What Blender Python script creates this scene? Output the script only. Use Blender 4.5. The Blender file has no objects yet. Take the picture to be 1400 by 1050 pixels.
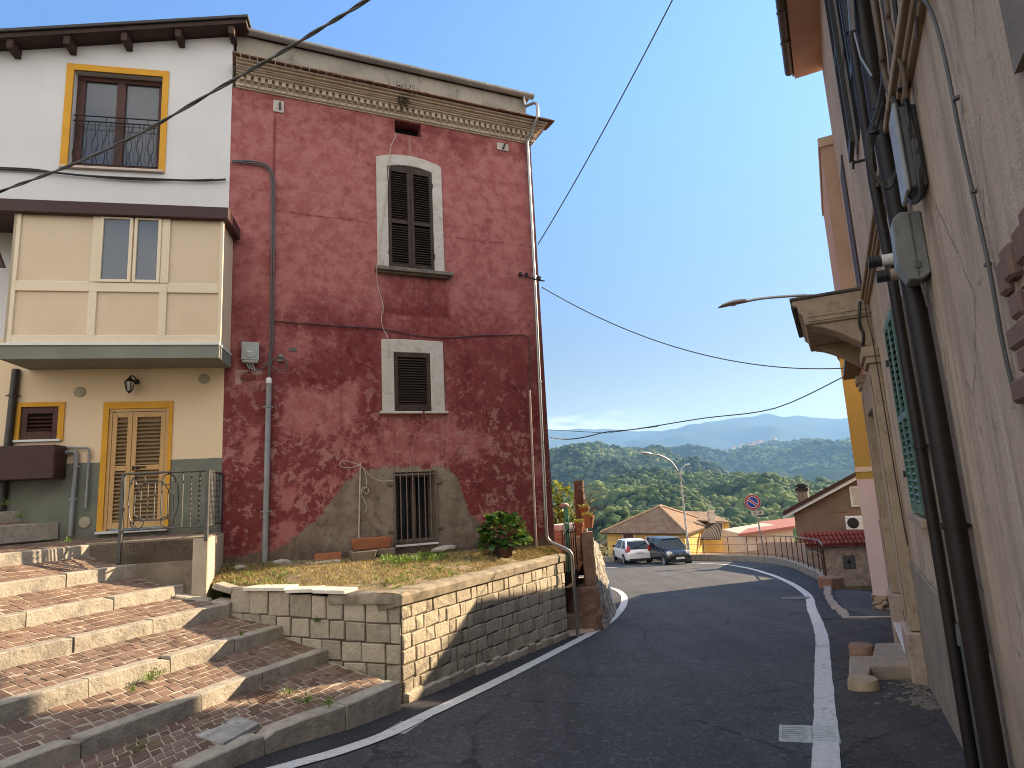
# settings of light and air
SUN_A, SUN_E, SUN_S = 60, 24, 5.0
SKY_S, EXPO = .13, 1.72
HAZE_D = 1.5e-4
CLOUD = (3.4, 3.3, 3.2, 1)
FILL_CLOUD = (4.4, 4.2, 3.95, 1)  # brightness of the added out-of-view cloud that fills the shade
HORIZON = (.265, .222, .20, 1)
HORIZON2 = (.35, .27, .215, 1)
import bpy, bmesh, math, random
import numpy as np
from mathutils import Vector, Matrix, noise as mnoise
random.seed(7); rng = np.random.default_rng(7)
R = math.radians
sc = bpy.context.scene
COL = sc.collection

# ------------------------------------------------------------------ camera calibration
F_PX = 845.0; PITCH = R(9.65); ROLL = R(-3.0); EYE = Vector((0, 0, 1.75))
_fw = Vector((0, math.cos(PITCH), math.sin(PITCH))); _up = Vector((0, -math.sin(PITCH), math.cos(PITCH))); _rt = Vector((1, 0, 0))
CR = math.cos(ROLL) * _rt + math.sin(ROLL) * _up
CU = -math.sin(ROLL) * _rt + math.cos(ROLL) * _up
def at(px, py, Y):
    """world point seen at photo pixel (px,py) at ground distance Y"""
    d = _fw + CR * ((px - 700) / F_PX) - CU * ((py - 525) / F_PX)
    return EYE + d * (Y / d.y)
def roadz(Y):
    return float(np.interp(Y, [-20, 0, 15, 30, 38, 50], [1.4, 0, -1.33, -2.45, -3.1, -3.7]))

# ------------------------------------------------------------------ mesh builder
class MB:
    def __init__(self):
        self.v = []; self.f = []; self.m = []; self.mi = 0
    def add(self, vs, fs, mi=None):
        o = len(self.v); self.v.extend([tuple(p) for p in vs])
        for f in fs:
            self.f.append(tuple(i + o for i in f)); self.m.append(self.mi if mi is None else mi)
        return self
    def box(self, x0, x1, y0, y1, z0, z1, mi=None, M=None):
        vs = [Vector(p) for p in ((x0,y0,z0),(x1,y0,z0),(x1,y1,z0),(x0,y1,z0),(x0,y0,z1),(x1,y0,z1),(x1,y1,z1),(x0,y1,z1))]
        if M is not None: vs = [M @ p for p in vs]
        return self.add(vs, [(0,3,2,1),(4,5,6,7),(0,1,5,4),(1,2,6,5),(2,3,7,6),(3,0,4,7)], mi)
    def cbox(self, c, s, rot=None, mi=None):
        M = Matrix.Translation(Vector(c))
        if rot is not None: M = M @ rot
        return self.box(-s[0]/2, s[0]/2, -s[1]/2, s[1]/2, -s[2]/2, s[2]/2, mi, M)
    def hexa(self, b, t, mi=None):
        """4 bottom pts + 4 top pts, ccw"""
        return self.add(list(b) + list(t), [(0,3,2,1),(4,5,6,7),(0,1,5,4),(1,2,6,5),(2,3,7,6),(3,0,4,7)], mi)
    def quad(self, a, b, c, d, mi=None):
        return self.add([a,b,c,d], [(0,1,2,3)], mi)
    def prism(self, pts, y0, y1, mi=None, axis='y'):
        """polygon in xz extruded along y (or xy along z)"""
        n = len(pts)
        if axis == 'y':
            vs = [(p[0], y0, p[1]) for p in pts] + [(p[0], y1, p[1]) for p in pts]
        elif axis == 'z':
            vs = [(p[0], p[1], y0) for p in pts] + [(p[0], p[1], y1) for p in pts]
        else:
            vs = [(y0, p[0], p[1]) for p in pts] + [(y1, p[0], p[1]) for p in pts]
        fs = [tuple(range(n)), tuple(reversed(range(n, 2*n)))] + [(i, i+n, (i+1) % n + n, (i+1) % n) for i in range(n)]
        return self.add(vs, fs, mi)
    def tube(self, pts, r, n=8, cap=True, mi=None, twist=0):
        P = [Vector(p) for p in pts]; k = len(P)
        rr = r if isinstance(r, (list, tuple)) else [r] * k
        T = []
        for i in range(k):
            t = P[min(i+1, k-1)] - P[max(i-1, 0)]
            T.append(t.normalized() if t.length > 1e-9 else Vector((0,0,1)))
        ref = Vector((0,0,1)) if abs(T[0].z) < .9 else Vector((1,0,0))
        a = T[0].cross(ref).normalized(); vs = []
        for i in range(k):
            a = (a - T[i] * a.dot(T[i])).normalized(); b = T[i].cross(a)
            for j in range(n):
                th = 2*math.pi*j/n + twist*i
                vs.append(P[i] + (a*math.cos(th) + b*math.sin(th)) * rr[i])
        fs = []
        for i in range(k-1):
            for j in range(n):
                fs.append((i*n+j, i*n+(j+1) % n, (i+1)*n+(j+1) % n, (i+1)*n+j))
        if cap:
            fs.append(tuple(reversed(range(n)))); fs.append(tuple(range((k-1)*n, k*n)))
        return self.add(vs, fs, mi)
    def lathe(self, prof, c=(0,0,0), n=16, mi=None, M=None):
        vs = []; c = Vector(c)
        for (r, z) in prof:
            for j in range(n):
                th = 2*math.pi*j/n
                p = Vector((r*math.cos(th), r*math.sin(th), z))
                if M is not None: p = M @ p
                vs.append(c + p)
        fs = []; k = len(prof)
        for i in range(k-1):
            for j in range(n):
                fs.append((i*n+j, i*n+(j+1) % n, (i+1)*n+(j+1) % n, (i+1)*n+j))
        fs.append(tuple(reversed(range(n)))); fs.append(tuple(range((k-1)*n, k*n)))
        return self.add(vs, fs, mi)
    def wall(self, x0, x1, z0, z1, y, holes=(), depth=.2, mi=None, ztop=None, dx=None):
        """front face (looking at it from -y) with rectangular holes and reveals going to +y. ztop(x) optional"""
        xs = sorted(set([x0, x1] + [h[0] for h in holes] + [h[1] for h in holes]))
        zs = sorted(set([z0, z1] + [h[2] for h in holes] + [h[3] for h in holes]))
        xs = [x for x in xs if x0 <= x <= x1]; zs = [z for z in zs if z0 <= z <= z1]
        for i in range(len(xs)-1):
            for j in range(len(zs)-1):
                a, b, c, d = xs[i], xs[i+1], zs[j], zs[j+1]
                cx, cz = (a+b)/2, (c+d)/2
                if any(h[0] < cx < h[1] and h[2] < cz < h[3] for h in holes): continue
                da = db = d
                if ztop is not None and j == len(zs)-2: da, db = ztop(a), ztop(b)
                self.quad((a,y,c), (b,y,c), (b,y,db), (a,y,da), mi)
        for h in holes:
            a, b, c, d = h[:4]; e = y + (h[4] if len(h) > 4 else depth)
            self.quad((a,y,c),(a,y,d),(a,e,d),(a,e,c), mi); self.quad((b,y,d),(b,y,c),(b,e,c),(b,e,d), mi)
            self.quad((a,y,d),(b,y,d),(b,e,d),(a,e,d), mi); self.quad((b,y,c),(a,y,c),(a,e,c),(b,e,c), mi)
        return self
    def mesh(self, name, mats, smooth=None):
        me = bpy.data.meshes.new(name); me.from_pydata(self.v, [], self.f)
        for m in (mats if isinstance(mats, (list, tuple)) else [mats]): me.materials.append(m)
        if any(self.m): me.polygons.foreach_set('material_index', self.m)
        if smooth is not None:
            me.polygons.foreach_set('use_smooth', [True]*len(me.polygons))
            if smooth < 179: me.set_sharp_from_angle(angle=R(smooth))
        me.update(); return me

def link(o): COL.objects.link(o); return o
def thing(name, label, cat, loc=(0,0,0), M=None, group=None):
    o = link(bpy.data.objects.new(name, None)); o.empty_display_size = .2
    if M is not None: o.matrix_world = M
    else: o.location = loc
    o['label'] = label; o['category'] = cat
    if group: o['group'] = group
    return o
def part(name, mb, mat, parent, label=None, bevel=0, smooth=None, seg=1, kind=None):
    o = link(bpy.data.objects.new(name, mb.mesh(name, mat, smooth)))
    if parent is not None: o.parent = parent
    if label: o['label'] = label
    if kind: o['kind'] = kind
    if bevel:
        b = o.modifiers.new('bevel', 'BEVEL'); b.width = bevel; b.segments = seg; b.limit_method = 'ANGLE'; b.angle_limit = R(35)
    return o
def solo(name, mb, mat, label, cat, group=None, origin=None, bevel=0, smooth=None, M=None, kind=None, seg=1):
    """a thing that is one mesh; vertices are in the frame M (or in world coordinates when M is None)"""
    if origin is None and M is None:
        a = np.array(mb.v); origin = (float(a[:,0].mean()), float(a[:,1].mean()), float(a[:,2].min()))
    if M is None:
        ox, oy, oz = origin; mb.v = [(p[0]-ox, p[1]-oy, p[2]-oz) for p in mb.v]
    o = part(name, mb, mat, None, None, bevel, smooth, seg)
    if M is not None: o.matrix_world = M
    else: o.location = origin
    if kind: o['kind'] = kind
    if label: o['label'] = label
    if cat: o['category'] = cat
    if group: o['group'] = group
    return o
def dup(o, loc, rotz=None, label=None, parent=None, scale=None):
    c = o.copy(); COL.objects.link(c)
    if parent is not None: c.parent = parent
    if loc is not None: c.location = loc
    if rotz is not None: c.rotation_euler = (0,0,rotz)
    if scale is not None: c.scale = (scale,)*3
    if label: c['label'] = label
    for ch in list(o.children):
        if ch is not c: dup(ch, None, parent=c)
    return c
def struct(name, mb, mat, smooth=None, kind='structure', bevel=0):
    o = part(name, mb, mat, None, None, bevel, smooth); o['kind'] = kind; return o

# ------------------------------------------------------------------ materials
class NT:
    def __init__(s, name):
        s.mat = bpy.data.materials.new(name); s.mat.use_nodes = True
        s.t = s.mat.node_tree; s.N = s.t.nodes; s.L = s.t.links
        s.b = s.N['Principled BSDF']; s.out = s.N['Material Output']
        s._tc = None
    def node(s, typ, **kw):
        n = s.N.new(typ)
        for k, v in kw.items(): setattr(n, k, v)
        return n
    def put(s, sock, v):
        if v is None: return
        if isinstance(v, bpy.types.NodeSocket): s.L.new(v, sock)
        elif isinstance(v, (tuple, list)):
            sock.default_value = tuple(v) + ((1,) if len(v) == 3 and sock.type == 'RGBA' else ())
        else:
            sock.default_value = (v, v, v, 1) if sock.type == 'RGBA' else v
    @property
    def obj(s):
        if s._tc is None: s._tc = s.node('ShaderNodeTexCoord')
        return s._tc.outputs['Object']
    def pos(s): return s.node('ShaderNodeNewGeometry').outputs['Position']
    def island(s): return s.node('ShaderNodeNewGeometry').outputs['Random Per Island']
    def mapping(s, vec, scale=(1,1,1), loc=(0,0,0), rot=(0,0,0)):
        m = s.node('ShaderNodeMapping'); s.L.new(vec, m.inputs[0]); m.inputs[1].default_value = loc; m.inputs[2].default_value = rot; m.inputs[3].default_value = scale
        return m.outputs[0]
    def noise(s, scale=5, detail=4, rough=.55, dist=0, vec=None, color=False):
        n = s.node('ShaderNodeTexNoise'); s.L.new(vec if vec is not None else s.obj, n.inputs['Vector'])
        n.inputs['Scale'].default_value = scale; n.inputs['Detail'].default_value = detail; n.inputs['Roughness'].default_value = rough; n.inputs['Distortion'].default_value = dist
        return n.outputs['Color' if color else 'Fac']
    def vor(s, scale=5, feature='F1', vec=None, out='Distance', rnd=1):
        n = s.node('ShaderNodeTexVoronoi', feature=feature); s.L.new(vec if vec is not None else s.obj, n.inputs['Vector'])
        n.inputs['Scale'].default_value = scale; n.inputs['Randomness'].default_value = rnd
        return n.outputs[out]
    def math(s, op, a, b=None, c=None, clamp=False):
        n = s.node('ShaderNodeMath', operation=op, use_clamp=clamp); s.put(n.inputs[0], a); s.put(n.inputs[1], b)
        if c is not None: s.put(n.inputs[2], c)
        return n.outputs[0]
    def mix(s, fac, a, b, mode='MIX'):
        n = s.node('ShaderNodeMix', data_type='RGBA', blend_type=mode); n.clamp_factor = True
        s.put(n.inputs[0], fac); s.put(n.inputs[6], a); s.put(n.inputs[7], b); return n.outputs[2]
    def ramp(s, fac, stops, interp='LINEAR'):
        n = s.node('ShaderNodeValToRGB'); n.color_ramp.interpolation = interp; e = n.color_ramp.elements
        while len(e) < len(stops): e.new(.5)
        for i, (p, c) in enumerate(stops):
            e[i].position = p; e[i].color = (c, c, c, 1) if not isinstance(c, (tuple, list)) else tuple(c) + (1,)
        s.put(n.inputs[0], fac); return n.outputs[0]
    def step(s, v, lo, hi):
        n = s.node('ShaderNodeMapRange', interpolation_type='SMOOTHSTEP'); s.put(n.inputs[0], v); n.inputs[1].default_value = lo; n.inputs[2].default_value = hi
        return n.outputs[0]
    def sep(s, vec):
        n = s.node('ShaderNodeSeparateXYZ'); s.L.new(vec, n.inputs[0]); return n.outputs
    def comb(s, x, y, z):
        n = s.node('ShaderNodeCombineXYZ'); s.put(n.inputs[0], x); s.put(n.inputs[1], y); s.put(n.inputs[2], z); return n.outputs[0]
    def boxm(s, X, Z, x0, x1, z0, z1, soft=.08, jit=None):
        """soft rectangular mask"""
        if jit is not None:
            X = s.math('ADD', X, jit); Z = s.math('ADD', Z, jit)
        a = s.step(X, x0-soft, x0+soft); b = s.step(X, x1+soft, x1-soft); c = s.step(Z, z0-soft, z0+soft); d = s.step(Z, z1+soft, z1-soft)
        return s.math('MULTIPLY', s.math('MULTIPLY', a, b), s.math('MULTIPLY', c, d))
    def bump(s, h, strength=.3, dist=.01):
        n = s.node('ShaderNodeBump'); s.put(n.inputs['Height'], h); n.inputs['Strength'].default_value = strength; n.inputs['Distance'].default_value = dist
        s.L.new(n.outputs[0], s.b.inputs['Normal']); return n
    def done(s, col, rough=.8, metal=0, spec=None):
        s.put(s.b.inputs['Base Color'], col); s.put(s.b.inputs['Roughness'], rough); s.put(s.b.inputs['Metallic'], metal)
        if spec is not None: s.b.inputs['Specular IOR Level'].default_value = spec
        return s.mat

def weathered(name, c1, c2, scale=3, rough=.85, bump=.25, fine=40, c3=None, stain=.5, island=0, metal=0, dist=.01, streak=False, spec=.3):
    n = NT(name)
    big = n.noise(scale, 6, .6, .3)
    col = n.mix(n.step(big, .35, .68), c1, c2)
    if c3 is not None:
        v = n.mapping(n.obj, (1,1,.25)) if streak else n.obj
        st = n.noise(scale*2.3, 8, .7, .6, vec=v)
        col = n.mix(n.math('MULTIPLY', n.step(st, .52, .72), stain), col, c3)
    f = n.noise(fine, 4, .7)
    col = n.mix(n.math('MULTIPLY', n.step(f, .35, .75), .22), col, tuple(x*.55 for x in c1))
    if island:
        r = n.island()
        col = n.mix(island, col, n.ramp(r, [(0, tuple(x*.45 for x in c1)), (.5, c1), (1, tuple(min(1, x*1.5) for x in c2))]))
    if bump: n.bump(n.math('ADD', n.math('MULTIPLY', big, 1.2), f), bump, dist)
    return n.done(col, rough, metal, spec)
def plain(name, c, rough=.5, metal=0, spec=.5, var=.12, scale=8):
    n = NT(name); f = n.noise(scale, 5, .65)
    return n.done(n.mix(n.step(f, .3, .75), c, tuple(x*(1-var*2.2) for x in c)), rough, metal, spec)
def glass(name, c=(.02,.025,.035), rough=.05):
    n = NT(name); return n.done(c, rough, 0, .6)
# ================================================================== MATERIALS (shared)
def mat_red():
    n = NT('red_plaster'); X, Y, Z = n.sep(n.obj)
    big = n.noise(.55, 4, .55, .4); med = n.noise(1.7, 9, .70, .25); fin = n.noise(7, 8, .74, .15); spk = n.noise(34, 5, .7); blo = n.noise(3.6, 8, .70, .2)
    deep = (.140, .022, .025); mid = (.270, .066, .064); pale = (.435, .168, .156); fade = (.47, .245, .212)
    # how much of the old dark coat is still intact: more in the middle band and lower right, less above
    zone = n.ramp(n.math('DIVIDE', Z, 10), [(0, .50), (.2, .55), (.33, .58), (.47, .54), (.56, .40), (.8, .36), (.9, .46), (1, .5)])
    m = n.math('ADD', n.math('MULTIPLY', big, .35), n.math('MULTIPLY', med, .65))
    m = n.math('ADD', m, n.math('MULTIPLY', n.math('SUBTRACT', fin, .5), .40)); m = n.math('ADD', m, n.math('MULTIPLY', n.math('SUBTRACT', blo, .5), .45))
    jx = n.math('ADD', n.math('MULTIPLY', n.math('SUBTRACT', med, .5), 1.3), n.math('MULTIPLY', n.math('SUBTRACT', fin, .5), .25))
    d = n.math('ADD', m, n.math('SUBTRACT', zone, .5))
    for (x0, x1, z0, z1, w, s) in ((1.0, 2.05, 2.95, 3.75, -.20, .22), (2.7, 4.1, 2.35, 3.15, -.14, .4), (1.2, 2.6, 3.6, 4.9, .10, .35), (4.1, 5.9, 3.6, 4.7, .08, .4), (.8, 1.9, 4.1, 4.8, -.12, .25),
                                   (4.2, 5.4, 1.3, 2.3, .10, .4), (0, .55, .8, 2.0, .05, .2), (3.0, 4.6, 8.6, 9.25, .06, .3)):
        d = n.math('ADD', d, n.math('MULTIPLY', n.boxm(X, Z, x0, x1, z0, z1, s, jx), w))
    d = n.math('ADD', d, n.math('MULTIPLY', n.boxm(X, Z, 2.72, 4.02, 5.15, 6.0, .06), .17))
    low = n.step(Z, 5.0, 2.6)
    soft = n.step(d, .36, .70); hard = n.step(d, .50, .545)
    k = n.math('ADD', n.math('MULTIPLY', soft, n.math('SUBTRACT', 1.0, n.math('MULTIPLY', low, .6))), n.math('MULTIPLY', hard, n.math('MULTIPLY', low, .6)))
    col = n.mix(k, pale, deep)
    col = n.mix(n.math('MULTIPLY', n.step(blo, .40, .60), .55), col, mid)
    # flaked pale scars with crisp edges, mostly low on the wall
    v = n.noise(3.4, 10, .72, .35)
    scar = n.math('MULTIPLY', n.step(v, .545, .575), n.math('ADD', n.math('MULTIPLY', low, .60), .07))
    col = n.mix(scar, col, fade)
    v2 = n.noise(11, 8, .75, .3)
    col = n.mix(n.math('MULTIPLY', n.math('MULTIPLY', n.step(v2, .60, .64), n.math('ADD', n.math('MULTIPLY', low, .7), .12)), .6), col, (.50, .31, .27))
    # dark blotches of damp
    db = n.noise(6.5, 7, .74, .2)
    col = n.mix(n.math('MULTIPLY', n.step(db, .56, .68), .55), col, (.125, .028, .03))
    db2 = n.noise(2.6, 9, .74, .25, vec=n.mapping(n.obj, (1,1,1), (5,0,3)))
    col = n.mix(n.math('MULTIPLY', n.step(db2, .56, .62), n.math('MULTIPLY', low, .55)), col, (.135, .026, .03))
    # building-lift joints and hairline cracks
    wob = n.math('MULTIPLY', n.math('SUBTRACT', n.noise(1.1, 6, .6), .5), .25)
    Zw = n.math('ADD', Z, wob)
    for (z0, x0, x1, s) in ((6.95, .75, 2.4, .75), (6.85, 4.0, 5.9, .6), (4.83, .7, 5.7, .5), (8.25, 4.3, 5.9, .3)):
        line = n.math('MULTIPLY', n.step(n.math('ABSOLUTE', n.math('SUBTRACT', Zw, z0)), .04, .0), n.boxm(X, Z, x0, x1, z0-1, z0+1, .2))
        col = n.mix(n.math('MULTIPLY', n.math('MULTIPLY', line, s), n.step(fin, .35, .6)), col, (.13, .025, .028))
    Xw = n.math('ADD', X, n.math('MULTIPLY', wob, .3))
    for (x0, z0, z1, s) in ((.74, 6.9, 8.9, .7), (1.92, 3.0, 5.0, .35), (3.3, 8.5, 8.95, -.6)):
        line = n.math('MULTIPLY', n.step(n.math('ABSOLUTE', n.math('SUBTRACT', Xw, x0)), .05, 0), n.boxm(X, Z, x0-1, x0+1, z0, z1, .2))
        col = n.mix(n.math('MULTIPLY', line, abs(s)), col, (.13, .022, .025) if s > 0 else (.42, .25, .22))
    # bare grey render: a rising hump at the foot and round the barred window
    hump = n.ramp(n.math('DIVIDE', X, 6.4), [(0, .30), (.07, .30), (.115, .30), (.17, .36), (.25, .50), (.31, .67), (.36, .73), (.43, .745), (.60, .735), (.635, .66), (.665, .46), (.72, .33), (.80, .26), (1, .22)])
    hz = n.math('SUBTRACT', n.math('MULTIPLY', hump, 3.05), n.math('ADD', Z, n.math('ADD', n.math('MULTIPLY', n.math('SUBTRACT', fin, .5), .30), n.math('MULTIPLY', n.math('SUBTRACT', blo, .5), .30))))
    g = n.step(hz, -.012, .03)
    gcol = n.mix(n.step(med, .35, .66), (.165, .125, .092), (.30, .25, .19))
    gcol = n.mix(n.math('MULTIPLY', n.step(db, .48, .66), .60), gcol, (.085, .066, .055))
    gcol = n.mix(n.math('MULTIPLY', n.step(fin, .55, .72), .30), gcol, (.36, .23, .18))
    halo = n.boxm(X, Z, 2.62, 3.86, .78, 2.32, .12, n.math('MULTIPLY', jx, .15))
    gcol = n.mix(n.math('MULTIPLY', halo, .35), gcol, (.34, .29, .225))
    col = n.mix(g, col, gcol)
    foot = n.step(n.math('ADD', Z, n.math('MULTIPLY', n.math('SUBTRACT', fin, .5), .6)), 1.0, .66)
    col = n.mix(n.math('MULTIPLY', foot, .75), col, (.12, .095, .075))
    # what is left of the painted street sign
    sg = n.boxm(X, Z, .17, .60, 3.74, 3.995, .01)
    sg = n.math('MULTIPLY', sg, n.step(n.math('ADD', fin, n.math('MULTIPLY', n.boxm(X, Z, .27, .62, 3.70, 3.9, .05), -.17)), .40, .48))
    col = n.mix(n.math('MULTIPLY', sg, .85), col, (.52, .38, .335))
    # streaks under the cornice
    stv = n.noise(6, 6, .7, vec=n.mapping(n.obj, (1, 1, .12)))
    col = n.mix(n.math('MULTIPLY', n.math('MULTIPLY', n.step(stv, .5, .72), n.step(Z, 7.2, 9.4)), .30), col, (.19, .075, .07))
    col = n.mix(n.math('MULTIPLY', n.step(X, 5.90, 5.96), .55), col, (.13, .055, .045))  # corner strip right of the downpipe, its shade painted in as dark brown
    for (x0, x1, z1) in ((2.56, 4.08, 5.97), (2.6, 3.9, 3.22)):
        dr = n.math('MULTIPLY', n.boxm(X, Z, x0, x1, z1-1.1, z1, .10), n.step(n.noise(9, 5, .7, vec=n.mapping(n.obj, (1, 1, .07))), .48, .66))
        col = n.mix(n.math('MULTIPLY', dr, .45), col, (.11, .03, .03))
    col = n.mix(n.math('MULTIPLY', n.step(spk, .4, .75), .24), col, (.075, .02, .02))
    pit = n.noise(70, 3, .8); col = n.mix(n.math('MULTIPLY', n.step(pit, .56, .72), .35), col, (.07, .02, .02)); col = n.mix(n.math('MULTIPLY', n.step(pit, .44, .30), .22), col, (.50, .27, .24))
    h = n.math('ADD', n.math('MULTIPLY', k, .6), n.math('ADD', n.math('MULTIPLY', spk, .45), n.math('MULTIPLY', fin, .8)))
    h = n.math('SUBTRACT', h, n.math('MULTIPLY', scar, .5))
    n.bump(h, .5, .014)
    return n.done(col, .92, 0, .15)

def mat_white():
    n = NT('house_paint'); X, Y, Z = n.sep(n.obj)
    e = n.math('ADD', Z, n.math('MULTIPLY', n.math('SUBTRACT', n.noise(5, 3), .5), .015))
    big = n.noise(.9, 5, .6); f = n.noise(60, 4, .7)
    up = n.mix(n.step(big, .3, .7), (.70, .69, .69), (.65, .64, .64))
    warm = n.mix(n.step(big, .3, .7), (.80, .635, .43), (.76, .595, .395))  # cream paint, warmed and lightened for sun bounced off the steps
    col = n.mix(n.step(Z, 4.55, 4.5), up, warm)
    gr = n.mix(n.step(n.noise(2.2, 6, .65), .3, .7), (.205, .215, .17), (.155, .165, .128))
    col = n.mix(n.step(e, 2.512, 2.505), col, gr)
    foot = n.step(n.math('ADD', Z, n.math('MULTIPLY', n.noise(4, 5, .7), .5)), 1.95, 1.55)
    col = n.mix(n.math('MULTIPLY', foot, .5), col, (.10, .09, .07))
    st = n.noise(4, 6, .7, vec=n.mapping(n.obj, (1.4, 1, .1)))
    col = n.mix(n.math('MULTIPLY', n.step(st, .55, .75), .10), col, (.35, .32, .28))
    n.bump(f, .35, .006)
    return n.done(col, .9, 0, .2)

M_RED = mat_red(); M_WHITE = mat_white()
M_YEL = weathered('yellow_paint', (.70, .36, .035), (.64, .31, .028), 3, .75, .15)
M_CREAM = weathered('cream_panel', (.72, .575, .41), (.67, .53, .37), 1.5, .55, .05, fine=70)
M_CREAMF = weathered('cream_frame', (.80, .68, .50), (.75, .635, .46), 2, .5, .05)
M_GREYSLAB = weathered('grey_green_slab', (.23, .245, .205), (.19, .20, .165), 1.5, .85, .15)
M_BROWNMET = plain('brown_metal', (.055, .020, .017), .5, .0, .35)
M_DKWOOD = weathered('dark_wood', (.060, .030, .020), (.035, .018, .013), 5, .7, .2)
M_REDWOOD = weathered('brown_window_wood', (.085, .030, .020), (.055, .020, .014), 5, .5, .1)
M_GLASS = glass('window_glass', (.10, .11, .13), .06)
M_GLASSD = glass('dark_glass', (.012, .014, .018), .05)
M_IRON = plain('black_iron', (.022, .021, .021), .55, .3)
M_GREYIRON = plain('grey_iron', (.10, .098, .092), .5, .6, .5)
M_TAN = weathered('tan_door_paint', (.58, .36, .15), (.52, .32, .125), 4, .55, .1, fine=30)
M_TANSLAT = weathered('tan_slat_paint', (.30, .20, .10), (.26, .17, .085), 4, .55, .1)
M_SHUT = weathered('weathered_brown_shutter', (.060, .040, .030), (.036, .025, .020), 6, .75, .2, c3=(.11, .08, .06), stain=.4)
M_WSTONE = weathered('white_limewash', (.58, .54, .49), (.50, .455, .40), 4, .9, .3, c3=(.22, .19, .16), stain=.7)
M_CORN = weathered('cornice_stucco', (.60, .51, .40), (.50, .42, .32), 3, .9, .4, c3=(.17, .14, .11), stain=.6)
M_ATTIC = weathered('grey_attic_stucco', (.37, .335, .28), (.26, .235, .20), 1.6, .92, .3, c3=(.10, .09, .08), stain=.7, streak=True)
M_ZINC = weathered('zinc', (.42, .42, .40), (.34, .34, .33), 4, .45, .05, metal=.7)
M_STEEL = plain('steel_pipe', (.36, .35, .34), .36, .85)
M_PVC = weathered('grey_pvc', (.30, .31, .31), (.24, .25, .25), 5, .5, .05)
M_CABLE = plain('cable_grey', (.10, .10, .10), .6, 0)
M_CABLED = plain('cable_dark', (.030, .028, .027), .55, 0)
M_WIREW = plain('cream_wire', (.55, .46, .38), .6, 0)
M_BOXG = plain('grey_box_plastic', (.40, .43, .42), .5, 0, .4, .06)
M_TERRA = weathered('terracotta', (.36, .135, .062), (.29, .10, .047), 6, .85, .2, c3=(.42, .27, .2), stain=.4)
M_TILE = weathered('old_roof_tile', (.21, .115, .075), (.145, .085, .06), 6, .9, .3, island=.5)
M_DARK = plain('dark_interior', (.010, .009, .008), .9)
M_WHITEP = plain('white_plastic', (.72, .72, .70), .45, 0, .4, .05)

def frame(az, O, flip=False):
    a = R(az)
    if not flip: x = Vector((math.sin(a), math.cos(a), 0)); y = Vector((-math.cos(a), math.sin(a), 0))
    else: x = Vector((-math.sin(a), -math.cos(a), 0)); y = Vector((math.cos(a), -math.sin(a), 0))
    return Matrix(((x.x, y.x, 0, O[0]), (x.y, y.y, 0, O[1]), (0, 0, 1, O[2]), (0, 0, 0, 1)))
J = Vector((-4.839, 10.21, 0))
F_RED = frame(66, J); F_WH = frame(77.8, J)

def leaf_shutter(fr, sl, x0, x1, z0, z1, y, st=.055, th=.035, mid=None, pitch=.042, tilt=38, rails=None, ztop=None):
    """louvred shutter leaf: stiles and rails into fr, slats into sl; front at y-th/2"""
    zt = z1 if ztop is None else max(ztop)
    if ztop is None:
        fr.box(x0, x0+st, y-th/2, y+th/2, z0, z1); fr.box(x1-st, x1, y-th/2, y+th/2, z0, z1)
        fr.box(x0+st, x1-st, y-th/2, y+th/2, z1-st*1.2, z1)
    else:
        a, b = ztop
        q = lambda x: a + (b-a)*(x-x0)/(x1-x0)
        for (p0, p1, zb) in ((x0, x0+st, z0), (x1-st, x1, z0), (x0+st, x1-st, min(a, b)-st*1.6)):
            fr.hexa([(p0,y-th/2,zb),(p1,y-th/2,zb),(p1,y+th/2,zb),(p0,y+th/2,zb)], [(p0,y-th/2,q(p0)),(p1,y-th/2,q(p1)),(p1,y+th/2,q(p1)),(p0,y+th/2,q(p0))])
    fr.box(x0+st, x1-st, y-th/2, y+th/2, z0, z0+st*1.5)
    gaps = [z0+st*1.5] + ([] if not mid else sum([[m-st*.6, m+st*.6] for m in mid], [])) + [(z1 if ztop is None else min(ztop)-.4*st)-st*1.2]
    for m in (mid or []): fr.box(x0+st, x1-st, y-th/2, y+th/2, m-st*.6, m+st*.6)
    for i in range(0, len(gaps), 2):
        z = gaps[i] + pitch*.5
        while z < gaps[i+1] - pitch*.3:
            sl.cbox(((x0+x1)/2, y, z), (x1-x0-2*st+.004, th*1.25, .007), Matrix.Rotation(R(tilt), 4, 'X')); z += pitch

def split_z(mb, z):
    out = (MB(), MB())
    for k in range(0, len(mb.v), 8):
        out[0 if mb.v[k][2] < z else 1].add(mb.v[k:k+8], [(0,3,2,1),(4,5,6,7),(0,1,5,4),(1,2,6,5),(2,3,7,6),(3,0,4,7)])
    return out
# ================================================================== RED HOUSE
red = thing('red_house', 'tall old house with flaking red plaster, three windows and a white dentil cornice', 'house', M=F_RED)
W = 6.05
HOLES = [(2.83, 3.74, 6.08, 8.27, .14), (2.885, 3.59, 3.295, 4.41, .14), (2.85, 3.62, .87, 2.16, .28), (3.0, 3.55, 8.96, 9.25, .3)]
mb = MB(); mb.wall(0, W, -1.5, 9.27, 0, HOLES)
mb.quad((W,0,-1.5),(W,9,-1.5),(W,9,9.27),(W,0,9.27)); mb.quad((W,9,-1.5),(0,9,-1.5),(0,9,9.27),(W,9,9.27)); mb.quad((0,9,-1.5),(0,.02,-1.5),(0,.02,9.27),(0,9,9.27))
part('wall', mb, M_RED, red)
mb = MB()
mb.box(3.0, 3.55, .3, .32, 8.96, 9.25)
for i, (a, b) in enumerate(((3.0, 3.2), (3.22, 3.4), (3.41, 3.55))): mb.box(a, b, .16+.03*i, .29, 8.96, 9.05+.02*(i % 2))
part('vent_hole', mb, M_DARK, red)
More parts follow.
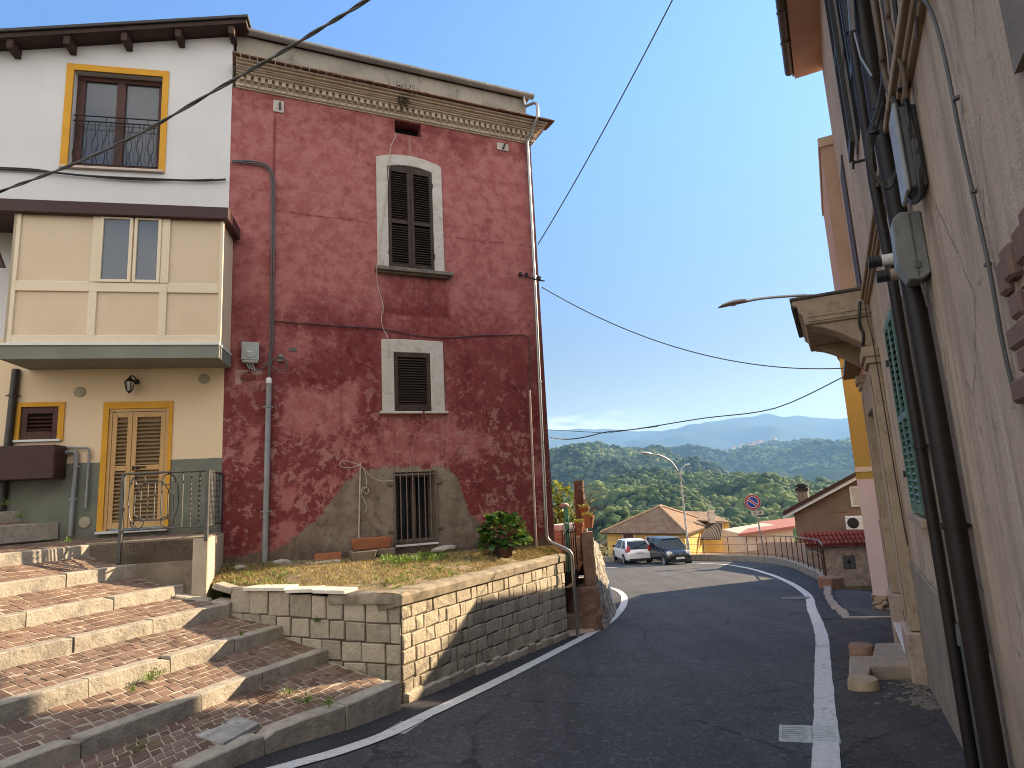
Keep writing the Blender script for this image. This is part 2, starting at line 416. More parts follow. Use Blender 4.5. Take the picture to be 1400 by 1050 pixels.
# cornice: stacked mouldings that turn the corner
mb = MB()
for (d, z0, z1) in ((.03, 9.27, 9.30), (.05, 9.30, 9.375), (.075, 9.375, 9.392), (.06, 9.392, 9.49), (.135, 9.49, 9.512), (.17, 9.512, 9.545), (.21, 9.545, 9.566), (.24, 9.566, 9.60), (.30, 9.60, 9.635), (.36, 9.635, 9.665)):
    mb.box(.06, W+d*.8, -d, 4, z0, z1)
part('cornice', mb, M_CORN, red, bevel=.008)
dn = MB()
for i in range(50):
    x = .12 + i*.121
    dn.box(x, x+.072, -.125, -.055, 9.395, 9.488)
part('dentil_row', dn, M_CORN, red, bevel=.004)
eg = MB()
for i in range(50):
    x = .155 + i*.121
    pts = [(x+.042*math.cos(t), -.058, 9.352+.05*math.sin(t)) for t in np.linspace(R(-200), R(20), 9)]
    eg.tube(pts, .011, 5)
    eg.tube([(x+.06, -.055, 9.30), (x+.06, -.055, 9.36)], .007, 4)
part('egg_moulding', eg, M_CORN, red, smooth=60)
tl = MB()
x = .0
while x < W+.30:
    w = random.uniform(.13, .17)
    tl.hexa([(x,-.43-random.uniform(0,.03),9.668),(x+w-.012,-.43,9.668),(x+w-.012,0,9.70),(x,0,9.70)], [(x,-.43,9.69+random.uniform(0,.018)),(x+w-.012,-.43,9.69+random.uniform(0,.012)),(x+w-.012,0,9.76),(x,0,9.76)])
    x += w
for k in range(20):
    tl.hexa([(W, .0+k*.16, 9.668),(W+.34, .0+k*.16, 9.668),(W+.34, .145+k*.16, 9.668),(W, .145+k*.16, 9.668)], [(W, k*.16, 9.76),(W+.34, k*.16, 9.70),(W+.34, .145+k*.16, 9.70),(W, .145+k*.16, 9.76)])
part('cornice_tiles', tl, M_TILE, red)
mb = MB(); mb.box(.06, 6.0, .02, 8.5, 9.70, 10.38)
part('attic_wall', mb, M_ATTIC, red)
mb = MB(); mb.box(.04, 6.12, -.04, 8.6, 10.44, 10.47)
for k in range(30): mb.box(.05+k*.2, .05+k*.2+.17, -.05, .5, 10.47, 10.50+random.uniform(0,.02))
part('roof', mb, M_TILE, red)
gt = MB()
prof = [(-.055+.085*math.cos(t), 10.46+.085*math.sin(t)) for t in np.linspace(R(180), R(360), 9)]
prof += [(p[0]*.9-.006, p[1]+.008) for p in reversed(prof)]
gt.add([(.03, p[0]-.0, p[1]) for p in prof] + [(6.16, p[0], p[1]) for p in prof], [(i, i+1, i+1+len(prof), i+len(prof)) for i in range(len(prof)-1)] + [tuple(range(len(prof))), tuple(reversed(range(len(prof), 2*len(prof))))])
for x in (.8, 1.6, 2.5, 3.35, 4.2, 5.0, 5.75): gt.box(x, x+.025, -.15, .03, 10.40, 10.475)
gut = part('gutter', gt, M_ZINC, red, smooth=40)
# windows
def surround(x0, x1, z0, z1, ix0, ix1, iz1, arch, iarch, y):
    m = MB(); n = 10
    out = [(x0 + (x1-x0)*i/n, z1 + arch*(1-(2*i/n-1)**2)) for i in range(n+1)]
    inn = [(ix0 + (ix1-ix0)*i/n, iz1 + iarch*(1-(2*i/n-1)**2)) for i in range(n+1)]
    O = [(x0, z0)] + out + [(x1, z0)]; I = [(ix0, z0)] + inn + [(ix1, z0)]
    k = len(O)
    vs = [(p[0], y, p[1]) for p in O] + [(p[0], y, p[1]) for p in I] + [(p[0], .0, p[1]) for p in O] + [(p[0], .10, p[1]) for p in I]
    fs = []
    for i in range(k-1):
        fs += [(i, k+i, k+i+1, i+1), (i+1, 2*k+i+1, 2*k+i, i), (k+i, 3*k+i, 3*k+i+1, k+i+1)]
    fs += [(0, 2*k, 3*k, k), (k-1, 2*k-1, 4*k-1, 3*k-1)]
    return m.add(vs, fs)
w = part('shuttered_window', surround(2.61, 3.945, 6.07, 8.36, 2.83, 3.74, 8.19, .13, .07, -.035), M_WSTONE, red, 'tall upper window in a white arched surround', bevel=.012)
for (x0, x1, za, zb) in ((2.835, 3.282, 8.20, 8.255), (3.288, 3.735, 8.255, 8.20)):
    fr, sl = MB(), MB(); leaf_shutter(fr, sl, x0, x1, 6.085, 8.2, .0, .062, .04, mid=[7.05], pitch=.05, ztop=(za, zb))
    fr.mi = 0
    for z in (6.4, 7.9): fr.cbox((x0 if x0 < 3 else x1, -.03, z), (.03, .03, .10))
    part('shutter', fr, M_SHUT, w, bevel=.003); part('shutter_slats', sl, M_SHUT, w)
mb = MB(); mb.box(2.84, 3.73, .06, .08, 6.08, 8.26); part('dark_backing', mb, M_DARK, w)
mb = MB(); mb.box(2.55, 4.09, -.15, .05, 5.985, 6.065); mb.box(2.6, 4.04, -.10, 0, 5.95, 5.985)
part('sill', mb, weathered('dirty_sill_stone', (.22,.19,.155), (.13,.115,.095), 5, .9, .4, c3=(.04,.04,.03), stain=.7), w, bevel=.012)
w = part('shuttered_window', surround(2.655, 3.857, 3.285, 4.655, 2.885, 3.59, 4.41, .012, .0, -.03), M_WSTONE, red, 'smaller middle window with one brown shutter in a white square surround', bevel=.01)
fr, sl = MB(), MB(); leaf_shutter(fr, sl, 2.89, 3.585, 3.30, 4.405, .0, .07, .04, pitch=.05)
part('shutter', fr, M_SHUT, w, bevel=.003); part('shutter_slats', sl, M_SHUT, w)
mb = MB(); mb.box(2.89, 3.585, .06, .08, 3.30, 4.40); part('dark_backing', mb, M_DARK, w)
mb = MB(); mb.box(2.60, 3.40, -.09, .03, 3.235, 3.283); mb.box(3.45, 3.91, -.085, .03, 3.24, 3.283); part('sill', mb, M_WSTONE, w, bevel=.01)
# barred window
mb = MB(); mb.box(2.85, 3.62, .26, .28, .87, 2.16)
w = part('barred_window', mb, M_GLASSD, red, 'low window behind rusty iron bars')
mb = MB()
mb.box(2.85, 2.93, .17, .25, .87, 2.16); mb.box(3.54, 3.62, .17, .25, .87, 2.16); mb.box(2.93, 3.54, .17, .25, 2.07, 2.16); mb.box(3.21, 3.28, .16, .25, .87, 2.07); mb.box(2.93, 3.54, .17, .25, .87, .95)
part('window_frame', mb, weathered('old_window_paint', (.16,.12,.09), (.10,.075,.055), 5, .8, .2), w)
mb = MB()
mb.box(2.83, 2.862, -.035, -.005, .88, 2.18); mb.box(3.608, 3.64, -.035, -.005, .88, 2.18); mb.box(2.862, 3.608, -.035, -.005, 2.10, 2.13); mb.box(2.862, 3.608, -.035, -.005, .92, .945)
for i in range(6):
    x = 2.955 + i*.113; mb.tube([(x, -.045, .90), (x, -.045, 2.155)], .011, 8)
for x, s in ((2.83, -1), (3.64, 1)):
    for z in (1.12, 1.95): mb.box(min(x, x+s*.11), max(x, x+s*.11), -.03, .0, z-.02, z+.02)
part('grille', mb, weathered('rusty_bars', (.17,.125,.10), (.22,.18,.155), 12, .7, .2, metal=.3), w)
mb = MB(); mb.box(2.84, 3.64, -.06, .06, .835, .868); part('sill', mb, M_WHITEP, w, bevel=.004)
# tie plates
for x, z, ww, hh in ((.803, 9.05, .19, .24), (5.366, 9.09, .27, .17)):
    mb = MB(); mb.box(x-ww/2, x+ww/2, -.02, .0, z-hh/2, z+hh/2)
    p = part('tie_plate', mb, M_WSTONE, red, bevel=.006)
    mb = MB(); mb.cbox((x+.02, -.04, z), (.03, .05, .13), Matrix.Rotation(R(25 if x > 3 else 0), 4, 'Y')); part('iron_key', mb, M_IRON, p)
mb = MB(); mb.box(1.02, 1.15, -.012, 0, 4.355, 4.415); part('patch_plate', mb, plain('slate_patch', (.10,.11,.115), .7), red)
# faded letters on the remnant of the painted sign
def text_mesh(s, size, M, extr=.002, align='CENTER', bold=0):
    cu = bpy.data.curves.new('lettering', 'FONT'); cu.body = s; cu.size = size; cu.extrude = extr; cu.align_x = align; cu.align_y = 'CENTER'; cu.offset = bold
    o = bpy.data.objects.new('lettering', cu); COL.objects.link(o)
    dg = bpy.context.evaluated_depsgraph_get(); me = bpy.data.meshes.new_from_object(o.evaluated_get(dg)); me.transform(M)
    bpy.data.objects.remove(o); bpy.data.curves.remove(cu); return me
def text_part(name, lines, mat, parent, label=None):
    bmx = bmesh.new()
    for (s, size, M, bold) in lines:
        me = text_mesh(s, size, M, bold=bold); bmx.from_mesh(me); bpy.data.meshes.remove(me)
    me = bpy.data.meshes.new(name); bmx.to_mesh(me); bmx.free(); me.materials.append(mat)
    o = link(bpy.data.objects.new(name, me)); o.parent = parent
    if label: o['label'] = label
    return o
def upright(x, y, z): return Matrix.Translation((x, y, z)) @ Matrix.Rotation(R(90), 4, 'X')
M_INKF = plain('faded_ink', (.14, .045, .042), .9)
text_part('faded_lettering', [('LLA', .062, upright(.345, -.003, 3.945), .002), ('GA II  IVE', .062, upright(.375, -.003, 3.835), .002)], M_INKF, red, 'worn painted letters on the pale patch')
# fittings on the red wall: things of their own
def pipe_thing(name, label, pts, r, mat, M, cat='pipe', clamps=(), cmat=None, n=10, group=None, extra=None):
    t = thing(name, label, cat, M=M, group=group)
    m = MB(); m.tube(pts, r, n); part('pipe', m, mat, t, smooth=60)
    for (x, y, z) in clamps:
        m = MB(); m.lathe([(r*1.25, -.014), (r*1.25, .014)], (x, y, z), 10); m.box(x-.008, x+.008, y, y+.12, z-.008, z+.008); m.box(x-r*1.9, x+r*1.9, y-.006, y+.006, z-.01, z+.01)
        part('clamp', m, cmat or mat, t)
    return t
def smoothpath(pts, n=6):
    P = [Vector(p) for p in pts]; out = []
    for i in range(len(P)-1):
        p0 = P[max(i-1, 0)]; p1 = P[i]; p2 = P[i+1]; p3 = P[min(i+2, len(P)-1)]
        for k in range(n):
            t = k/n; out.append(.5*((2*p1) + (p2-p0)*t + (2*p0-5*p1+4*p2-p3)*t*t + (3*p1-p0-3*p2+p3)*t**3))
    out.append(P[-1]); return out
def sag(a, b, s, n=16):
    a, b = Vector(a), Vector(b); return [a.lerp(b, i/n) - Vector((0,0,s*4*(i/n)*(1-i/n))) for i in range(n+1)]
pipe_thing('downpipe', 'shiny metal downpipe running from the gutter down the right edge of the red facade', [(5.93,-.055,10.40),(5.93,-.07,10.20),(5.95,-.09,10.14),(6.03,-.30,10.10),(6.05,-.38,10.05),(6.05,-.44,9.98),(6.05,-.44,9.74),(6.03,-.40,9.64),(5.95,-.14,9.36),(5.93,-.085,9.26),(5.93,-.085,9.1),(5.90,-.085,5.4),(5.84,-.085,1.35),(5.835,-.085,.82),(5.85,-.10,.74),(5.90,-.13,.68),(6.12,-.26,.56),(6.20,-.31,.50),(6.235,-.33,.42),(6.235,-.33,.3),(6.25,-.33,-1.12)], .034, M_STEEL, F_RED, clamps=((5.93,-.085,8.6),(5.905,-.085,6.17),(5.88,-.085,3.9),(5.85,-.085,1.8)))
pipe_thing('vent_pipe', 'thin pale pipe beside the downpipe on the lower right of the red facade', [(5.66,-.05,3.72),(5.61,-.05,.53)], .022, plain('pinkish_pipe', (.36,.27,.25), .5), F_RED, clamps=((5.645,-.05,2.8),(5.62,-.05,1.4)))
t = pipe_thing('cable_conduit', 'grey conduit with a white cap rising from the soil up the red wall', [(.70,-.06,3.76),(.69,-.06,2.3),(.675,-.06,.70)], .047, M_PVC, F_RED, 'conduit', clamps=((.695,-.06,3.35),(.685,-.06,1.6)))
mb = MB(); mb.lathe([(.052,0),(.054,.05),(.045,.085),(.02,.11)], (.70,-.06,3.755), 12); part('cap', mb, M_WHITEP, t, smooth=50)
m = MB()
for k, dx in enumerate((0, .035)):
    m.tube(smoothpath([(.03,-.05,7.79-dx*.6),(.30,-.05,7.83-dx),(.52,-.05,7.83-dx),(.66-dx*.4,-.05,7.76-dx),(.72-dx,-.05,7.60),(.745-dx,-.05,7.2),(.755-dx,-.05,4.9),(.75-dx,-.05,4.5),(.715-dx*.5,-.06,4.15),(.70,-.06,3.8)]), .015, 7)
m.tube(smoothpath([(.72,-.06,4.1),(.78,-.07,4.20),(.90,-.08,4.22),(.99,-.08,4.13),(.97,-.08,4.02),(.87,-.08,3.98),(.77,-.07,4.03),(.70,-.06,4.12),(.60,-.05,4.03),(.48,-.05,4.0),(.40,-.05,4.04),(.36,-.05,4.10)]), .012, 7)
solo('power_cable', m, M_CABLE, 'pair of grey power cables arching down the red wall to the capped conduit', 'cable', M=F_RED, smooth=60)
t = thing('meter_box', 'pale grey electricity meter box on the left of the red facade', 'meter box', M=F_RED)
mb = MB(); mb.box(.255,.535,-.12,0,4.15,4.465); mb.box(.265,.525,-.11,0,4.105,4.15); part('case', mb, M_BOXG, t, bevel=.012, seg=2)
mb = MB(); mb.lathe([(.115,0),(.11,.01),(.0001,.011)], (.395,-.118,4.30), 20, M=Matrix.Rotation(R(90), 4, 'X')); part('cover', mb, M_BOXG, t, smooth=40)
mb = MB(); mb.box(.34,.425,-.135,-.12,4.275,4.295); part('label_strip', mb, M_WHITEP, t)
mb = MB()
for i in range(3): mb.tube([(.34+.045*i,-.06,4.11),(.36+.045*i,-.06,4.05),(.40+.04*i,-.05,4.0-.01*i)], .012, 6)
part('cable_tails', mb, M_BOXG, t, smooth=60)
mb = MB(); mb.hexa([(.835,-.07,4.15),(.945,-.07,4.15),(.945,0,4.15),(.835,0,4.15)], [(.86,-.04,4.29),(.925,-.04,4.29),(.925,0,4.29),(.86,0,4.29)]); mb.box(.865,.92,-.075,-.04,4.20,4.24)
solo('junction_box', mb, plain('olive_grey_box', (.20,.19,.15), .7), 'small tapered olive grey junction box beside the cable coil on the red wall', 'junction box', M=F_RED, bevel=.006)
mb = MB(); mb.tube(smoothpath([(.752,-.02,4.885),(1.6,-.02,4.86),(2.6,-.02,4.85),(2.72,-.02,4.84),(3.3,-.02,4.76),(3.9,-.02,4.74),(4.6,-.02,4.82),(5.2,-.02,4.86),(5.62,-.02,4.88),(5.72,-.02,4.74),(5.70,-.02,4.2),(5.66,-.03,3.74)]), .009, 5)
solo('thin_cable', mb, M_CABLED, 'thin dark cable sagging across the red wall just above the middle window', 'cable', M=F_RED)
mb = MB(); mb.tube(smoothpath([(3.02,.05,9.0),(3.0,-.03,8.84),(2.9,-.045,8.6),(2.86,-.05,8.2),(2.80,-.05,7.6),(2.66,-.045,6.6),(2.58,-.16,6.1),(2.56,-.16,5.98),(2.6,-.03,5.7),(2.70,-.02,5.3),(2.66,-.02,5.05),(2.70,-.02,4.85),(2.78,-.035,4.66),(2.80,-.035,4.3)]), .008, 5)
solo('loose_wire', mb, M_WIREW, 'cream wire hanging from the vent hole past the left side of the upper window', 'wire', M=F_RED)
t = thing('wall_hose', 'thin pale pipe and loose white cord on the grey render left of the barred window', 'pipe', M=F_RED)
mb = MB(); mb.tube([(2.245,-.03,2.36),(2.20,-.03,1.0)], .014, 6); part('pipe', mb, M_WIREW, t, smooth=60)
mb = MB(); mb.tube(smoothpath([(2.83,-.04,2.02),(2.6,-.03,2.02),(2.42,-.03,2.12),(2.26,-.04,2.29),(2.05,-.03,2.38),(1.92,-.03,2.40),(1.90,-.03,2.31),(2.05,-.03,2.27),(2.24,-.04,2.30),(2.33,-.04,2.15),(2.34,-.04,1.95),(2.28,-.04,1.86),(2.36,-.04,1.80),(2.37,-.04,1.90),(2.28,-.04,1.92),(2.26,-.04,1.80),(2.34,-.03,1.6),(2.32,-.03,1.48)], 8), .007, 5)
part('cord', mb, M_WIREW, t)
mb = MB(); mb.tube(smoothpath([(5.60,-.03,6.19),(5.72,-.10,6.14),(5.85,-.13,6.10),(6.0,-.16,6.06),(6.10,-.16,6.06)]), .016, 6)
for x in (5.60, 5.74): mb.cbox((x,-.05,6.2), (.05,.08,.06))
mb.lathe([(.03,-.05),(.045,-.02),(.03,.0),(.045,.02),(.02,.05)], (5.98,-.16,6.10), 8)
solo('cable_bracket', mb, M_IRON, 'black iron cable bracket with insulators reaching round the red corner', 'bracket', M=F_RED)

# ================================================================== WHITE HOUSE
wh = thing('white_house', 'white and cream house with yellow window frames and an enclosed balcony', 'house', M=F_WH)
SL = .193
soff = lambda x: 10.31 + SL*x
HW = [(-2.568, -1.155, 7.552, 9.357, .22), (-1.708, -.824, 1.435, 3.36, .12), (-2.955, -2.43, 2.90, 3.42, .10)]
mb = MB(); mb.wall(-9, 0, -.6, 9.6, 0, HW)
n_ = 24
for i in range(n_):
    a = -9 + 9*i/n_; b = -9 + 9*(i+1)/n_
    if soff(b) > 9.6: mb.quad((a,0,9.6),(b,0,9.6),(b,0,max(9.6, soff(b))),(a,0,max(9.6, soff(a))))
mb.quad((0,0,-.6),(0,9,-.6),(0,9,10.31),(0,0,10.31))
part('wall', mb, M_WHITE, wh)
rf = MB()
for (x0, x1) in ((-9, .28),):
    rf.hexa([(x0,-.30,soff(x0)+.02),(x1,-.30,soff(x1)+.02),(x1,9,soff(x1)+.02),(x0,9,soff(x0)+.02)], [(x0,-.30,soff(x0)+.11),(x1,-.30,soff(x1)+.11),(x1,9,soff(x1)+.11),(x0,9,soff(x0)+.11)])
rfo = part('roof', rf, M_DKWOOD, wh)
mb = MB(); x0, x1 = -9, .32
mb.hexa([(x0,-.34,soff(x0)+.105),(x1,-.34,soff(x1)+.105),(x1,9,soff(x1)+.105),(x0,9,soff(x0)+.105)], [(x0,-.34,soff(x0)+.17),(x1,-.34,soff(x1)+.17),(x1,9,soff(x1)+.17),(x0,9,soff(x0)+.17)])
part('roof_covering', mb, plain('dark_flashing', (.030,.026,.026), .6), rfo, bevel=.01)
for x in (-5.1, -4.27, -3.44, -2.6, -1.72, -.86, .02):
    mb = MB(); z = soff(x); mb.hexa([(x-.05,-.27,z-.15),(x+.05,-.27,z-.15),(x+.05,.0,z-.17),(x-.05,.0,z-.17)], [(x-.05,-.27,z+.02),(x+.05,-.27,z+.02),(x+.05,.0,z+.02),(x-.05,.0,z+.02)])
    part('rafter', mb, M_DKWOOD, wh, bevel=.006)
# upper window
mb = MB()
x0,x1,z0,z1 = -2.568,-1.155,7.552,9.357
for (a,b,c,d) in ((x0-.115,x0,z0-.05,z1+.115),(x1,x1+.10,z0-.05,z1+.115),(x0,x1,z1,z1+.115)): mb.box(a,b,-.022,.015,c,d)
w = part('window', mb, M_YEL, wh, 'dark wood upper window in a yellow frame with a small railing')
mb = MB()
mb.box(x0,x1,.13,.2,z1-.10,z1); mb.box(x0,x0+.13,.13,.2,z0,z1-.10); mb.box(x1-.10,x1,.13,.2,z0,z1-.10); mb.box(-1.93,-1.79,.12,.2,z0,z1-.10); mb.box(x0+.13,-1.93,.13,.2,z0,z0+.12); mb.box(-1.79,x1-.10,.13,.2,z0,z0+.12)
part('window_frame', mb, M_REDWOOD, w, bevel=.006)
mb = MB(); mb.box(x0+.08,x1-.06,.165,.18,z0+.05,z1-.06); part('pane', mb, M_GLASS, w)
mb = MB(); mb.box(x0-.10,x1+.08,-.06,.1,z0-.055,z0-.01); part('sill', mb, plain('pink_marble', (.60,.47,.40), .4), w, bevel=.005)
mb = MB()
for z in (8.52, 8.42): mb.tube([(x0+.02,.03,z),(x1-.02,.03,z)], .011, 6)
mb.tube([(x0+.02,.03,7.62),(x1-.02,.03,7.62)], .009, 6)
for i in range(15):
    x = x0+.09+i*.0875; s = .03 if i % 2 else -.03
    mb.tube(smoothpath([(x,.03,8.42),(x+s,.03,8.2),(x-s*.3,.03-.05,7.95),(x+s,.03-.04,7.78),(x,.03,7.62)],3), .007, 5)
for i in range(4): mb.tube([(x0+.2+i*.33,.03,8.42),(x0+.2+i*.33,.03,8.52)], .007, 5)
part('balustrade', mb, M_IRON, w)
# enclosed balcony
b = part('enclosed_balcony', MB().box(-2.90,.10,-.80,0,4.02,4.225), M_GREYSLAB, wh, 'cream enclosed balcony on a grey slab under a brown canopy')
mb = MB(); mb.box(-2.91,.11,-.82,-.0,4.225,4.262); part('edge_strip', mb, M_WHITEP, b)
mb = MB(); mb.box(-2.82,.085,-.755,0,4.262,6.31); part('infill_panel', mb, M_CREAM, b)
mb = MB(); Yf = -.785
for (a,c,e,f) in ((-2.87,-2.775,4.262,6.31),(.065,.115,4.262,6.31)): mb.box(a,c,Yf,-.74,e,f)
for (a,c,e,f) in ((-2.775,.065,4.262,4.385),(-2.775,-1.79,5.08,5.235),(-1.79,-.68,5.08,5.225),(-.68,.065,5.08,5.235),(-1.79,-1.68,5.235,6.31),(-.80,-.68,5.235,6.31),(-1.79,-1.675,4.385,5.08),(-.80,-.69,4.385,5.08)): mb.box(a,c,Yf,-.75,e,f)
for y0 in (-.785,-.40): mb.box(-2.87,-2.825,y0,y0+.09,4.262,6.31)
mb.box(-2.87,-2.825,-.70,-.05,5.08,5.235)
part('panel_frame', mb, M_CREAMF, b, bevel=.004)
for (x0,x1) in ((-1.678,-1.215),(-1.195,-.802)):
    mb = MB(); z0,z1 = 5.232,6.305
    mb.box(x0,x0+.045,-.80,-.75,z0,z1); mb.box(x1-.05,x1,-.80,-.75,z0,z1); mb.box(x0+.045,x1-.05,-.80,-.75,z0,z0+.045); mb.box(x0+.045,x1-.05,-.80,-.75,z1-.03,z1)
    s = part('window', mb, M_CREAMF, b, bevel=.005)
    mb = MB(); mb.box(x0+.04,x1-.045,-.772,-.768,z0+.04,z1-.03); part('pane', mb, glass('reflecting_glass', (.13,.15,.18), .08), s)
mb = MB(); mb.box(-3.9,.20,-.86,.0,6.31,6.515); part('canopy', mb, M_BROWNMET, b, bevel=.01)
mb = MB(); mb.hexa([(-3.25,-.80,6.0),(-3.17,-.80,6.0),(-2.95,-.80,5.45),(-3.03,-.80,5.45)], [(-3.25,-.72,6.0),(-3.17,-.72,6.0),(-2.95,-.72,5.45),(-3.03,-.72,5.45)]); mb.box(-3.9,-3.1,-.80,-.72,6.05,6.31)
part('canopy_brace', mb, M_BROWNMET, b)
# small shuttered window
mb = MB(); x0,x1,z0,z1 = -2.955,-2.43,2.90,3.42
for (a,c,e,f) in ((x0-.09,x0,z0-.03,z1+.07),(x1,x1+.085,z0-.03,z1+.07),(x0,x1,z1,z1+.07)): mb.box(a,c,-.02,.012,e,f)
w = part('small_window', mb, M_YEL, wh, 'small window with a brown shutter in a yellow frame')
fr, sl = MB(), MB(); leaf_shutter(fr, sl, x0+.005, x1-.005, z0+.005, z1-.005, .03, .085, .04, pitch=.062)
for z in (3.05, 3.3): fr.cbox((x1-.02,.0,z), (.03,.02,.07))
part('shutter', fr, M_REDWOOD, w, bevel=.004); part('shutter_slats', sl, M_REDWOOD, w); mb = MB(); mb.box(x0+.05,x1-.05,.07,.09,z0+.05,z1-.05); part('dark_backing', mb, M_DARK, w)
mb = MB(); mb.box(x0-.08,x1+.06,-.05,.05,z0-.035,z0); part('sill', mb, M_WHITEP, w)
# door
mb = MB(); x0,x1,z0,z1 = -1.708,-.824,1.435,3.36
for (a,c,e,f) in ((x0-.085,x0,z0,z1+.11),(x1,x1+.055,z0,z1+.11),(x0,x1,z1,z1+.11)): mb.box(a,c,-.02,.012,e,f)
d = part('door', mb, M_YEL, wh, 'tan louvred double door in a yellow frame')
mb = MB(); mb.box(x0,x0+.05,.0,.08,z0,z1); mb.box(x1-.05,x1,.0,.08,z0,z1); mb.box(x0+.05,x1-.05,.0,.08,z1-.05,z1); part('door_frame', mb, M_TAN, d, bevel=.004)
for (a,c,nm) in ((-1.655,-1.368,0),(-1.362,-.878,1)):
    fr, sl = MB(), MB(); leaf_shutter(fr, sl, a, c, 1.455, 3.30, .03, .068, .045, mid=[2.40], pitch=.062, tilt=40)
    lf = part('door_leaf', fr, M_TAN, d, bevel=.004)
    for q in split_z(sl, 2.40): part('slats', q, M_TANSLAT, lf)
    if nm:
        mb = MB(); mb.box(-1.335,-1.305,-.012,.01,2.36,2.43); mb.tube([(-1.26,-.02,2.40),(-1.26,-.05,2.40),(-1.12,-.055,2.405)], .014, 8); mb.lathe([(.03,0),(.03,.01)], (-1.26,-.0,2.40), 10, M=Matrix.Rotation(R(90),4,'X')); part('handle', mb, M_IRON, lf)
mb = MB(); mb.box(-1.65,-.88,.062,.075,1.45,3.30); part('dark_backing', mb, M_TANSLAT, d)
mb = MB(); mb.box(-1.79,-.77,-.08,.06,1.39,1.432); part('threshold', mb, plain('white_marble', (.62,.60,.56), .35), d, bevel=.005)
for (x,z) in ((-2.155,3.646),(-.313,3.835),(-1.964,1.587)):
    mb = MB(); mb.lathe([(.085,0),(.085,.012),(.07,.018),(.0001,.012)], (x,-.002,z), 20, M=Matrix.Rotation(R(90),4,'X')); part('vent_cover', mb, weathered('beige_vent', (.40,.35,.24), (.35,.30,.2), 6, .7, .2), wh, smooth=40)
# wall lamp
t = thing('wall_lamp', 'black lantern hanging on the cream wall above the tan door', 'lamp', M=F_WH)
mb = MB(); mb.tube(smoothpath([(-1.33,-.01,3.80),(-1.33,-.10,3.86),(-1.355,-.17,3.87),(-1.37,-.18,3.84)],4), .011, 6); mb.lathe([(.045,0),(.04,.02)], (-1.33,0,3.80), 10, M=Matrix.Rotation(R(90),4,'X')); part('bracket', mb, M_IRON, t)
mb = MB(); c = (-1.37,-.18,3.64); mb.lathe([(.085,.13),(.05,.17),(.022,.195),(.012,.22)], c, 6); mb.lathe([(.045,-.02),(.03,-.035),(.012,-.06)], c, 6)
for k in range(6):
    a = 2*math.pi*k/6; mb.tube([(c[0]+.042*math.cos(a), c[1]+.042*math.sin(a), c[2]-.02),(c[0]+.078*math.cos(a), c[1]+.078*math.sin(a), c[2]+.13)], .006, 4)
part('lantern_cage', mb, M_IRON, t)
mb = MB(); mb.lathe([(.036,-.018),(.07,.125)], c, 6); part('lantern_glass', mb, plain('frosted_glass', (.55,.53,.47), .25), t)
# brown box, pipes, cables
t = thing('brown_unit_cover', 'large plain brown metal box fixed to the wall under the small window', 'utility box', M=F_WH)
mb = MB(); mb.box(-3.7,-2.27,-.38,0,2.27,2.78); part('case', mb, M_BROWNMET, t, bevel=.01); mb = MB(); mb.box(-2.40,-2.29,-.384,-.36,2.28,2.77); part('side_seam', mb, M_BROWNMET, t)
pipe_thing('waste_pipe', 'grey drain pipe dropping from the brown box to the step', [(-2.28,-.06,2.68),(-2.16,-.06,2.69),(-2.12,-.06,2.66),(-2.115,-.06,2.6),(-2.12,-.06,2.22),(-2.13,-.06,1.40)], .033, M_PVC, F_WH, clamps=((-2.12,-.06,2.45),(-2.13,-.06,1.95)))
pipe_thing('gas_pipe', 'slim grey pipe to the right of the drain pipe by the brown box', [(-2.3,-.05,2.76),(-1.97,-.05,2.74),(-1.945,-.05,2.71),(-1.945,-.05,1.80)], .016, M_PVC, F_WH, clamps=((-1.945,-.05,2.62),(-1.945,-.05,2.02)))
pipe_thing('corner_downpipe', 'dark downpipe at the left edge of the cream wall', [(-3.05,-.05,4.02),(-3.07,-.05,3.0),(-3.10,-.05,1.6)], .055, plain('dark_pipe', (.045,.038,.035), .5), F_WH, clamps=((-3.06,-.05,3.6),))
mb = MB(); mb.tube(smoothpath([(-5.5,-.04,7.40),(-3.55,-.04,7.41),(-2.9,-.05,7.40),(-2.2,-.05,7.36),(-1.3,-.05,7.36),(-.5,-.05,7.37),(-.05,-.05,7.42)]), .018, 6)
mb.tube(smoothpath([(-5.5,-.04,7.37),(-3.3,-.04,7.44),(-2.6,-.05,7.38),(-1.6,-.05,7.33),(-.7,-.05,7.37),(-.25,-.05,7.41)]), .013, 6)
solo('facade_cable', mb, M_CABLED, 'dark bundled cable clipped along the white wall below the upper window', 'cable', M=F_WH)
# ================================================================== STAIRS, TERRACE, PLANTER
M_KERB = weathered('kerb_limestone', (.42,.375,.305), (.26,.23,.19), 7, .9, .7, c3=(.085,.075,.06), stain=.85, island=.3, fine=30, dist=.02)
M_SETT = weathered('porphyry_sett', (.185,.115,.083), (.145,.102,.082), 3, .85, .5, c3=(.075,.056,.046), stain=.6, island=.65, fine=50)
M_JOINT = weathered('sandy_joint', (.46,.395,.305), (.29,.25,.185), 2.5, .95, .3, c3=(.12,.11,.07), stain=.7)
M_STONE = weathered('wall_stone', (.47,.405,.305), (.35,.30,.225), 9, .92, .9, c3=(.15,.125,.095), stain=.75, island=.48, fine=22, dist=.02)
M_MORTAR = weathered('dark_mortar', (.13,.105,.08), (.09,.075,.06), 5, .95, .4)
M_COPING = weathered('coping_concrete', (.32,.265,.19), (.17,.14,.105), 4, .95, .5, c3=(.09,.08,.06), stain=.8, fine=18)
M_CONC = weathered('old_concrete', (.27,.22,.165), (.185,.15,.11), 2.5, .95, .45, c3=(.085,.07,.055), stain=.8, fine=20)
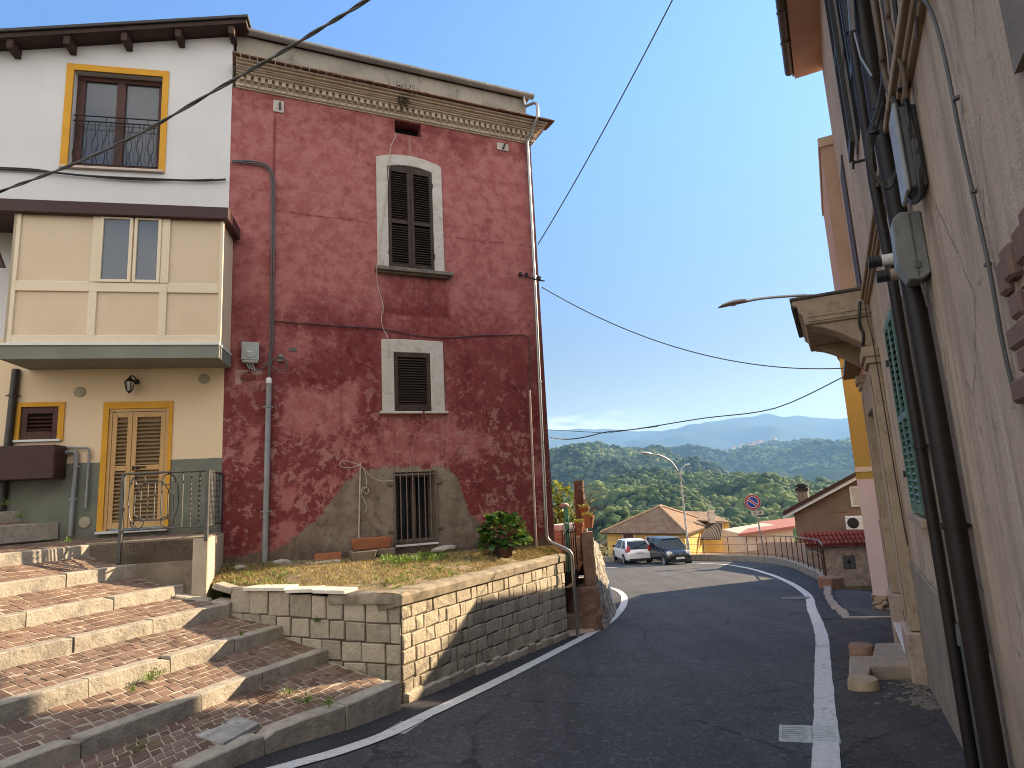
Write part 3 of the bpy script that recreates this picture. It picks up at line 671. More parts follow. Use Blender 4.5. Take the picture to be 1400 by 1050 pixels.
C0 = Vector((-1.5, 7.9, 0)); T0 = Vector((-4.45, 9.02, 0)); WE = Vector((.82, 12.62, 0))
EDGES = [ # (height, edge line from its right end to the left)
 (-.36, [(-1.46,7.55),(-1.85,6.88),(-2.33,6.31),(-2.78,5.49),(-3.28,4.3),(-3.7,2.6),(-3.9,.5)]),
 (-.115, [(-2.48,8.27),(-3.02,7.24),(-3.50,6.12),(-4.0,5.03),(-4.6,3.4),(-5.0,1.5)]),
 (.148, [(-3.17,8.54),(-3.85,7.1),(-4.56,5.69),(-5.3,4.0),(-5.9,2.0)]),
 (.403, [(-3.99,8.85),(-4.55,7.8),(-5.24,6.49),(-6.1,4.7),(-6.8,2.5)]),
 (.685, [(-4.74,8.96),(-5.63,6.93),(-6.6,4.8),(-7.4,2.6)]),
 (.99, [(-5.33,8.84),(-6.02,7.37),(-7.0,5.3),(-7.9,3)]),
 (1.30, [(-5.92,8.72),(-6.55,7.35),(-7.6,5.2),(-8.5,3)]),
 (1.62, [(-7.10,9.70),(-7.85,8.1),(-8.9,5.9),(-9.8,3.5)]),
 (1.81, [(-7.60,9.60),(-8.5,7.8),(-9.6,5.5),(-10.5,3.5)])]
def resample(pts, n):
    P = [Vector((p[0], p[1], 0)) for p in pts]
    P = smoothpath(P, 8)
    L = [0]
    for i in range(1, len(P)): L.append(L[-1] + (P[i]-P[i-1]).length)
    out = []
    for k in range(n):
        s = L[-1]*k/(n-1); i = 0
        while i < len(L)-2 and L[i+1] < s: i += 1
        t = (s-L[i])/max(1e-9, L[i+1]-L[i]); out.append(P[i].lerp(P[i+1], t))
    return out, L[-1]
stairs = thing('stone_stairs', 'broad curved stone stairway paved with reddish setts climbing from the road to the white house', 'stairway', loc=(-3.2,6.5,-.6))
def sp(name, mb, mat, **k):
    mb.v = [(p[0]+3.2, p[1]-6.5, p[2]+.6) for p in mb.v]; return part(name, mb, mat, stairs, **k)
RIS = .16; KW = .17
for k in range(len(EDGES)):
    z, e = EDGES[k]
    rise = .16 if k else .30
    E_, L_ = resample(e, 120)
    def inward(i):
        t = (E_[min(i+1,119)] - E_[max(i-1,0)]).normalized(); return Vector((-t.y, t.x, 0)) * -1
    # the uphill side is to the left of the downward camera: pick the normal pointing to the next edge
    nxt = EDGES[k+1][1] if k+1 < len(EDGES) else [(p[0]-.8, p[1]-.3) for p in e]
    mid = Vector((nxt[1][0], nxt[1][1], 0)) - E_[30]
    sgn = 1 if inward(30).dot(mid) > 0 else -1
    # kerb stones
    mb = MB(); s = 0.0; i0 = 0
    kw = .20 if k == 0 else KW
    while i0 < 118:
        ln = random.uniform(.75, 1.25); i1 = min(119, i0 + max(4, int(ln/L_*119)))
        if i1 > 114: i1 = 119
        g = .006; dz = random.uniform(-.008, .008); do = random.uniform(-.012, .012)
        m = max(1, (i1-i0)//2)
        idx = [i0 + (i1-i0)*q//m for q in range(m+1)]
        ring = []
        for q in idx:
            t = (E_[min(q+1,119)] - E_[max(q-1,0)]).normalized(); n = inward(q)*sgn
            p = E_[q] + t*(g if q == i0 else (-g if q == i1 else 0)) + n*do
            w1 = mnoise.noise(p*3.1)*.012+mnoise.noise(p*13)*.009; w2 = mnoise.noise(p*3.7+Vector((9,1,3)))*.010+mnoise.noise(p*15)*.010; w3 = mnoise.noise(p*2.3+Vector((3,7,5)))*.014
            zt = z + (random.uniform(-.045,-.01) if (q in (i0,i1) and random.random() < .18) else 0) + dz
            ring.append((p + n*(-.012+w3) + Vector((0,0,z-rise-.10)), p + n*w1 + Vector((0,0,zt-.012)), p + n*(.014+w1) + Vector((0,0,zt+w2*.4)), p + n*kw + Vector((0,0,zt+w2*.4)), p + n*kw + Vector((0,0,z-rise-.10))))
        vs = [v for r_ in ring for v in r_]; fs = []
        for q in range(m):
            for j in range(5): fs.append((q*5+j, q*5+(j+1)%5, (q+1)*5+(j+1)%5, (q+1)*5+j) if sgn < 0 else (q*5+j, (q+1)*5+j, (q+1)*5+(j+1)%5, q*5+(j+1)%5))
        fs += [(0,1,2,3,4) if sgn > 0 else (4,3,2,1,0), tuple(m*5+j for j in ((4,3,2,1,0) if sgn > 0 else (0,1,2,3,4)))]
        mb.add(vs, fs); i0 = i1
    kb = sp('kerb_stone_row' if k else 'road_kerb', mb, M_KERB)
    # sloping tread up to the foot of the next riser
    if k+1 < len(EDGES):
        z2 = EDGES[k+1][0] - RIS; e2 = EDGES[k+1][1]
        if k == 6: z2 = 1.33; e2 = [(-4.95,10.2),(-7.0,9.75),(-7.9,8.0),(-8.9,5.9),(-9.8,3.5)]
    else: z2 = z + .1; e2 = [(-8.4,9.45),(-9.6,7.4),(-10.8,5.2),(-11.6,3.4)]
    B_, L2 = resample(e2, 120)
    A_ = [E_[i] + inward(i)*sgn*(kw-.01) for i in range(120)]
    nj = 26 if k in (0, 6) else 14
    def surf(u, v):
        i = min(118, int(u*119)); f = u*119 - i
        a = A_[i].lerp(A_[i+1], f); b_ = B_[i].lerp(B_[i+1], f); p = a.lerp(b_, v)
        bump = .012*mnoise.noise(p*1.7) + .008*mnoise.noise(p*4.1)
        if 0 < v < 1: pass
        return Vector((p.x, p.y, z - .012 + (z2 - z + .012)*v + bump*min(1, 6*v*(1-v)+.2)))
    mb = MB(); nu = 60; nv = 8
    vs = [surf(i/nu, j/nv) - Vector((0,0,.002)) for i in range(nu+1) for j in range(nv+1)]
    fs = [(i*(nv+1)+j, (i+1)*(nv+1)+j, (i+1)*(nv+1)+j+1, i*(nv+1)+j+1) for i in range(nu) for j in range(nv)]
    mb.add(vs, fs)
    tr = sp('tread', mb, M_JOINT, smooth=180)
    # setts
    mb = MB(); width = sum((A_[q]-B_[q]).length for q in (5, 40, 80))/3
    rows = max(2, int(round(width/.122)))
    for r_ in range(rows):
        u = random.uniform(0, .01)
        while u < (.86 if k < 7 else 1):
            du = random.uniform(.09, .16)/L_
            v0 = r_/rows; v1 = (r_+1)/rows
            w0 = .03*mnoise.noise(Vector((u*30, r_*.7, k*3))); gg = .0055/L_; gv = .055
            c = [surf(min(1,max(0,uu)), min(1, max(0, vv))) for uu, vv in ((u+gg, v0+w0+gv/rows), (u+du-gg, v0+w0+gv/rows+.01*random.uniform(-1,1)), (u+du-gg, v1+w0-gv/rows), (u+gg, v1+w0-gv/rows+.01*random.uniform(-1,1)))]
            h = random.uniform(.0, .006); cc = (c[0]+c[1]+c[2]+c[3])/4
            tilt = Vector((random.uniform(-.02,.02), random.uniform(-.02,.02), 0))
            lo = [p - Vector((0,0,.03)) for p in c]
            hi = [p.lerp(cc, .10) + Vector((0,0,h + (p-cc).dot(tilt)*2)) for p in c]
            mid_ = [p + Vector((0,0,h-.005 + (p-cc).dot(tilt)*2)) for p in c]
            o = mb.v.__len__()
            mb.add(lo+mid_+hi, [(0,1,5,4),(1,2,6,5),(2,3,7,6),(3,0,4,7),(4,5,9,8),(5,6,10,9),(6,7,11,10),(7,4,8,11),(8,9,10,11)] if sgn < 0 else [(4,5,1,0),(5,6,2,1),(6,7,3,2),(7,4,0,3),(8,9,5,4),(9,10,6,5),(10,11,7,6),(11,8,4,7),(11,10,9,8)])
            u += du
    st = sp('setts', mb, M_SETT); st.parent = tr; st.matrix_parent_inverse = Matrix()
# solid body under the stairs so that nothing shows through
# terrace block below the railing
def frame2(a, b):
    """x from a to b, y to the inside (left of the viewer's back), z up"""
    x = (b-a); x.z = 0; x.normalize(); y = Vector((-x.y, x.x, 0))
    return Matrix(((x.x, y.x, 0, a.x), (x.y, y.y, 0, a.y), (0,0,1,0), (0,0,0,1)))
mb = MB()
A = Vector((-6.0, 8.70, 0)); Jn = Vector((-4.80, 10.22, 0))
def wedge(mb, a, b, z0, z1, th, mi=None):
    d = (b-a).normalized(); n = Vector((-d.y, d.x, 0))*th
    mb.hexa([a+Vector((0,0,z0)), b+Vector((0,0,z0)), b+n+Vector((0,0,z0)), a+n+Vector((0,0,z0))], [a+Vector((0,0,z1)), b+Vector((0,0,z1)), b+n+Vector((0,0,z1)), a+n+Vector((0,0,z1))], mi)
ter = thing('terrace', 'raised concrete terrace block in front of the tan door', 'terrace', loc=(-4.45, 9.02, .1))
def tp(name, mb, mat, **k):
    mb.v = [(p[0]+4.45, p[1]-9.02, p[2]-.1) for p in mb.v]; return part(name, mb, mat, ter, **k)
wedge(mb, A, T0, -.1, 1.30, .18); tp('front_wall', mb, M_CONC, bevel=.015)
mb = MB(); wedge(mb, T0+Vector((.012,.0,0)), Jn+Vector((.02,0,0)), -.1, 1.29, .2); tp('side_wall', mb, weathered('pale_render', (.52,.44,.33), (.43,.36,.27), 3, .9, .3), bevel=.012)
mb = MB()
q = [A, T0, Jn, Vector((-6.2,9.9,0))]
mb.hexa([p+Vector((0,0,1.0)) for p in q], [p+Vector((0,0,1.312)) for p in q]); tp('slab', mb, M_CONC)
mb = MB()
for (a, b_, za, zb) in (((-5.25,8.70),(-4.78,8.78),.83,.69),((-4.77,8.78),(-4.33,8.86),.68,.56),((-4.31,8.86),(-4.02,8.76),.57,.545)):
    a = Vector((*a,0)); b_ = Vector((*b_,0)); d = (b_-a).normalized(); n = Vector((-d.y,d.x,0))*.20
    mb.hexa([a+Vector((0,0,-.05)), b_+Vector((0,0,-.05)), b_+n+Vector((0,0,-.05)), a+n+Vector((0,0,-.05))], [a+Vector((0,0,za-.12)), b_+Vector((0,0,zb-.12)), b_+n+Vector((0,0,zb-.10)), a+n+Vector((0,0,za-.10))])
tp('sloping_kerb', mb, M_KERB, bevel=.015)
# railing
rail = thing('terrace_railing', 'wrought iron railing with scrolls in front of the tan door', 'railing', loc=(-4.45, 9.02, 1.3))
def rp(name, mb, mat, **k):
    mb.v = [(p[0]+4.45, p[1]-9.02, p[2]-1.3) for p in mb.v]; return part(name, mb, mat, rail, **k)
P_L = at(183, 740, 9.02); P_L.z = 1.31; P_L = Vector((-5.56, 8.80, 0)); P_T = Vector((-4.47, 9.02, 0)); P_J = Vector((-4.83, 10.19, 0))
def on(a, b, s, z): p = a.lerp(b, s); return Vector((p.x, p.y, z))
for (p, zb) in ((P_L, 1.02), (P_T, 1.25), (P_J, 1.30)):
    mb = MB(); mb.cbox((p.x, p.y, (zb+2.24)/2), (.045, .045, 2.24-zb)); rp('post', mb, M_GREYIRON)
for (a, b_) in ((P_L, P_T), (P_T, P_J)):
    mb = MB(); mb.tube([on(a,b_,0,2.245), on(a,b_,1,2.245)], .018, 6); rp('handrail', mb, M_GREYIRON)
    mb = MB(); mb.tube([on(a,b_,0,1.46), on(a,b_,1,1.46)], .012, 6); rp('bottom_rail', mb, M_GREYIRON)
mb = MB()
Lf = (P_T-P_L).length
def bar(s0, z0, s1, z1, r=.009, a=P_L, b_=P_T): mb.tube([on(a,b_,s0,z0), on(a,b_,s1,z1)], r, 5)
for s in (.21, .29, .37, .45, .53): bar(s, 1.58, s, 2.12 if s not in (.21, .53) else 2.0)
bar(.53, 2.0, .60, 1.92); bar(.60, 1.92, .60, 1.72); bar(.60, 1.72, .50, 1.58); bar(.50, 1.58, .21, 1.58); bar(.21, 1.58, .14, 1.68); bar(.14, 1.68, .14, 1.95); bar(.14, 1.95, .24, 2.10); bar(.24, 2.10, .46, 2.12); bar(.46,2.12,.53,2.0)
def curl(cx, cz, r0, a0, a1, turns=1): mb.tube([on(P_L,P_T,cx + r0*(1-.55*t)*math.cos(a0+(a1-a0)*t)/Lf, cz + r0*(1-.55*t)*math.sin(a0+(a1-a0)*t)) for t in np.linspace(0,1,18)], .009, 5)
curl(.19, 2.13, .10, R(200), R(-250)); curl(.52, 2.13, .10, R(-20), R(420)); curl(.19, 1.56, .10, R(160), R(560)); curl(.52, 1.56, .10, R(20), R(-400))
mb.tube(smoothpath([on(P_L,P_T,.52,2.23), on(P_L,P_T,.62,2.16), on(P_L,P_T,.65,1.9), on(P_L,P_T,.655,1.8), on(P_L,P_T,.62,1.6), on(P_L,P_T,.61,1.48)]), .010, 5)
mb.tube(smoothpath([on(P_L,P_T,.20,2.23), on(P_L,P_T,.10,2.16), on(P_L,P_T,.07,1.9), on(P_L,P_T,.07,1.8), on(P_L,P_T,.10,1.6), on(P_L,P_T,.20,1.47)]), .010, 5)
bar(.70, 1.46, .70, 2.24, .010)
for s in (.80, .90):
    bar(s, 1.46, s, 2.24, .008)
    for q in range(10): c = on(P_L,P_T,s,1.54+q*.07); mb.cbox(c, (.024,.024,.026), Matrix.Rotation(R(45),4,'Z'))
for q in range(9):
    s = .1+q*.1; bar(s, 1.46, s, 2.24, .008, P_T, P_J)
    if q % 2:
        for w_ in range(8): mb.cbox(on(P_T,P_J,s,1.56+w_*.08), (.024,.024,.026), Matrix.Rotation(R(45),4,'Z'))
rp('scrollwork', mb, M_GREYIRON)
# ---------------- planter wall
pl = thing('planter_wall', 'stone block retaining wall of the raised bed with a worn concrete coping', 'wall', loc=(C0.x, C0.y, -.75))
def pp(name, mb, mat, **k):
    mb.v = [(p[0]-C0.x, p[1]-C0.y, p[2]+.75) for p in mb.v]; return part(name, mb, mat, pl, **k)
TL = Vector((-4.02, 8.86, 0))
def topz(p): return None
def block(mb, a, d, n, s0, s1, z0, z1, out):
    """roughly dressed stone on the wall plane through a along d, outward n"""
    g = .0085
    j = lambda s=.008: random.uniform(-s, s)
    P = [(s0+g+j(), z0+g+j()), (s1-g+j(), z0+g+j()), (s1-g+j(), z1-g+j()), (s0+g+j(), z1-g+j())]
    cx = (s0+s1)/2; cz = (z0+z1)/2
    base = [a + d*s + Vector((0,0,z)) - n*.03 for s, z in P]
    f0 = [a + d*s + Vector((0,0,z)) + n*(out*.55) for s, z in P]
    f1 = [a + d*(cx+(s-cx)*(1-.022/(s1-s0))) + Vector((0,0,cz+(z-cz)*(1-.022/(z1-z0)))) + n*(out+j(.006)) for s, z in P]
    c = a + d*cx + Vector((0,0,cz)) + n*(out+random.uniform(0,.012))
    vs = base+f0+f1+[c]
    fs = [(0,1,5,4),(1,2,6,5),(2,3,7,6),(3,0,4,7),(4,5,9,8),(5,6,10,9),(6,7,11,10),(7,4,8,11),(8,9,12),(9,10,12),(10,11,12),(11,8,12)]
    mb.add(vs, fs)
d1 = (C0-TL).normalized(); n1 = Vector((d1.y, -d1.x, 0)); L1 = (C0-TL).length
d2 = (WE-C0).normalized(); n2 = Vector((d2.y, -d2.x, 0)); L2_ = (WE-C0).length
th = .32
core = MB()
for (a, d, n, L, zt0, zt1) in ((TL, d1, n1, L1, .545, .43), (C0, d2, n2, L2_, .43, .30)):
    b_ = a + d*L; V = lambda p, z: Vector((p.x, p.y, z))
    core.hexa([V(a,-1.5), V(b_,-1.5), V(b_-n*th,-1.5), V(a-n*th,-1.5)], [V(a,zt0), V(b_,zt1), V(b_-n*th,zt1), V(a-n*th,zt0)])
pp('core', core, M_MORTAR)
mb = MB()
# front face: bigger stones, courses follow the steps
zc = [-.72, -.52, -.27, -.03, .20, .43]
for r_ in range(5):
    s = L1
    if r_ == 4: s = L1
    while s > (.0 if r_ > 2 else (.75 if r_ == 2 else (1.45 if r_ == 1 else 2.0))):
        w_ = random.uniform(.22, .36) if s < L1-.1 else random.uniform(.15, .22)
        top = zc[r_+1] + (.112*(1-s/L1) if r_ == 4 else 0) + (.03*(1-s/L1)*r_)
        block(mb, TL, d1, n1, max(0, s-w_), s, zc[r_] + .03*(1-s/L1)*max(0, r_-1), top, random.uniform(.012, .026)); s -= w_
# side face along the road: wide and narrow stones in turn
zr = lambda s: roadz((C0+d2*s).y)
for r_ in range(6):
    s = 0; wide = (r_ % 2 == 0)
    while s < L2_-.02:
        w_ = random.uniform(.30, .40) if wide else random.uniform(.14, .20)
        if s == 0: w_ = random.uniform(.18,.3)
        wide = not wide; e_ = min(L2_, s+w_)
        if L2_-e_ < .08: e_ = L2_
        f = (s+e_)/2/L2_; zt = .43 + (.30-.43)*f; zb = -.62 + (-.98+.62)*f
        h = (zt-zb)/6
        block(mb, C0, d2, n2, s, e_, zb+h*r_, zb+h*(r_+1), random.uniform(.010, .022)); s = e_
pp('stone_facing', mb, M_STONE)
mb = MB(); s = 0   # ragged footing stones
while s < L2_:
    w_ = random.uniform(.18,.42); e_ = min(L2_, s+w_); f = s/L2_
    block(mb, C0+n2*.015, d2, n2, s, e_, -.85-.40*f, -.60-.39*f+random.uniform(-.03,.02), random.uniform(.03,.07)); s = e_
pp('footing', mb, M_STONE)
mb = MB()
def coping(a, d, n, L, z0, z1, seg, out, wid, hgt):
    k = int(L/seg)
    rows = []
    for i in range(k+1):
        s = L*i/k; p = a + d*s; zt = z0 + (z1-z0)*i/k; q = lambda m: mnoise.noise(Vector((p.x*2.3, p.y*2.3, m)))*.016
        rows.append([p + n*(out+q(1)) + Vector((0,0,zt-hgt+q(6)*.5)), p + n*(out+.012+q(2)) + Vector((0,0,zt-.03+q(3))), p + n*(out-.025+q(2)) + Vector((0,0,zt+q(4)*.5)), p - n*wid*.5 + Vector((0,0,zt+.012+q(5))), p - n*(wid+q(1)) + Vector((0,0,zt+q(7)*.4)), p - n*(wid+.01) + Vector((0,0,zt-hgt-.1))])
    m = 6; vs = [v for r_ in rows for v in r_]
    fs = [(i*m+j, (i+1)*m+j, (i+1)*m+j+1, i*m+j+1) for i in range(k) for j in range(m-1)] + [tuple(range(m)), tuple(reversed(range(k*m, k*m+m)))]
    mb.add(vs, fs)
coping(C0-d2*.05, d2, n2, L2_+.06, .565, .44, .09, .05, .36, .135)
coping(TL+d1*(L1-1.05), d1, n1, 1.08, .555, .565, .09, .045, .30, .125)
pp('coping', mb, M_COPING, smooth=50)
# soil and dry grass of the bed
mb = MB(); nu, nv = 44, 22
Ja = J + Vector((.0,0,0)); ru = Vector((math.sin(R(66)), math.cos(R(66)), 0))
def bed(u, v):
    # u along facade 0..1, v from the facade to the walls
    f = J + ru*(u*6.0) + Vector((0,-.0,0)); zf = .80 - .18*u
    if u < .42: o = T0.lerp(C0, u/.42)
    else: o = C0.lerp(WE, (u-.42)/.58)
    o = o - (n1 if u < .42 else n2)*.1*(1 if u < .99 else 0)
    zo = (.60 - .07*u/.42) if u < .42 else (.525-.11*(u-.42)/.58)
    p = f.lerp(o, v); z = zf + (zo-zf)*v + .035*mnoise.noise(p*2.2) + .015*mnoise.noise(p*6)
    return Vector((p.x, p.y, z))
vs = [bed(i/nu, j/nv) for i in range(nu+1) for j in range(nv+1)]
mb.add(vs, [(i*(nv+1)+j, i*(nv+1)+j+1, (i+1)*(nv+1)+j+1, (i+1)*(nv+1)+j) for i in range(nu) for j in range(nv)])
struct('ground', mb, weathered('dry_soil', (.30,.23,.135), (.17,.13,.08), 5, .95, .9, c3=(.34,.28,.14), stain=.6, fine=50), smooth=180)
def leafmat(name, c1, c2, c3=None, rough=.55, trans=.25):
    n = NT(name); r = n.island()
    col = n.ramp(r, [(0, c1), (.6, c2), (1, c3 or c2)])
    n.done(col, rough, 0, .35)
    t = n.node('ShaderNodeBsdfTranslucent'); n.put(t.inputs[0], col)
    m = n.node('ShaderNodeMixShader'); m.inputs[0].default_value = trans
    n.L.new(n.b.outputs[0], m.inputs[1]); n.L.new(t.outputs[0], m.inputs[2]); n.L.new(m.outputs[0], n.out.inputs[0])
    return n.mat
def blades(n, pos, h0, h1, w, lean=.5):
    mb = MB()
    for _ in range(n):
        p = pos(); a = random.uniform(0, 6.28); h = random.uniform(h0, h1); d = Vector((math.cos(a), math.sin(a), 0)); s = Vector((-d.y, d.x, 0))*w
        l = random.uniform(.1, lean)*h
        m_ = p + d*l*.4 + Vector((0,0,h*.6)); t = p + d*l + Vector((0,0,h))
        mb.add([p-s, p+s, m_+s*.7, m_-s*.7, t], [(0,1,2,3),(3,2,4)])
    return mb
def bpos(): 
    while True:
        u, v = random.random(), random.uniform(.1, .97)
        if mnoise.noise(bed(u,v)*1.6) > -.25: return bed(u, v)
o = struct('dry_grass', blades(15000, bpos, .012, .065, .005, 1.8), leafmat('dry_grass_blades', (.22,.15,.06), (.46,.34,.15), (.30,.31,.09), .8, .2), kind='stuff')
def leafclump(mb, p, r, n, lw, ll, up=.5):
    for _ in range(n):
        a = random.uniform(0, 6.28); e = random.uniform(-.2, 1.2); d = Vector((math.cos(a)*math.cos(e), math.sin(a)*math.cos(e), math.sin(e)))
        q = p + d*r*random.uniform(.2, 1); s = Vector((-d.y, d.x, random.uniform(-.5,.5))).normalized()*lw*random.uniform(.6,1.2); l = (d + Vector((0,0,up))).normalized()*ll*random.uniform(.6,1.2)
        mb.add([q, q+l*.5+s, q+l, q+l*.5-s], [(0,1,2,3)])
mb = MB()
for _ in range(300):
    u = random.choice([random.uniform(.0,.2), random.uniform(.38,.62), random.uniform(.4,.6), random.uniform(0,1)]); v = random.choice([random.uniform(.1,.5), random.uniform(.55,.95)])
    p = bed(u, v); leafclump(mb, p, random.uniform(.02,.07), random.randint(8, 22), .009, .03)
for _ in range(60):
    p = bed(random.uniform(.42,.60), random.uniform(.20,.42)); leafclump(mb, p + Vector((0,0,.04)), random.uniform(.04,.11), 26, .012, .035)
o = struct('weeds', mb, leafmat('weed_leaves', (.07,.14,.02), (.15,.25,.04), (.26,.33,.07), .5, .35), kind='stuff')
# weeds on the stairs
mb = MB()
for (px, py, z, r, n) in ((213,922,.01,.10,40),(205,930,.0,.08,30),(198,905,.02,.05,16),(135,835,.42,.06,26),(110,838,.43,.05,18),(435,850,.2,.05,26),(160,1010,-.30,.10,20),(190,1025,-.30,.12,24),(330,868,.15,.03,14),(180,945,.0,.04,14),(420,960,-.31,.12,40),(450,965,-.32,.10,30),(395,950,-.3,.08,22),(25,707,1.72,.08,24),(8,690,2.0,.09,26),(92,741,1.4,.04,12),(300,790,.62,.08,24)):
    d = at(px, py, 1) - EYE; p = EYE + d*((z-EYE.z)/d.z) if z < 1.7 else at(px, py, 9.0)
    leafclump(mb, p, r, int(n*1.5), .008, .035)
    for _ in range(n):
        a = random.uniform(0,6.28); dd = Vector((math.cos(a), math.sin(a), 0))*r*random.random(); q = p + dd; s = Vector((-dd.y, dd.x, 0)).normalized()*.004; t = q + dd*.8 + Vector((0,0,random.uniform(.03,.10))); mb.add([q-s, q+s, t], [(0,1,2)])
struct('weeds', mb, bpy.data.materials['weed_leaves'], kind='stuff')
# white slabs lying on the front wall
for i, (s0, s1, z, tw, lab) in enumerate(((.27,.98,.60,-.02,'loose white marble slab on the planter wall, left of three'), (.99,1.42,.583,.02,'loose white marble slab on the planter wall, middle of three'), (1.43,1.93,.575,-.01,'loose white marble slab on the planter wall, right of three beside the concrete coping'))):
    m = MB(); m.box(-(s1-s0)/2, (s1-s0)/2, -.13, .16, 0, .045)
    p = TL + d1*((s0+s1)/2) - n1*.05; a = math.atan2(d1.y, d1.x)
    solo('marble_slab', m, plain('white_slab', (.70,.66,.57), .5, var=.08) if i == 0 else bpy.data.materials['white_slab'], lab, 'slab', 'marble slabs on the planter wall', M=Matrix.Translation((p.x, p.y, z-.03+.012)) @ Matrix.Rotation(a+tw, 4, 'Z') @ Matrix.Rotation(R(random.uniform(-1.5,1.5)), 4, 'Y'), bevel=.005)
# pots by the wall
def ground_on_bed(px, py, dz=0):
    best = None
    for i in range(61):
        for j in range(31):
            p = bed(i/60, j/30); w_ = p-EYE; Y = w_.dot(_fw); X_ = 700+F_PX*w_.dot(CR)/Y; Y_ = 525-F_PX*w_.dot(CU)/Y; e = (X_-px)**2+(Y_-py)**2
            if best is None or e < best[0]: best = (e, p)
    return best[1]
a66 = math.atan2(ru.y, ru.x)
p = J + ru*2.36; 
m = MB(); m.hexa([(-.16,-.10,0),(.16,-.10,0),(.16,.10,0),(-.16,.10,0)], [(-.21,-.13,.20),(.21,-.13,.20),(.21,.13,.20),(-.21,.13,.20)]); m.hexa([(-.18,-.10,.20),(.18,-.10,.20),(.18,.10,.20),(-.18,.10,.20)], [(-.17,-.09,.16),(.17,-.09,.16),(.17,.09,.16),(-.17,.09,.16)])
solo('planter_box', m, M_CONC, 'grey tapered concrete planter on the soil under the terracotta trough', 'planter', M=Matrix.Translation((p.x+.02, p.y-.42, .66)) @ Matrix.Rotation(a66, 4, 'Z'), bevel=.012)
m = MB(); m.box(-.20,.20,-.10,.10,-.05,.0)
solo('paving_stone', m, bpy.data.materials['white_slab'], 'pale flat stone under the grey concrete planter', 'stone', M=Matrix.Translation((p.x+.02, p.y-.42, .655)) @ Matrix.Rotation(a66, 4, 'Z'), bevel=.01)
m = MB()
P8 = [(-.32,0),(.30,0),(.34,.17),(.22,.20),(.05,.185),(-.1,.205),(-.28,.19),(-.36,.18)]
m.prism(P8, -.10, .08); 
solo('terracotta_trough', m, M_TERRA, 'broken reddish terracotta trough against the wall left of the barred window', 'planter', M=Matrix.Translation((p.x+.10, p.y-.10, .855)) @ Matrix.Rotation(a66, 4, 'Z'), bevel=.012)
m = MB(); m.box(-.38,.38,-.14,.14,-.12,.0); 
solo('stone_ledge', m, M_CONC, 'low concrete ledge under the terracotta trough', 'ledge', M=Matrix.Translation((p.x+.10, p.y-.10, .854)) @ Matrix.Rotation(a66, 4, 'Z'), bevel=.02)
m = MB(); m.box(-.27,.27,-.10,.10,.0,.045); q = J + ru*1.62
solo('paving_stone', m, bpy.data.materials['white_slab'], 'white strip of stone lying on the soil beside the red tile', 'stone', M=Matrix.Translation((q.x+.1, q.y-.38, .70)) @ Matrix.Rotation(a66+.1, 4, 'Z'), bevel=.008)
m = MB(); m.box(-.22,.22,-.02,.02,.0,.16)
solo('red_tile', m, M_TERRA, 'red tile leaning on the wall behind the white strip of stone', 'tile', M=Matrix.Translation((q.x+.12, q.y-.16, .70)) @ Matrix.Rotation(a66, 4, 'Z') @ Matrix.Rotation(R(-14), 4, 'X'), bevel=.006)
def rock(r, seed, sx=1, sy=1, sz=.7, sub=2):
    bmx = bmesh.new(); bmesh.ops.create_icosphere(bmx, subdivisions=sub, radius=r)
    for v in bmx.verts:
        n_ = mnoise.noise(v.co*(1.6/r) + Vector((seed, seed*2.1, 0))); v.co *= 1 + .35*n_; v.co.x *= sx; v.co.y *= sy; v.co.z *= sz
    m = MB(); m.add([v.co.copy() for v in bmx.verts], [tuple(w_.index for w_ in f.verts) for f in bmx.faces]); bmx.free(); return m
for (u, off, z, r, sx, lab) in ((.93,.20,.76,.10,1.7,'white stone lying at the foot of the red wall right of the grey conduit'), (.32,.35,.76,.07,1.5,'grey stone in the left corner of the bed'), (3.75,.08,.74,.10,2.4,'flat pale stone at the foot of the wall under the barred window')):
    q = J + ru*u; m = rock(r, u*3, sx, 1, .65)
    solo('loose_stone', m, weathered('pale_stone', (.45,.41,.36), (.36,.32,.28), 8, .9, .4) if u == .93 else bpy.data.materials['pale_stone'], lab, 'stone', M=Matrix.Translation((q.x+off*.4, q.y-off, z)) @ Matrix.Rotation(a66, 4, 'Z'))
q = T0.lerp(C0, .10) + Vector((.02,.06,0))
m = MB(); m.box(-.17,.17,-.09,.09,0,.085)
solo('loose_stone', m, M_KERB, 'loose reddish block at the corner of the terrace', 'stone', M=Matrix.Translation((q.x, q.y, .555)) @ Matrix.Rotation(R(-20), 4, 'Z') @ Matrix.Rotation(R(12), 4, 'Y'), bevel=.012)
# glossy broad-leaved shrub in a pot at the right end of the bed
def broadleaf(mb, p, d, size, curl=.3):
    d = d.normalized(); up = Vector((0,0,1)); s = d.cross(up)
    s = s.normalized() if s.length > .05 else Vector((1,0,0)); n_ = s.cross(d).normalized()
    prof = [(0,.06),(.2,.42),(.45,.58),(.7,.50),(.9,.25),(1,.0)]
    vs = []; fs = []
    for i, (t, w_) in enumerate(prof):
        c = p + d*size*t - n_*size*curl*t*t
        vs += [c - s*size*w_*.85 + n_*size*.10*w_, c, c + s*size*w_*.85 + n_*size*.10*w_]
        if i: fs += [(i*3-3, i*3-2, i*3+1, i*3), (i*3-2, i*3-1, i*3+2, i*3+1)]
    mb.add(vs, fs)
sh = ground_on_bed(692, 768); sh = J + ru*4.72 + Vector((.22,-.50,0)); sh.z = .56
t = thing('hydrangea_shrub', 'glossy dark green broad-leaved shrub in a low pot by the downpipe', 'plant', loc=sh)
mb = MB()
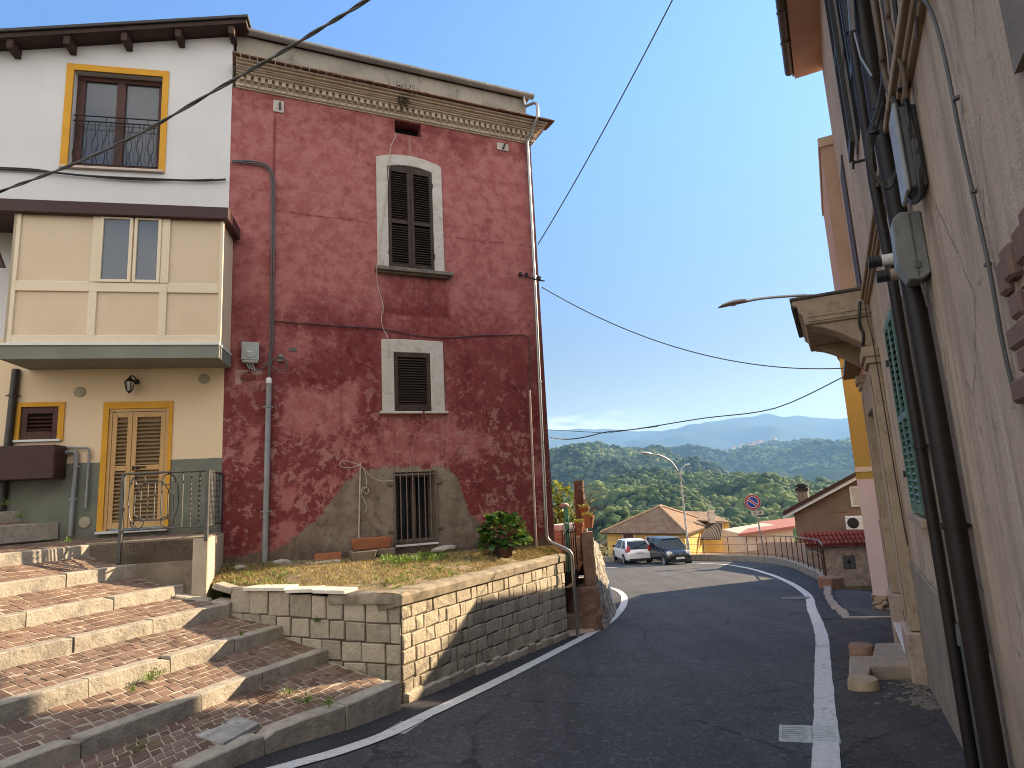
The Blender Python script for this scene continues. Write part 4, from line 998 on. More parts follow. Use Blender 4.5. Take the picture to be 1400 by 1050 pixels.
for i in range(230):
    a = random.uniform(0, 6.28); e = math.asin(random.uniform(-.1, 1)); d = Vector((math.cos(a)*math.cos(e), math.sin(a)*math.cos(e), math.sin(e)))
    r = random.uniform(.55, 1)**.6
    p = Vector((d.x*.44*r, d.y*.38*r, .27 + d.z*.45*r)); p *= 1 + .18*mnoise.noise(d*2.2+Vector((4,2,1)))
    broadleaf(mb, p, d*.8 + Vector((random.uniform(-.6,.6), random.uniform(-.6,.6), random.uniform(-.5,.5))), random.uniform(.11, .19), random.uniform(.1,.6))
part('foliage', mb, leafmat('glossy_leaves', (.025,.065,.015), (.055,.13,.024), (.17,.27,.04), .25, .18), t, smooth=180)
mb = MB()
for i in range(9):
    a = i*.7; mb.tube(smoothpath([(0,0,.05),(.08*math.cos(a),.08*math.sin(a),.22),(.22*math.cos(a),.22*math.sin(a),.42)],4), [.012]*8+[.005], 5)
part('stems', mb, M_DKWOOD, t)
mb = MB(); mb.lathe([(.13,-.05),(.17,.12),(.19,.12),(.19,.16),(.165,.16),(.15,.12),(.0001,.12)], (0,0,0), 16); part('pot', mb, plain('dark_pot', (.09,.045,.032), .7), t, smooth=40)
# tiny plant growing out of the cornice
t = thing('cornice_plant', 'small dark wild plant growing out of the cornice above the vent hole', 'plant', M=F_RED @ Matrix.Translation((3.12,-.22,9.50)))
mb = MB()
for i in range(90):
    p = Vector((random.gauss(0,.075), random.gauss(0,.05)-.05, random.uniform(-.12,.36))); 
    if p.z > .12: p.x *= 1.5
    leafclump(mb, p, .03, 5, .012, .035)
part('foliage', mb, leafmat('dark_wild_leaves', (.018,.030,.010), (.035,.055,.017), (.05,.05,.03), .6, .1), t)
mb = MB()
for i in range(5): mb.tube([(0,.1,-.1),(random.uniform(-.1,.1),-.05,.1),(random.uniform(-.15,.15),-.08,.32)], .006, 4)
part('stem', mb, M_DKWOOD, t)
# fittings let into the stairs
def zpt(px, py, z): d = at(px, py, 1) - EYE; return EYE + d*((z-EYE.z)/d.z)
q = [zpt(230,995,-.325), zpt(305,1018,-.345), zpt(355,990,-.345), zpt(290,968,-.325)]
m = MB(); nz = Vector((0,0,.030))
for (a0,a1,b0,b1) in ((0,.47,0,1),(.49,1,0,.62),(.49,1,.64,1)):
    bl = lambda s, t_: q[0].lerp(q[1], s).lerp(q[3].lerp(q[2], s), t_)
    pts = [bl(a0,b0), bl(a1,b0), bl(a1,b1), bl(a0,b1)]; m.hexa([p_ - nz for p_ in pts], [p_ + nz*.45 for p_ in pts])
solo('marble_patch', m, weathered('grey_marble', (.42,.41,.39), (.27,.26,.245), 6, .6, .3, c3=(.10,.10,.095), stain=.8), 'cracked grey marble slab set into the lowest paved step', 'slab', bevel=.006)
q = [zpt(332,953,-.30), zpt(360,963,-.32), zpt(384,950,-.315), zpt(355,944,-.30)]
t = thing('drain_cover', 'rusty square drain cover in the lowest paved step', 'drain cover', loc=(q[0]+q[2])/2)
m = MB(); o_ = (q[0]+q[2])/2; pts = [p_-o_ for p_ in q]; m.hexa([p_ - Vector((0,0,.02)) for p_ in pts], [p_ + Vector((0,0,.012)) for p_ in pts]); part('frame', m, plain('rust', (.10,.055,.035), .85), t)
m = MB()
for i in range(1, 7):
    a_ = pts[0].lerp(pts[1], i/7); b_ = pts[3].lerp(pts[2], i/7); m.tube([a_+Vector((0,0,.014)), b_+Vector((0,0,.014))], .006, 4)
    a_ = pts[0].lerp(pts[3], i/7); b_ = pts[1].lerp(pts[2], i/7); m.tube([a_+Vector((0,0,.014)), b_+Vector((0,0,.014))], .006, 4)
part('grid', m, bpy.data.materials['rust'], t)
# ================================================================== ROAD
def mat_asphalt(name, base, lite, worn=.5, bumpy=.5, rough=.85, agg=75):
    n = NT(name); p = n.obj
    big = n.noise(.35, 5, .6, vec=p); med = n.noise(2.2, 7, .7, vec=p); v = n.vor(agg, vec=p, out='Color'); vs = n.sep(v)[0]; grit = n.noise(28, 6, .85, vec=p)
    col = n.mix(n.step(n.math('ADD', n.math('MULTIPLY', big, .6), n.math('MULTIPLY', med, .4)), .36, .64), base, lite)
    col = n.mix(n.math('MULTIPLY', n.step(vs, .80, 1), worn), col, tuple(x*3.4 for x in lite))
    col = n.mix(n.math('MULTIPLY', n.step(grit, .5, .75), .5), col, tuple(x*.35 for x in base))
    rd_ = n.mapping(p, (1.3, .16, 1), rot=(0, 0, R(20)))
    ty = n.noise(1.0, 5, .6, .2, vec=rd_); col = n.mix(n.math('MULTIPLY', n.step(ty, .47, .66), .45), col, tuple(x*1.55 for x in lite)); col = n.mix(n.math('MULTIPLY', n.step(ty, .45, .30), .45), col, tuple(x*.55 for x in base))
    st = n.noise(1.1, 7, .7, .5, vec=n.mapping(p, (1,1,1), (4,2,0))); col = n.mix(n.math('MULTIPLY', n.step(st, .57, .66), .45), col, tuple(x*.45 for x in base))
    pw = n.mix(.12, p, n.noise(2.5, 5, .7, vec=p, color=True)); cr = n.vor(.42, 'DISTANCE_TO_EDGE', vec=pw)
    col = n.mix(n.math('MULTIPLY', n.step(cr, .012, .004), n.math('MULTIPLY', n.step(st, .44, .54), .75)), col, (.010,.010,.010))
    g2 = n.vor(22, vec=p, out='Color'); col = n.mix(n.math('MULTIPLY', n.step(n.sep(g2)[1], .86, .97), .35), col, tuple(x*2.6 for x in lite))
    n.bump(n.math('ADD', n.math('MULTIPLY', vs, .7), n.math('ADD', n.math('MULTIPLY', grit, 1.2), n.math('MULTIPLY', med, 1.5))), bumpy, .012)
    return n.done(col, rough, 0, .35)
M_ASPH = mat_asphalt('asphalt', (.038,.038,.039), (.056,.056,.058))
M_ASPHR = mat_asphalt('rough_old_asphalt', (.028,.027,.027), (.056,.053,.051), .45, 1.0, .95, 70)
M_ASPHD = mat_asphalt('new_dark_asphalt', (.020,.020,.022), (.030,.030,.033), .3, .5)
XL = ([-12,.5,4.3,5.49,6.31,7.55,7.9,12.6,13.5,16.6,17.8,19.5,21,44], [-4.6,-4.2,-3.55,-3.05,-2.6,-1.75,-1.8,.1,.5,1.3,1.2,-.5,-16,-18])
XR = ([-12,0,6.66,12.4,13.5,14.5,19.3,24.7,30,33,37,40.5,42.5,44], [-5,1.1,4.5,7.4,9.5,10,9.3,11.25,12.8,13.3,12.9,11.4,8,6])
def road_strip(fx0, fx1, y0, y1, dz, ny, nx):
    mb = MB(); vs = []
    for i in range(ny+1):
        Y = y0 + (y1-y0)*i/ny
        for j in range(nx+1):
            x = fx0(Y) + (fx1(Y)-fx0(Y))*j/nx
            vs.append((x, Y, roadz(Y) + dz + .010*mnoise.noise(Vector((x*.5, Y*.5, 2))) ))
    mb.add(vs, [(i*(nx+1)+j, i*(nx+1)+j+1, (i+1)*(nx+1)+j+1, (i+1)*(nx+1)+j) for i in range(ny) for j in range(nx)]); return mb
fi = lambda T: (lambda Y: float(np.interp(Y, T[0], T[1])))
struct('road', road_strip(fi(XL), fi(XR), -12, 44, 0, 140, 24), M_ASPH, smooth=180)
LINE_R = [(-.6,-1.2),(.4,1.2),(1.2,3.0),(1.78,4.2),(2.26,5.2),(2.64,6.0),(3.24,7.28),(4.17,9.27),(5.14,11.37),(6.6,14.9),(7.95,18.2),(9.25,22.8),(10.15,27.35),(10.7,31.5),(10.75,34.2),(10.3,36.2),(9.4,37.0),(7.0,37.3),(3,37.0),(-4,36.4)]
LINE_L = [(-3.5,-2),(-3.5,1),(-3.2,3.4),(-2.65,5.2),(-2.14,5.79),(-1.79,6.1),(-1.41,6.61),(-1.1,7.3),(-.77,8.02),(-.21,9.29),(.46,10.86),(1.43,13.21),(2.13,15.35),(2.78,17.96),(3.18,20.6),(3.2,23.0),(2.6,24.8),(1.0,26.1),(-1.5,26.9),(-8,27.5)]
def densify(pts, step=.12):
    P = smoothpath([Vector((p[0], p[1], 0)) for p in pts], 10); out = [P[0]]
    for q in P[1:]:
        d = (q-out[-1]).length; k = max(1, int(d/step)); a = out[-1]
        for i in range(1, k+1): out.append(a.lerp(q, i/k))
    return out
def ribbon(P, w0, w1, dz, rag=.012, f=3.0):
    mb = MB(); vs = []
    for i, p in enumerate(P):
        t = (P[min(i+1,len(P)-1)]-P[max(i-1,0)]).normalized(); n = Vector((t.y,-t.x,0))
        a = p + n*(w0 + rag*mnoise.noise(p*f+Vector((0,0,5)))); b = p + n*(w1 + rag*mnoise.noise(p*f+Vector((7,2,9))))
        for q in (a, b): vs.append((q.x, q.y, roadz(q.y) + dz + .010*mnoise.noise(Vector((q.x*.5, q.y*.5, 2)))))
    mb.add(vs, [(2*i, 2*i+1, 2*i+3, 2*i+2) for i in range(len(P)-1)]); return mb
def mat_paint():
    n = NT('road_paint'); p = n.obj
    w = n.noise(14, 8, .75, vec=p); b = n.noise(1.2, 4, vec=p); g = n.vor(120, vec=p, out='Color')
    k = n.step(n.math('ADD', w, n.math('MULTIPLY', n.math('SUBTRACT', b, .5), .5)), .60, .70)
    col = n.mix(n.step(w, .3, .6), (.62,.62,.60), (.50,.50,.485)); col = n.mix(n.math('MULTIPLY', k, .75), col, (.10,.10,.10))
    n.bump(n.sep(g)[0], .4, .006); return n.done(col, .75, 0, .3)
M_PAINT = mat_paint()
PR, PLn = densify(LINE_R), densify(LINE_L)
struct('road_marking', ribbon(PR, -.10, .10, .012), M_PAINT); struct('road_marking', ribbon(PLn, -.095, .095, .012), M_PAINT)
# rough strips outside the edge lines
def outside(side, y0, y1, fx, dz, mat, line):
    P = [p for p in line if y0 <= p.y <= y1]; mb = MB(); vs = []; nx = 8
    for p in P:
        xe = fx(p.y); xs = p.x + (.12 if side > 0 else -.12) + .05*mnoise.noise(Vector((p.x*1.5, p.y*1.5, 4)))
        for j in range(nx+1):
            x = xs + (xe-xs)*j/nx; e = min(1, j/1.5)
            vs.append((x, p.y, roadz(p.y) + .006 + dz*e + .010*mnoise.noise(Vector((x*.5, p.y*.5, 2))) + (.018*mnoise.noise(Vector((x*2.2, p.y*2.2, 7)))*e if dz > 0 else 0)))
    k = nx+1; mb.add(vs, [(i*k+j, i*k+j+1, (i+1)*k+j+1, (i+1)*k+j) for i in range(len(P)-1) for j in range(nx)]); return struct('pavement', mb, mat, smooth=180)
PRm = [p for p in PR if p.y < 30]
outside(1, -1, 13.0, lambda Y: 4.1+(Y-6.66)*.5095+.25, .03, M_ASPHR, PRm)
outside(-1, -1, 19.6, lambda Y: max(fi(XL)(Y), -4)+.0, .0, M_ASPHD, [p for p in PLn if p.y < 19.7])
outside(1, 13.0, 30, lambda Y: float(np.interp(Y, [13, 15.1, 19.6, 24.7, 30], [6.5, 7.4, 9.15, 11.1, 12.6])), .01, M_ASPHD, PRm)
mb = MB(); mb.add([(6.55,12.75,-1.115),(7.45,15.2,-1.35),(9.35,19.2,-1.72),(12.7,27.6,-3.12),(19,26,-3.4),(13,13,-1.9),(8.2,12.2,-1.15)], [(0,6,1),(1,6,5),(1,5,2),(2,5,4),(2,4,3)]); struct('lane', mb, M_ASPHD)
mb = MB(); mb.box(-.42,.42,-.05,.05,-.05,.035)
struct('kerb_strip', mb, M_KERB).matrix_world = Matrix.Translation((6.85,12.80,roadz(12.8)+.02)) @ Matrix.Rotation(R(-12),4,'Z')
# gullies
def gully(name_label, q, rows):
    c = sum((Vector((p[0],p[1],0)) for p in q), Vector())/4; z = roadz(c.y)+.018
    t = thing('drain_grate', name_label, 'drain grate', loc=(c.x,c.y,z-.02), group=None)
    P = [Vector((p[0]-c.x, p[1]-c.y, roadz(p[1])-roadz(c.y)+.006)) for p in q]
    bl = lambda s, u: P[0].lerp(P[1], s).lerp(P[3].lerp(P[2], s), u)
    m = MB()
    def patch(m, s0, s1, u0, u1, h=.006): m.hexa([p - Vector((0,0,.03)) for p in (bl(s0,u0),bl(s1,u0),bl(s1,u1),bl(s0,u1))], [p + Vector((0,0,h)) for p in (bl(s0,u0),bl(s1,u0),bl(s1,u1),bl(s0,u1))])
    for a in ((0,1,0,.05),(0,1,.95,1),(0,.06,.05,.95),(.94,1,.05,.95),(.06,.94,.47,.53)): patch(m, *a)
    part('frame', m, M_GRATE, t)
    m = MB()
    for k in range(rows):
        s = .06 + .88*(k+.22)/rows
        for (u0,u1) in ((.05,.47),(.53,.95)): patch(m, s, s+.88*.42/rows, u0, u1, .009)
    part('bars', m, M_GRATE, t)
    m = MB(); m.quad(*[p - Vector((0,0,.012)) for p in (bl(.05,.05),bl(.95,.05),bl(.95,.95),bl(.05,.95))]); part('pit', m, M_DARK, t)
    return t
M_GRATE = weathered('painted_grate', (.46,.50,.48), (.30,.33,.32), 9, .6, .2, c3=(.10,.11,.11), stain=.7)
gully('iron drain grate crossed by the white line at the right edge of the road', [(2.14,5.80),(2.33,6.25),(2.80,6.10),(2.60,5.64)], 7)
gully('iron drain grate on the left edge line below the corner of the stone planter wall', [(-1.50,6.68),(-1.37,7.10),(-1.11,7.03),(-1.24,6.61)], 7)
def rdpt(px, py):
    d = at(px, py, 1) - EYE; lo, hi = 1, 120
    for _ in range(60):
        m_ = (lo+hi)/2
        if EYE.z + d.z*m_ > roadz(m_): lo = m_
        else: hi = m_
    return EYE + d*lo
p = rdpt(1088, 818); mb = MB(); mb.lathe([(.36,-.02),(.36,.012),(.30,.016),(.28,.010),(.0001,.012)], (0,0,0), 24)
solo('manhole_cover', mb, weathered('worn_iron_cover', (.16,.155,.15), (.10,.10,.10), 9, .7, .3), 'round worn manhole cover in the road inside the right-hand curve', 'manhole cover', M=Matrix.Translation((p.x,p.y,p.z+.006)) @ Matrix.Rotation(R(-5), 4, 'X'), smooth=40)
# debris at the foot of the right wall
mb = MB()
for _ in range(260):
    t_ = random.uniform(-.4, 1.2); o_ = abs(random.gauss(0,.16))+.02
    p = Vector((4.098,6.658,0)) + Vector((.454,.891,0))*t_ + Vector((-.891,.454,0))*o_; s = random.uniform(.008,.035)
    r_ = rock(s, random.random()*9, 1.3, 1, .7, 1); mb.add([Vector(v)+Vector((p.x,p.y,roadz(p.y)+.04)) for v in r_.v], r_.f)
for _ in range(160):
    i = random.randrange(len(PRm)); p = PRm[i]
    if not 5 < p.y < 12: continue
    p = p + Vector((random.uniform(.25,.8),0,0)); s = random.uniform(.006,.02); r_ = rock(s, random.random()*9, 1.2, 1, .7, 1); mb.add([Vector(v)+Vector((p.x,p.y,roadz(p.y)+.03)) for v in r_.v], r_.f)
struct('rubble', mb, weathered('rubble_stone', (.16,.14,.12), (.10,.09,.08), 9, .9, .3, island=.6), kind='stuff')

# ================================================================== GATE, PILLAR AND GARDEN WALL BEYOND THE RED HOUSE
M_BRICKOLD = weathered('crumbling_brick_render', (.27,.165,.12), (.20,.13,.095), 7, .95, .9, c3=(.38,.30,.24), stain=.8, fine=25)
M_RUBBLE = weathered('grey_rubble', (.25,.225,.195), (.16,.15,.135), 6, .95, .7, c3=(.075,.07,.062), stain=.7, island=.4, fine=20)
A2 = at(800, 730, 13.5)
pil = thing('gate_pillar', 'crumbling reddish brick gate pillar on a rubble base', 'pillar', loc=(1.42,13.45,-1.2))
mb = MB()
vs = []; n_ = 14
for i in range(n_+1):
    z = .86 + (1.98-.86)*i/n_; h = .115
    for (sx, sy) in ((-1,-1),(1,-1),(1,1),(-1,1)):
        q = Vector((sx*h + .022*mnoise.noise(Vector((sx, sy, z*3.5))), sy*h + .022*mnoise.noise(Vector((sx+4, sy, z*3.5))), z)); vs.append(q)
mb.add(vs, [(i*4+j, i*4+(j+1)%4, (i+1)*4+(j+1)%4, (i+1)*4+j) for i in range(n_) for j in range(4)] + [(3,2,1,0), (n_*4,n_*4+1,n_*4+2,n_*4+3)])
part('shaft', mb, M_BRICKOLD, pil)
m = MB(); vs = []; nn = 7
for i in range(nn+1):
    z = -.05 + .93*i/nn
    for (x_, y_) in ((-.52,-.02),(-.25,-.24),(.02,-.30),(.17,-.16),(.20,.14),(-.3,.5)):
        k = 1.10 - .16*i/nn; q = Vector((x_*k, y_*k, z)); q.x += .05*mnoise.noise(Vector((x_*5, y_*5, z*4))); q.y += .06*mnoise.noise(Vector((x_*5+3, y_*5, z*4))); vs.append(q)
m.add(vs, [(i*6+j, i*6+(j+1)%6, (i+1)*6+(j+1)%6, (i+1)*6+j) for i in range(nn) for j in range(6)] + [tuple(range(nn*6, nn*6+6))]); part('base', m, M_BRICKOLD, pil)
gate = thing('iron_gate', 'small dark iron garden gate with a scrolled top beside the brick pillar', 'gate', loc=(1.15,13.3,-.3))
g0 = at(773, 800, 13.1) - Vector((1.15,13.3,-.3)); g1 = at(791, 800, 13.4) - Vector((1.15,13.3,-.3)); 
mb = MB(); gl = lambda s, z: Vector((g0.x+(g1.x-g0.x)*s, g0.y+(g1.y-g0.y)*s, z))
for s in (0,1): mb.tube([gl(s,.0), gl(s,1.17)], .014, 6)
for z in (.03,.32,1.1): mb.tube([gl(0,z), gl(1,z)], .011, 6)
for i in range(1,6): mb.tube([gl(i/6,.3), gl(i/6,1.16 if i % 2 else 1.12)], .009, 5)
for s in (.3,.7):
    mb.tube([gl(s+.22*math.cos(t), 1.22+.08*math.sin(t)) for t in np.linspace(0, 2*math.pi, 14)], .009, 5)
part('bars', mb, M_IRON, gate)
mb = MB(); a_, b_ = gl(.04,.04), gl(.96,.31); mb.hexa([gl(.04,.04)+Vector((0,-.006,0)), gl(.96,.04)+Vector((0,-.006,0)), gl(.96,.04)+Vector((0,.006,0)), gl(.04,.04)+Vector((0,.006,0))], [gl(.04,.31)+Vector((0,-.006,0)), gl(.96,.31)+Vector((0,-.006,0)), gl(.96,.31)+Vector((0,.006,0)), gl(.04,.31)+Vector((0,.006,0))]); part('kick_plate', mb, M_IRON, gate)
gs = thing('gate_steps', 'two worn stone steps leading from the road up to the iron gate', 'steps', loc=(1.2,12.9,-1.1))
q = [rdpt(777,872), rdpt(790,869), rdpt(813,840), rdpt(796,836), rdpt(776,843)]
q = [Vector((.86,12.55,0)), Vector((1.02,12.75,0)), Vector((1.42,13.12,0)), Vector((1.3,13.5,0)), Vector((.75,13.4,0))]
mb = MB(); mb.prism([(p.x-1.2, p.y-12.9) for p in q], -.15, .0, axis='z'); part('lower_step', mb, weathered('pink_worn_stone', (.46,.36,.29), (.38,.29,.23), 4, .8, .3), gs, bevel=.02)
mb = MB(); mb.prism([(-.40,.18),(.04,.30),(.15,.62),(-.5,.75)], -.1, .28, axis='z'); part('upper_step', mb, M_CONC, gs, bevel=.02)
mb = MB(); mb.prism([(-.45,.52),(.1,.62),(.15,1.6),(-.6,1.6)], -.1, .80, axis='z'); part('landing', mb, M_CONC, gs, bevel=.02)
# battered rubble wall following the bend
gw = thing('rubble_wall', 'battered grey rubble stone wall along the bend beyond the gate', 'wall', loc=(1.9,15.3,-1.4))
WP = [Vector((1.50,13.4,0)),Vector((1.75,14.4,0)),Vector((2.0,15.5,0)),Vector((2.25,16.7,0)),Vector((2.2,17.6,0)),Vector((1.6,18.3,0)),Vector((.4,18.9,0)),Vector((-2,19.6,0))]
WPs = densify(WP, .10)
mb = MB(); rows = 16; vs = []
for i, p in enumerate(WPs):
    t = (WPs[min(i+1,len(WPs)-1)]-WPs[max(i-1,0)]).normalized(); n = Vector((t.y,-t.x,0))
    zt = float(np.interp(p.y, [13.4,14.4,15.5,16.6,17.6,19.6],[.80,.60,.25,-.35,-.7,-1.0])); zb = roadz(p.y)-.1
    for j in range(rows+1):
        f = j/rows; z = zb + (zt-zb)*f; b_ = .26*(1-f)**1.3
        w_ = mnoise.noise(Vector((p.x*3, p.y*3, z*3.6)))*.06 + mnoise.noise(Vector((p.x*7, p.y*7, z*8)))*.025
        q = p + n*(b_ + w_ - .10); vs.append((q.x-1.9, q.y-15.3, z+1.4))
    q = p - n*.35; vs.append((q.x-1.9, q.y-15.3, zt+1.4)); 
k = rows+2; mb.add(vs, [(i*k+j, (i+1)*k+j, (i+1)*k+j+1, i*k+j+1) for i in range(len(WPs)-1) for j in range(k-1)])
def mat_rubble():
    n = NT('rubble_masonry'); p = n.obj
    pw = n.mix(.12, p, n.noise(6, 3, vec=p, color=True))
    e = n.vor(5.2, 'DISTANCE_TO_EDGE', vec=pw); c = n.vor(5.2, 'F1', vec=pw, out='Color'); f = n.noise(18, 6, .7, vec=p); b = n.noise(1.5, 5, vec=p)
    col = n.ramp(n.sep(c)[0], [(0,(.20,.185,.16)),(.5,(.32,.29,.245)),(1,(.45,.40,.33))]); col = n.mix(n.math('MULTIPLY', n.step(f,.45,.7),.5), col, (.07,.065,.058))
    col = n.mix(n.step(e, .05, .015), col, n.mix(n.step(b,.4,.6), (.28,.245,.20), (.13,.115,.10)))
    n.bump(n.math('ADD', n.math('MULTIPLY', n.step(e, 0, .09), 1.0), n.math('MULTIPLY', f, .5)), .9, .03); return n.done(col, .95, 0, .15)
M_RUBM = mat_rubble()
part('stone_face', mb, M_RUBM, gw, smooth=180)
mb = MB()
for i in range(9):
    z = .02+i*.098; a_, b_ = WP[0]+Vector((-.05,-.12,0)), WP[0].lerp(WP[1], .9)
    d_ = (b_-a_).normalized(); n_ = Vector((d_.y,-d_.x,0)); o = random.uniform(.06,.085)
    p_ = [a_-n_*.15, b_-n_*.15, b_+n_*o, a_+n_*o]
    mb.hexa([Vector((q.x-1.9,q.y-15.3,z+1.4-.02)) for q in p_], [Vector((q.x-1.9,q.y-15.3,z+1.4+.068)) for q in p_])
mb = MB()
c = at(815, 811, 14.2); mb.cbox((0,0,0), (.02,.26,.42))
pm = part('meter_plate', mb, M_WHITEP, gw, 'white metal meter cover set in the rubble wall', bevel=.006); pm.location = (1.70+.235-1.9, 14.2-15.3, -.62+1.4); pm.rotation_euler = (0, R(-12), R(-14))
# pots on the pillar and wall
M_SUCC = leafmat('yellow_green_succulent', (.20,.22,.03), (.34,.30,.05), (.42,.33,.08), .6, .3)
def pot(loc, r, h, lab, plant=True, stem=0):
    t = thing('flower_pot', lab, 'flower pot', loc=loc, group='terracotta pots by the gate')
    m = MB(); m.lathe([(r*.68,0),(r*.92,h*.8),(r*1.05,h*.8),(r*1.08,h),(r*.95,h),(r*.9,h*.85),(.0001,h*.85)], (0,0,0), 18); part('pot', m, M_TERRA, t, smooth=40)
    m = MB()
    for _ in range(60):
        a = random.uniform(0,6.28); q = Vector((math.cos(a), math.sin(a), 0))*r*random.uniform(0,1.05); leafclump(m, q + Vector((0,0,h+random.uniform(-.01,.05))), .03, 5, .012, .03)
    part('plant', m, M_SUCC, t)
    return t
pot(at(792.5,732,13.45), .105, .26, 'terracotta flower pot with yellow succulents standing on the brick pillar')
pp_ = at(805.5,722,14.2); pot(pp_, .125, .27, 'larger terracotta flower pot with sparse plants on the wall behind the pillar')
p3 = at(799.5,706,14.6); pot(p3, .12, .20, 'raised terracotta flower pot overflowing with yellow succulents, highest of the three')
m = MB(); m.lathe([(.075,0),(.05,.05),(.035,.2),(.05,p3.z-.62)], (0,0,0), 12); solo('pot_stand', m, weathered('pale_stone_stand', (.50,.44,.37), (.40,.35,.29), 6, .9, .3), 'slim pale stone stand under the raised flower pot', 'stand', M=Matrix.Translation((p3.x,p3.y,.62)), smooth=40)
# green post, tank, stump, bush in the garden
t = thing('green_post', 'mint green square metal post with a stone on top', 'post', loc=at(778,767,13.7))
m = MB(); m.box(-.05,.05,-.05,.05,-.3,1.12); part('shaft', m, weathered('mint_paint', (.12,.42,.27), (.09,.34,.22), 5, .6, .15), t, bevel=.006)
r_ = rock(.085, 2.2, 1.25, 1, .7, 2); m = MB(); m.add([(v[0]-.03, v[1], v[2]+1.17) for v in r_.v], r_.f); part('cap_stone', m, bpy.data.materials['pale_stone'], t, smooth=180)
for z_ in (.62, .86):
    m = MB(); m.cbox((0,-.055,z_),(.035,.01,.035)); part('bolt', m, M_IRON, t)
tk = at(778,734,15.2); tk.z = .30
t = thing('water_tank', 'round pale pinkish plastic tank with a white lid behind the gate', 'tank', loc=tk)
m = MB(); m.lathe([(.36,-.6),(.385,-.1),(.365,-.09),(.365,-.07),(.385,-.06),(.385,.2),(.365,.21),(.365,.23),(.385,.24),(.385,.42)], (0,0,0), 28); part('body', m, weathered('sun_faded_plastic', (.62,.42,.31), (.56,.37,.27), 2, .55, .1), t, smooth=40)
m = MB(); m.lathe([(.40,.42),(.405,.50),(.36,.56),(.0001,.58)], (0,0,0), 28); part('lid', m, M_WHITEP, t, smooth=50)
tr_ = at(794,700,15.0)
t = thing('tree_stump', 'rough brown cut trunk with a dry bare creeper', 'stump', loc=(tr_.x,tr_.y,.2))
m = MB(); vs = []
for i in range(15):
    z = -.4+i*.148
    for j in range(12):
        a = 2*math.pi*j/12; r = .125*(1+.22*mnoise.noise(Vector((math.cos(a)*1.5, math.sin(a)*1.5, z*2.2)))); vs.append((r*math.cos(a), r*math.sin(a), z))
m.add(vs, [(i*12+j, i*12+(j+1)%12, (i+1)*12+(j+1)%12, (i+1)*12+j) for i in range(14) for j in range(12)] + [tuple(range(14*12,15*12))])
part('trunk', m, weathered('rough_bark', (.17,.105,.072), (.105,.066,.048), 9, .95, .8, c3=(.22,.15,.10), stain=.6), t)
m = MB()
for i in range(46):
    p0 = Vector((random.uniform(-.12,.14), -.12, random.uniform(.6,1.5))); d = Vector((random.uniform(-.5,.9), random.uniform(-.3,.2), random.uniform(.1,.9)))
    p1 = p0 + d*random.uniform(.2,.5); p2 = p1 + (d+Vector((random.uniform(-.6,.6), random.uniform(-.4,.4), random.uniform(-.5,.4))))*random.uniform(.15,.4)
    m.tube([p0, p1, p2], [.008,.006,.003], 4, cap=False)
part('dry_creeper', m, weathered('dry_twig', (.20,.11,.08), (.14,.08,.06), 9, .9, .2), t)
bs = at(768,735,16.2)
t = thing('lemon_bush', 'bright yellow-green leafy bush behind the red house corner', 'bush', loc=(bs.x,bs.y,.1))
m = MB()
for i in range(900):
    d = Vector((random.gauss(0,1), random.gauss(0,1), random.gauss(0,1))).normalized(); r = random.random()**.45
    p = Vector((d.x*.62*r, d.y*.6*r, 1.15+d.z*.62*r)); p *= 1+.15*mnoise.noise(d*2.3)
    if mnoise.noise(p*3.1) < -.18: continue
    broadleaf(m, p, d+Vector((random.uniform(-.8,.8),random.uniform(-.8,.8),random.uniform(-.6,.6))), random.uniform(.07,.13), .3)
part('crown', m, leafmat('lemon_leaves', (.07,.12,.018), (.20,.24,.03), (.38,.36,.06), .4, .4), t, smooth=180)
m = MB(); m.tube([(0,0,-.3),(.02,0,.4),(-.03,.02,.9)], [.04,.035,.02], 7)
for i in range(7): a=i*.9; m.tube([(-.01,0,.5),(.2*math.cos(a),.2*math.sin(a),.9),(.42*math.cos(a),.42*math.sin(a),1.3)], [.018,.013,.006], 5)
part('trunk', m, M_DKWOOD, t)
mb = MB(); mb.add([(-6,13,-.25),(.95,12.9,-.25),(1.35,13.7,.18),(1.7,15,.1),(1.9,16.5,-.5),(-4,19.3,-1.0),(-8,19,-1)], [(0,1,2,3,4,5,6)]); struct('ground', mb, bpy.data.materials['dry_soil'])
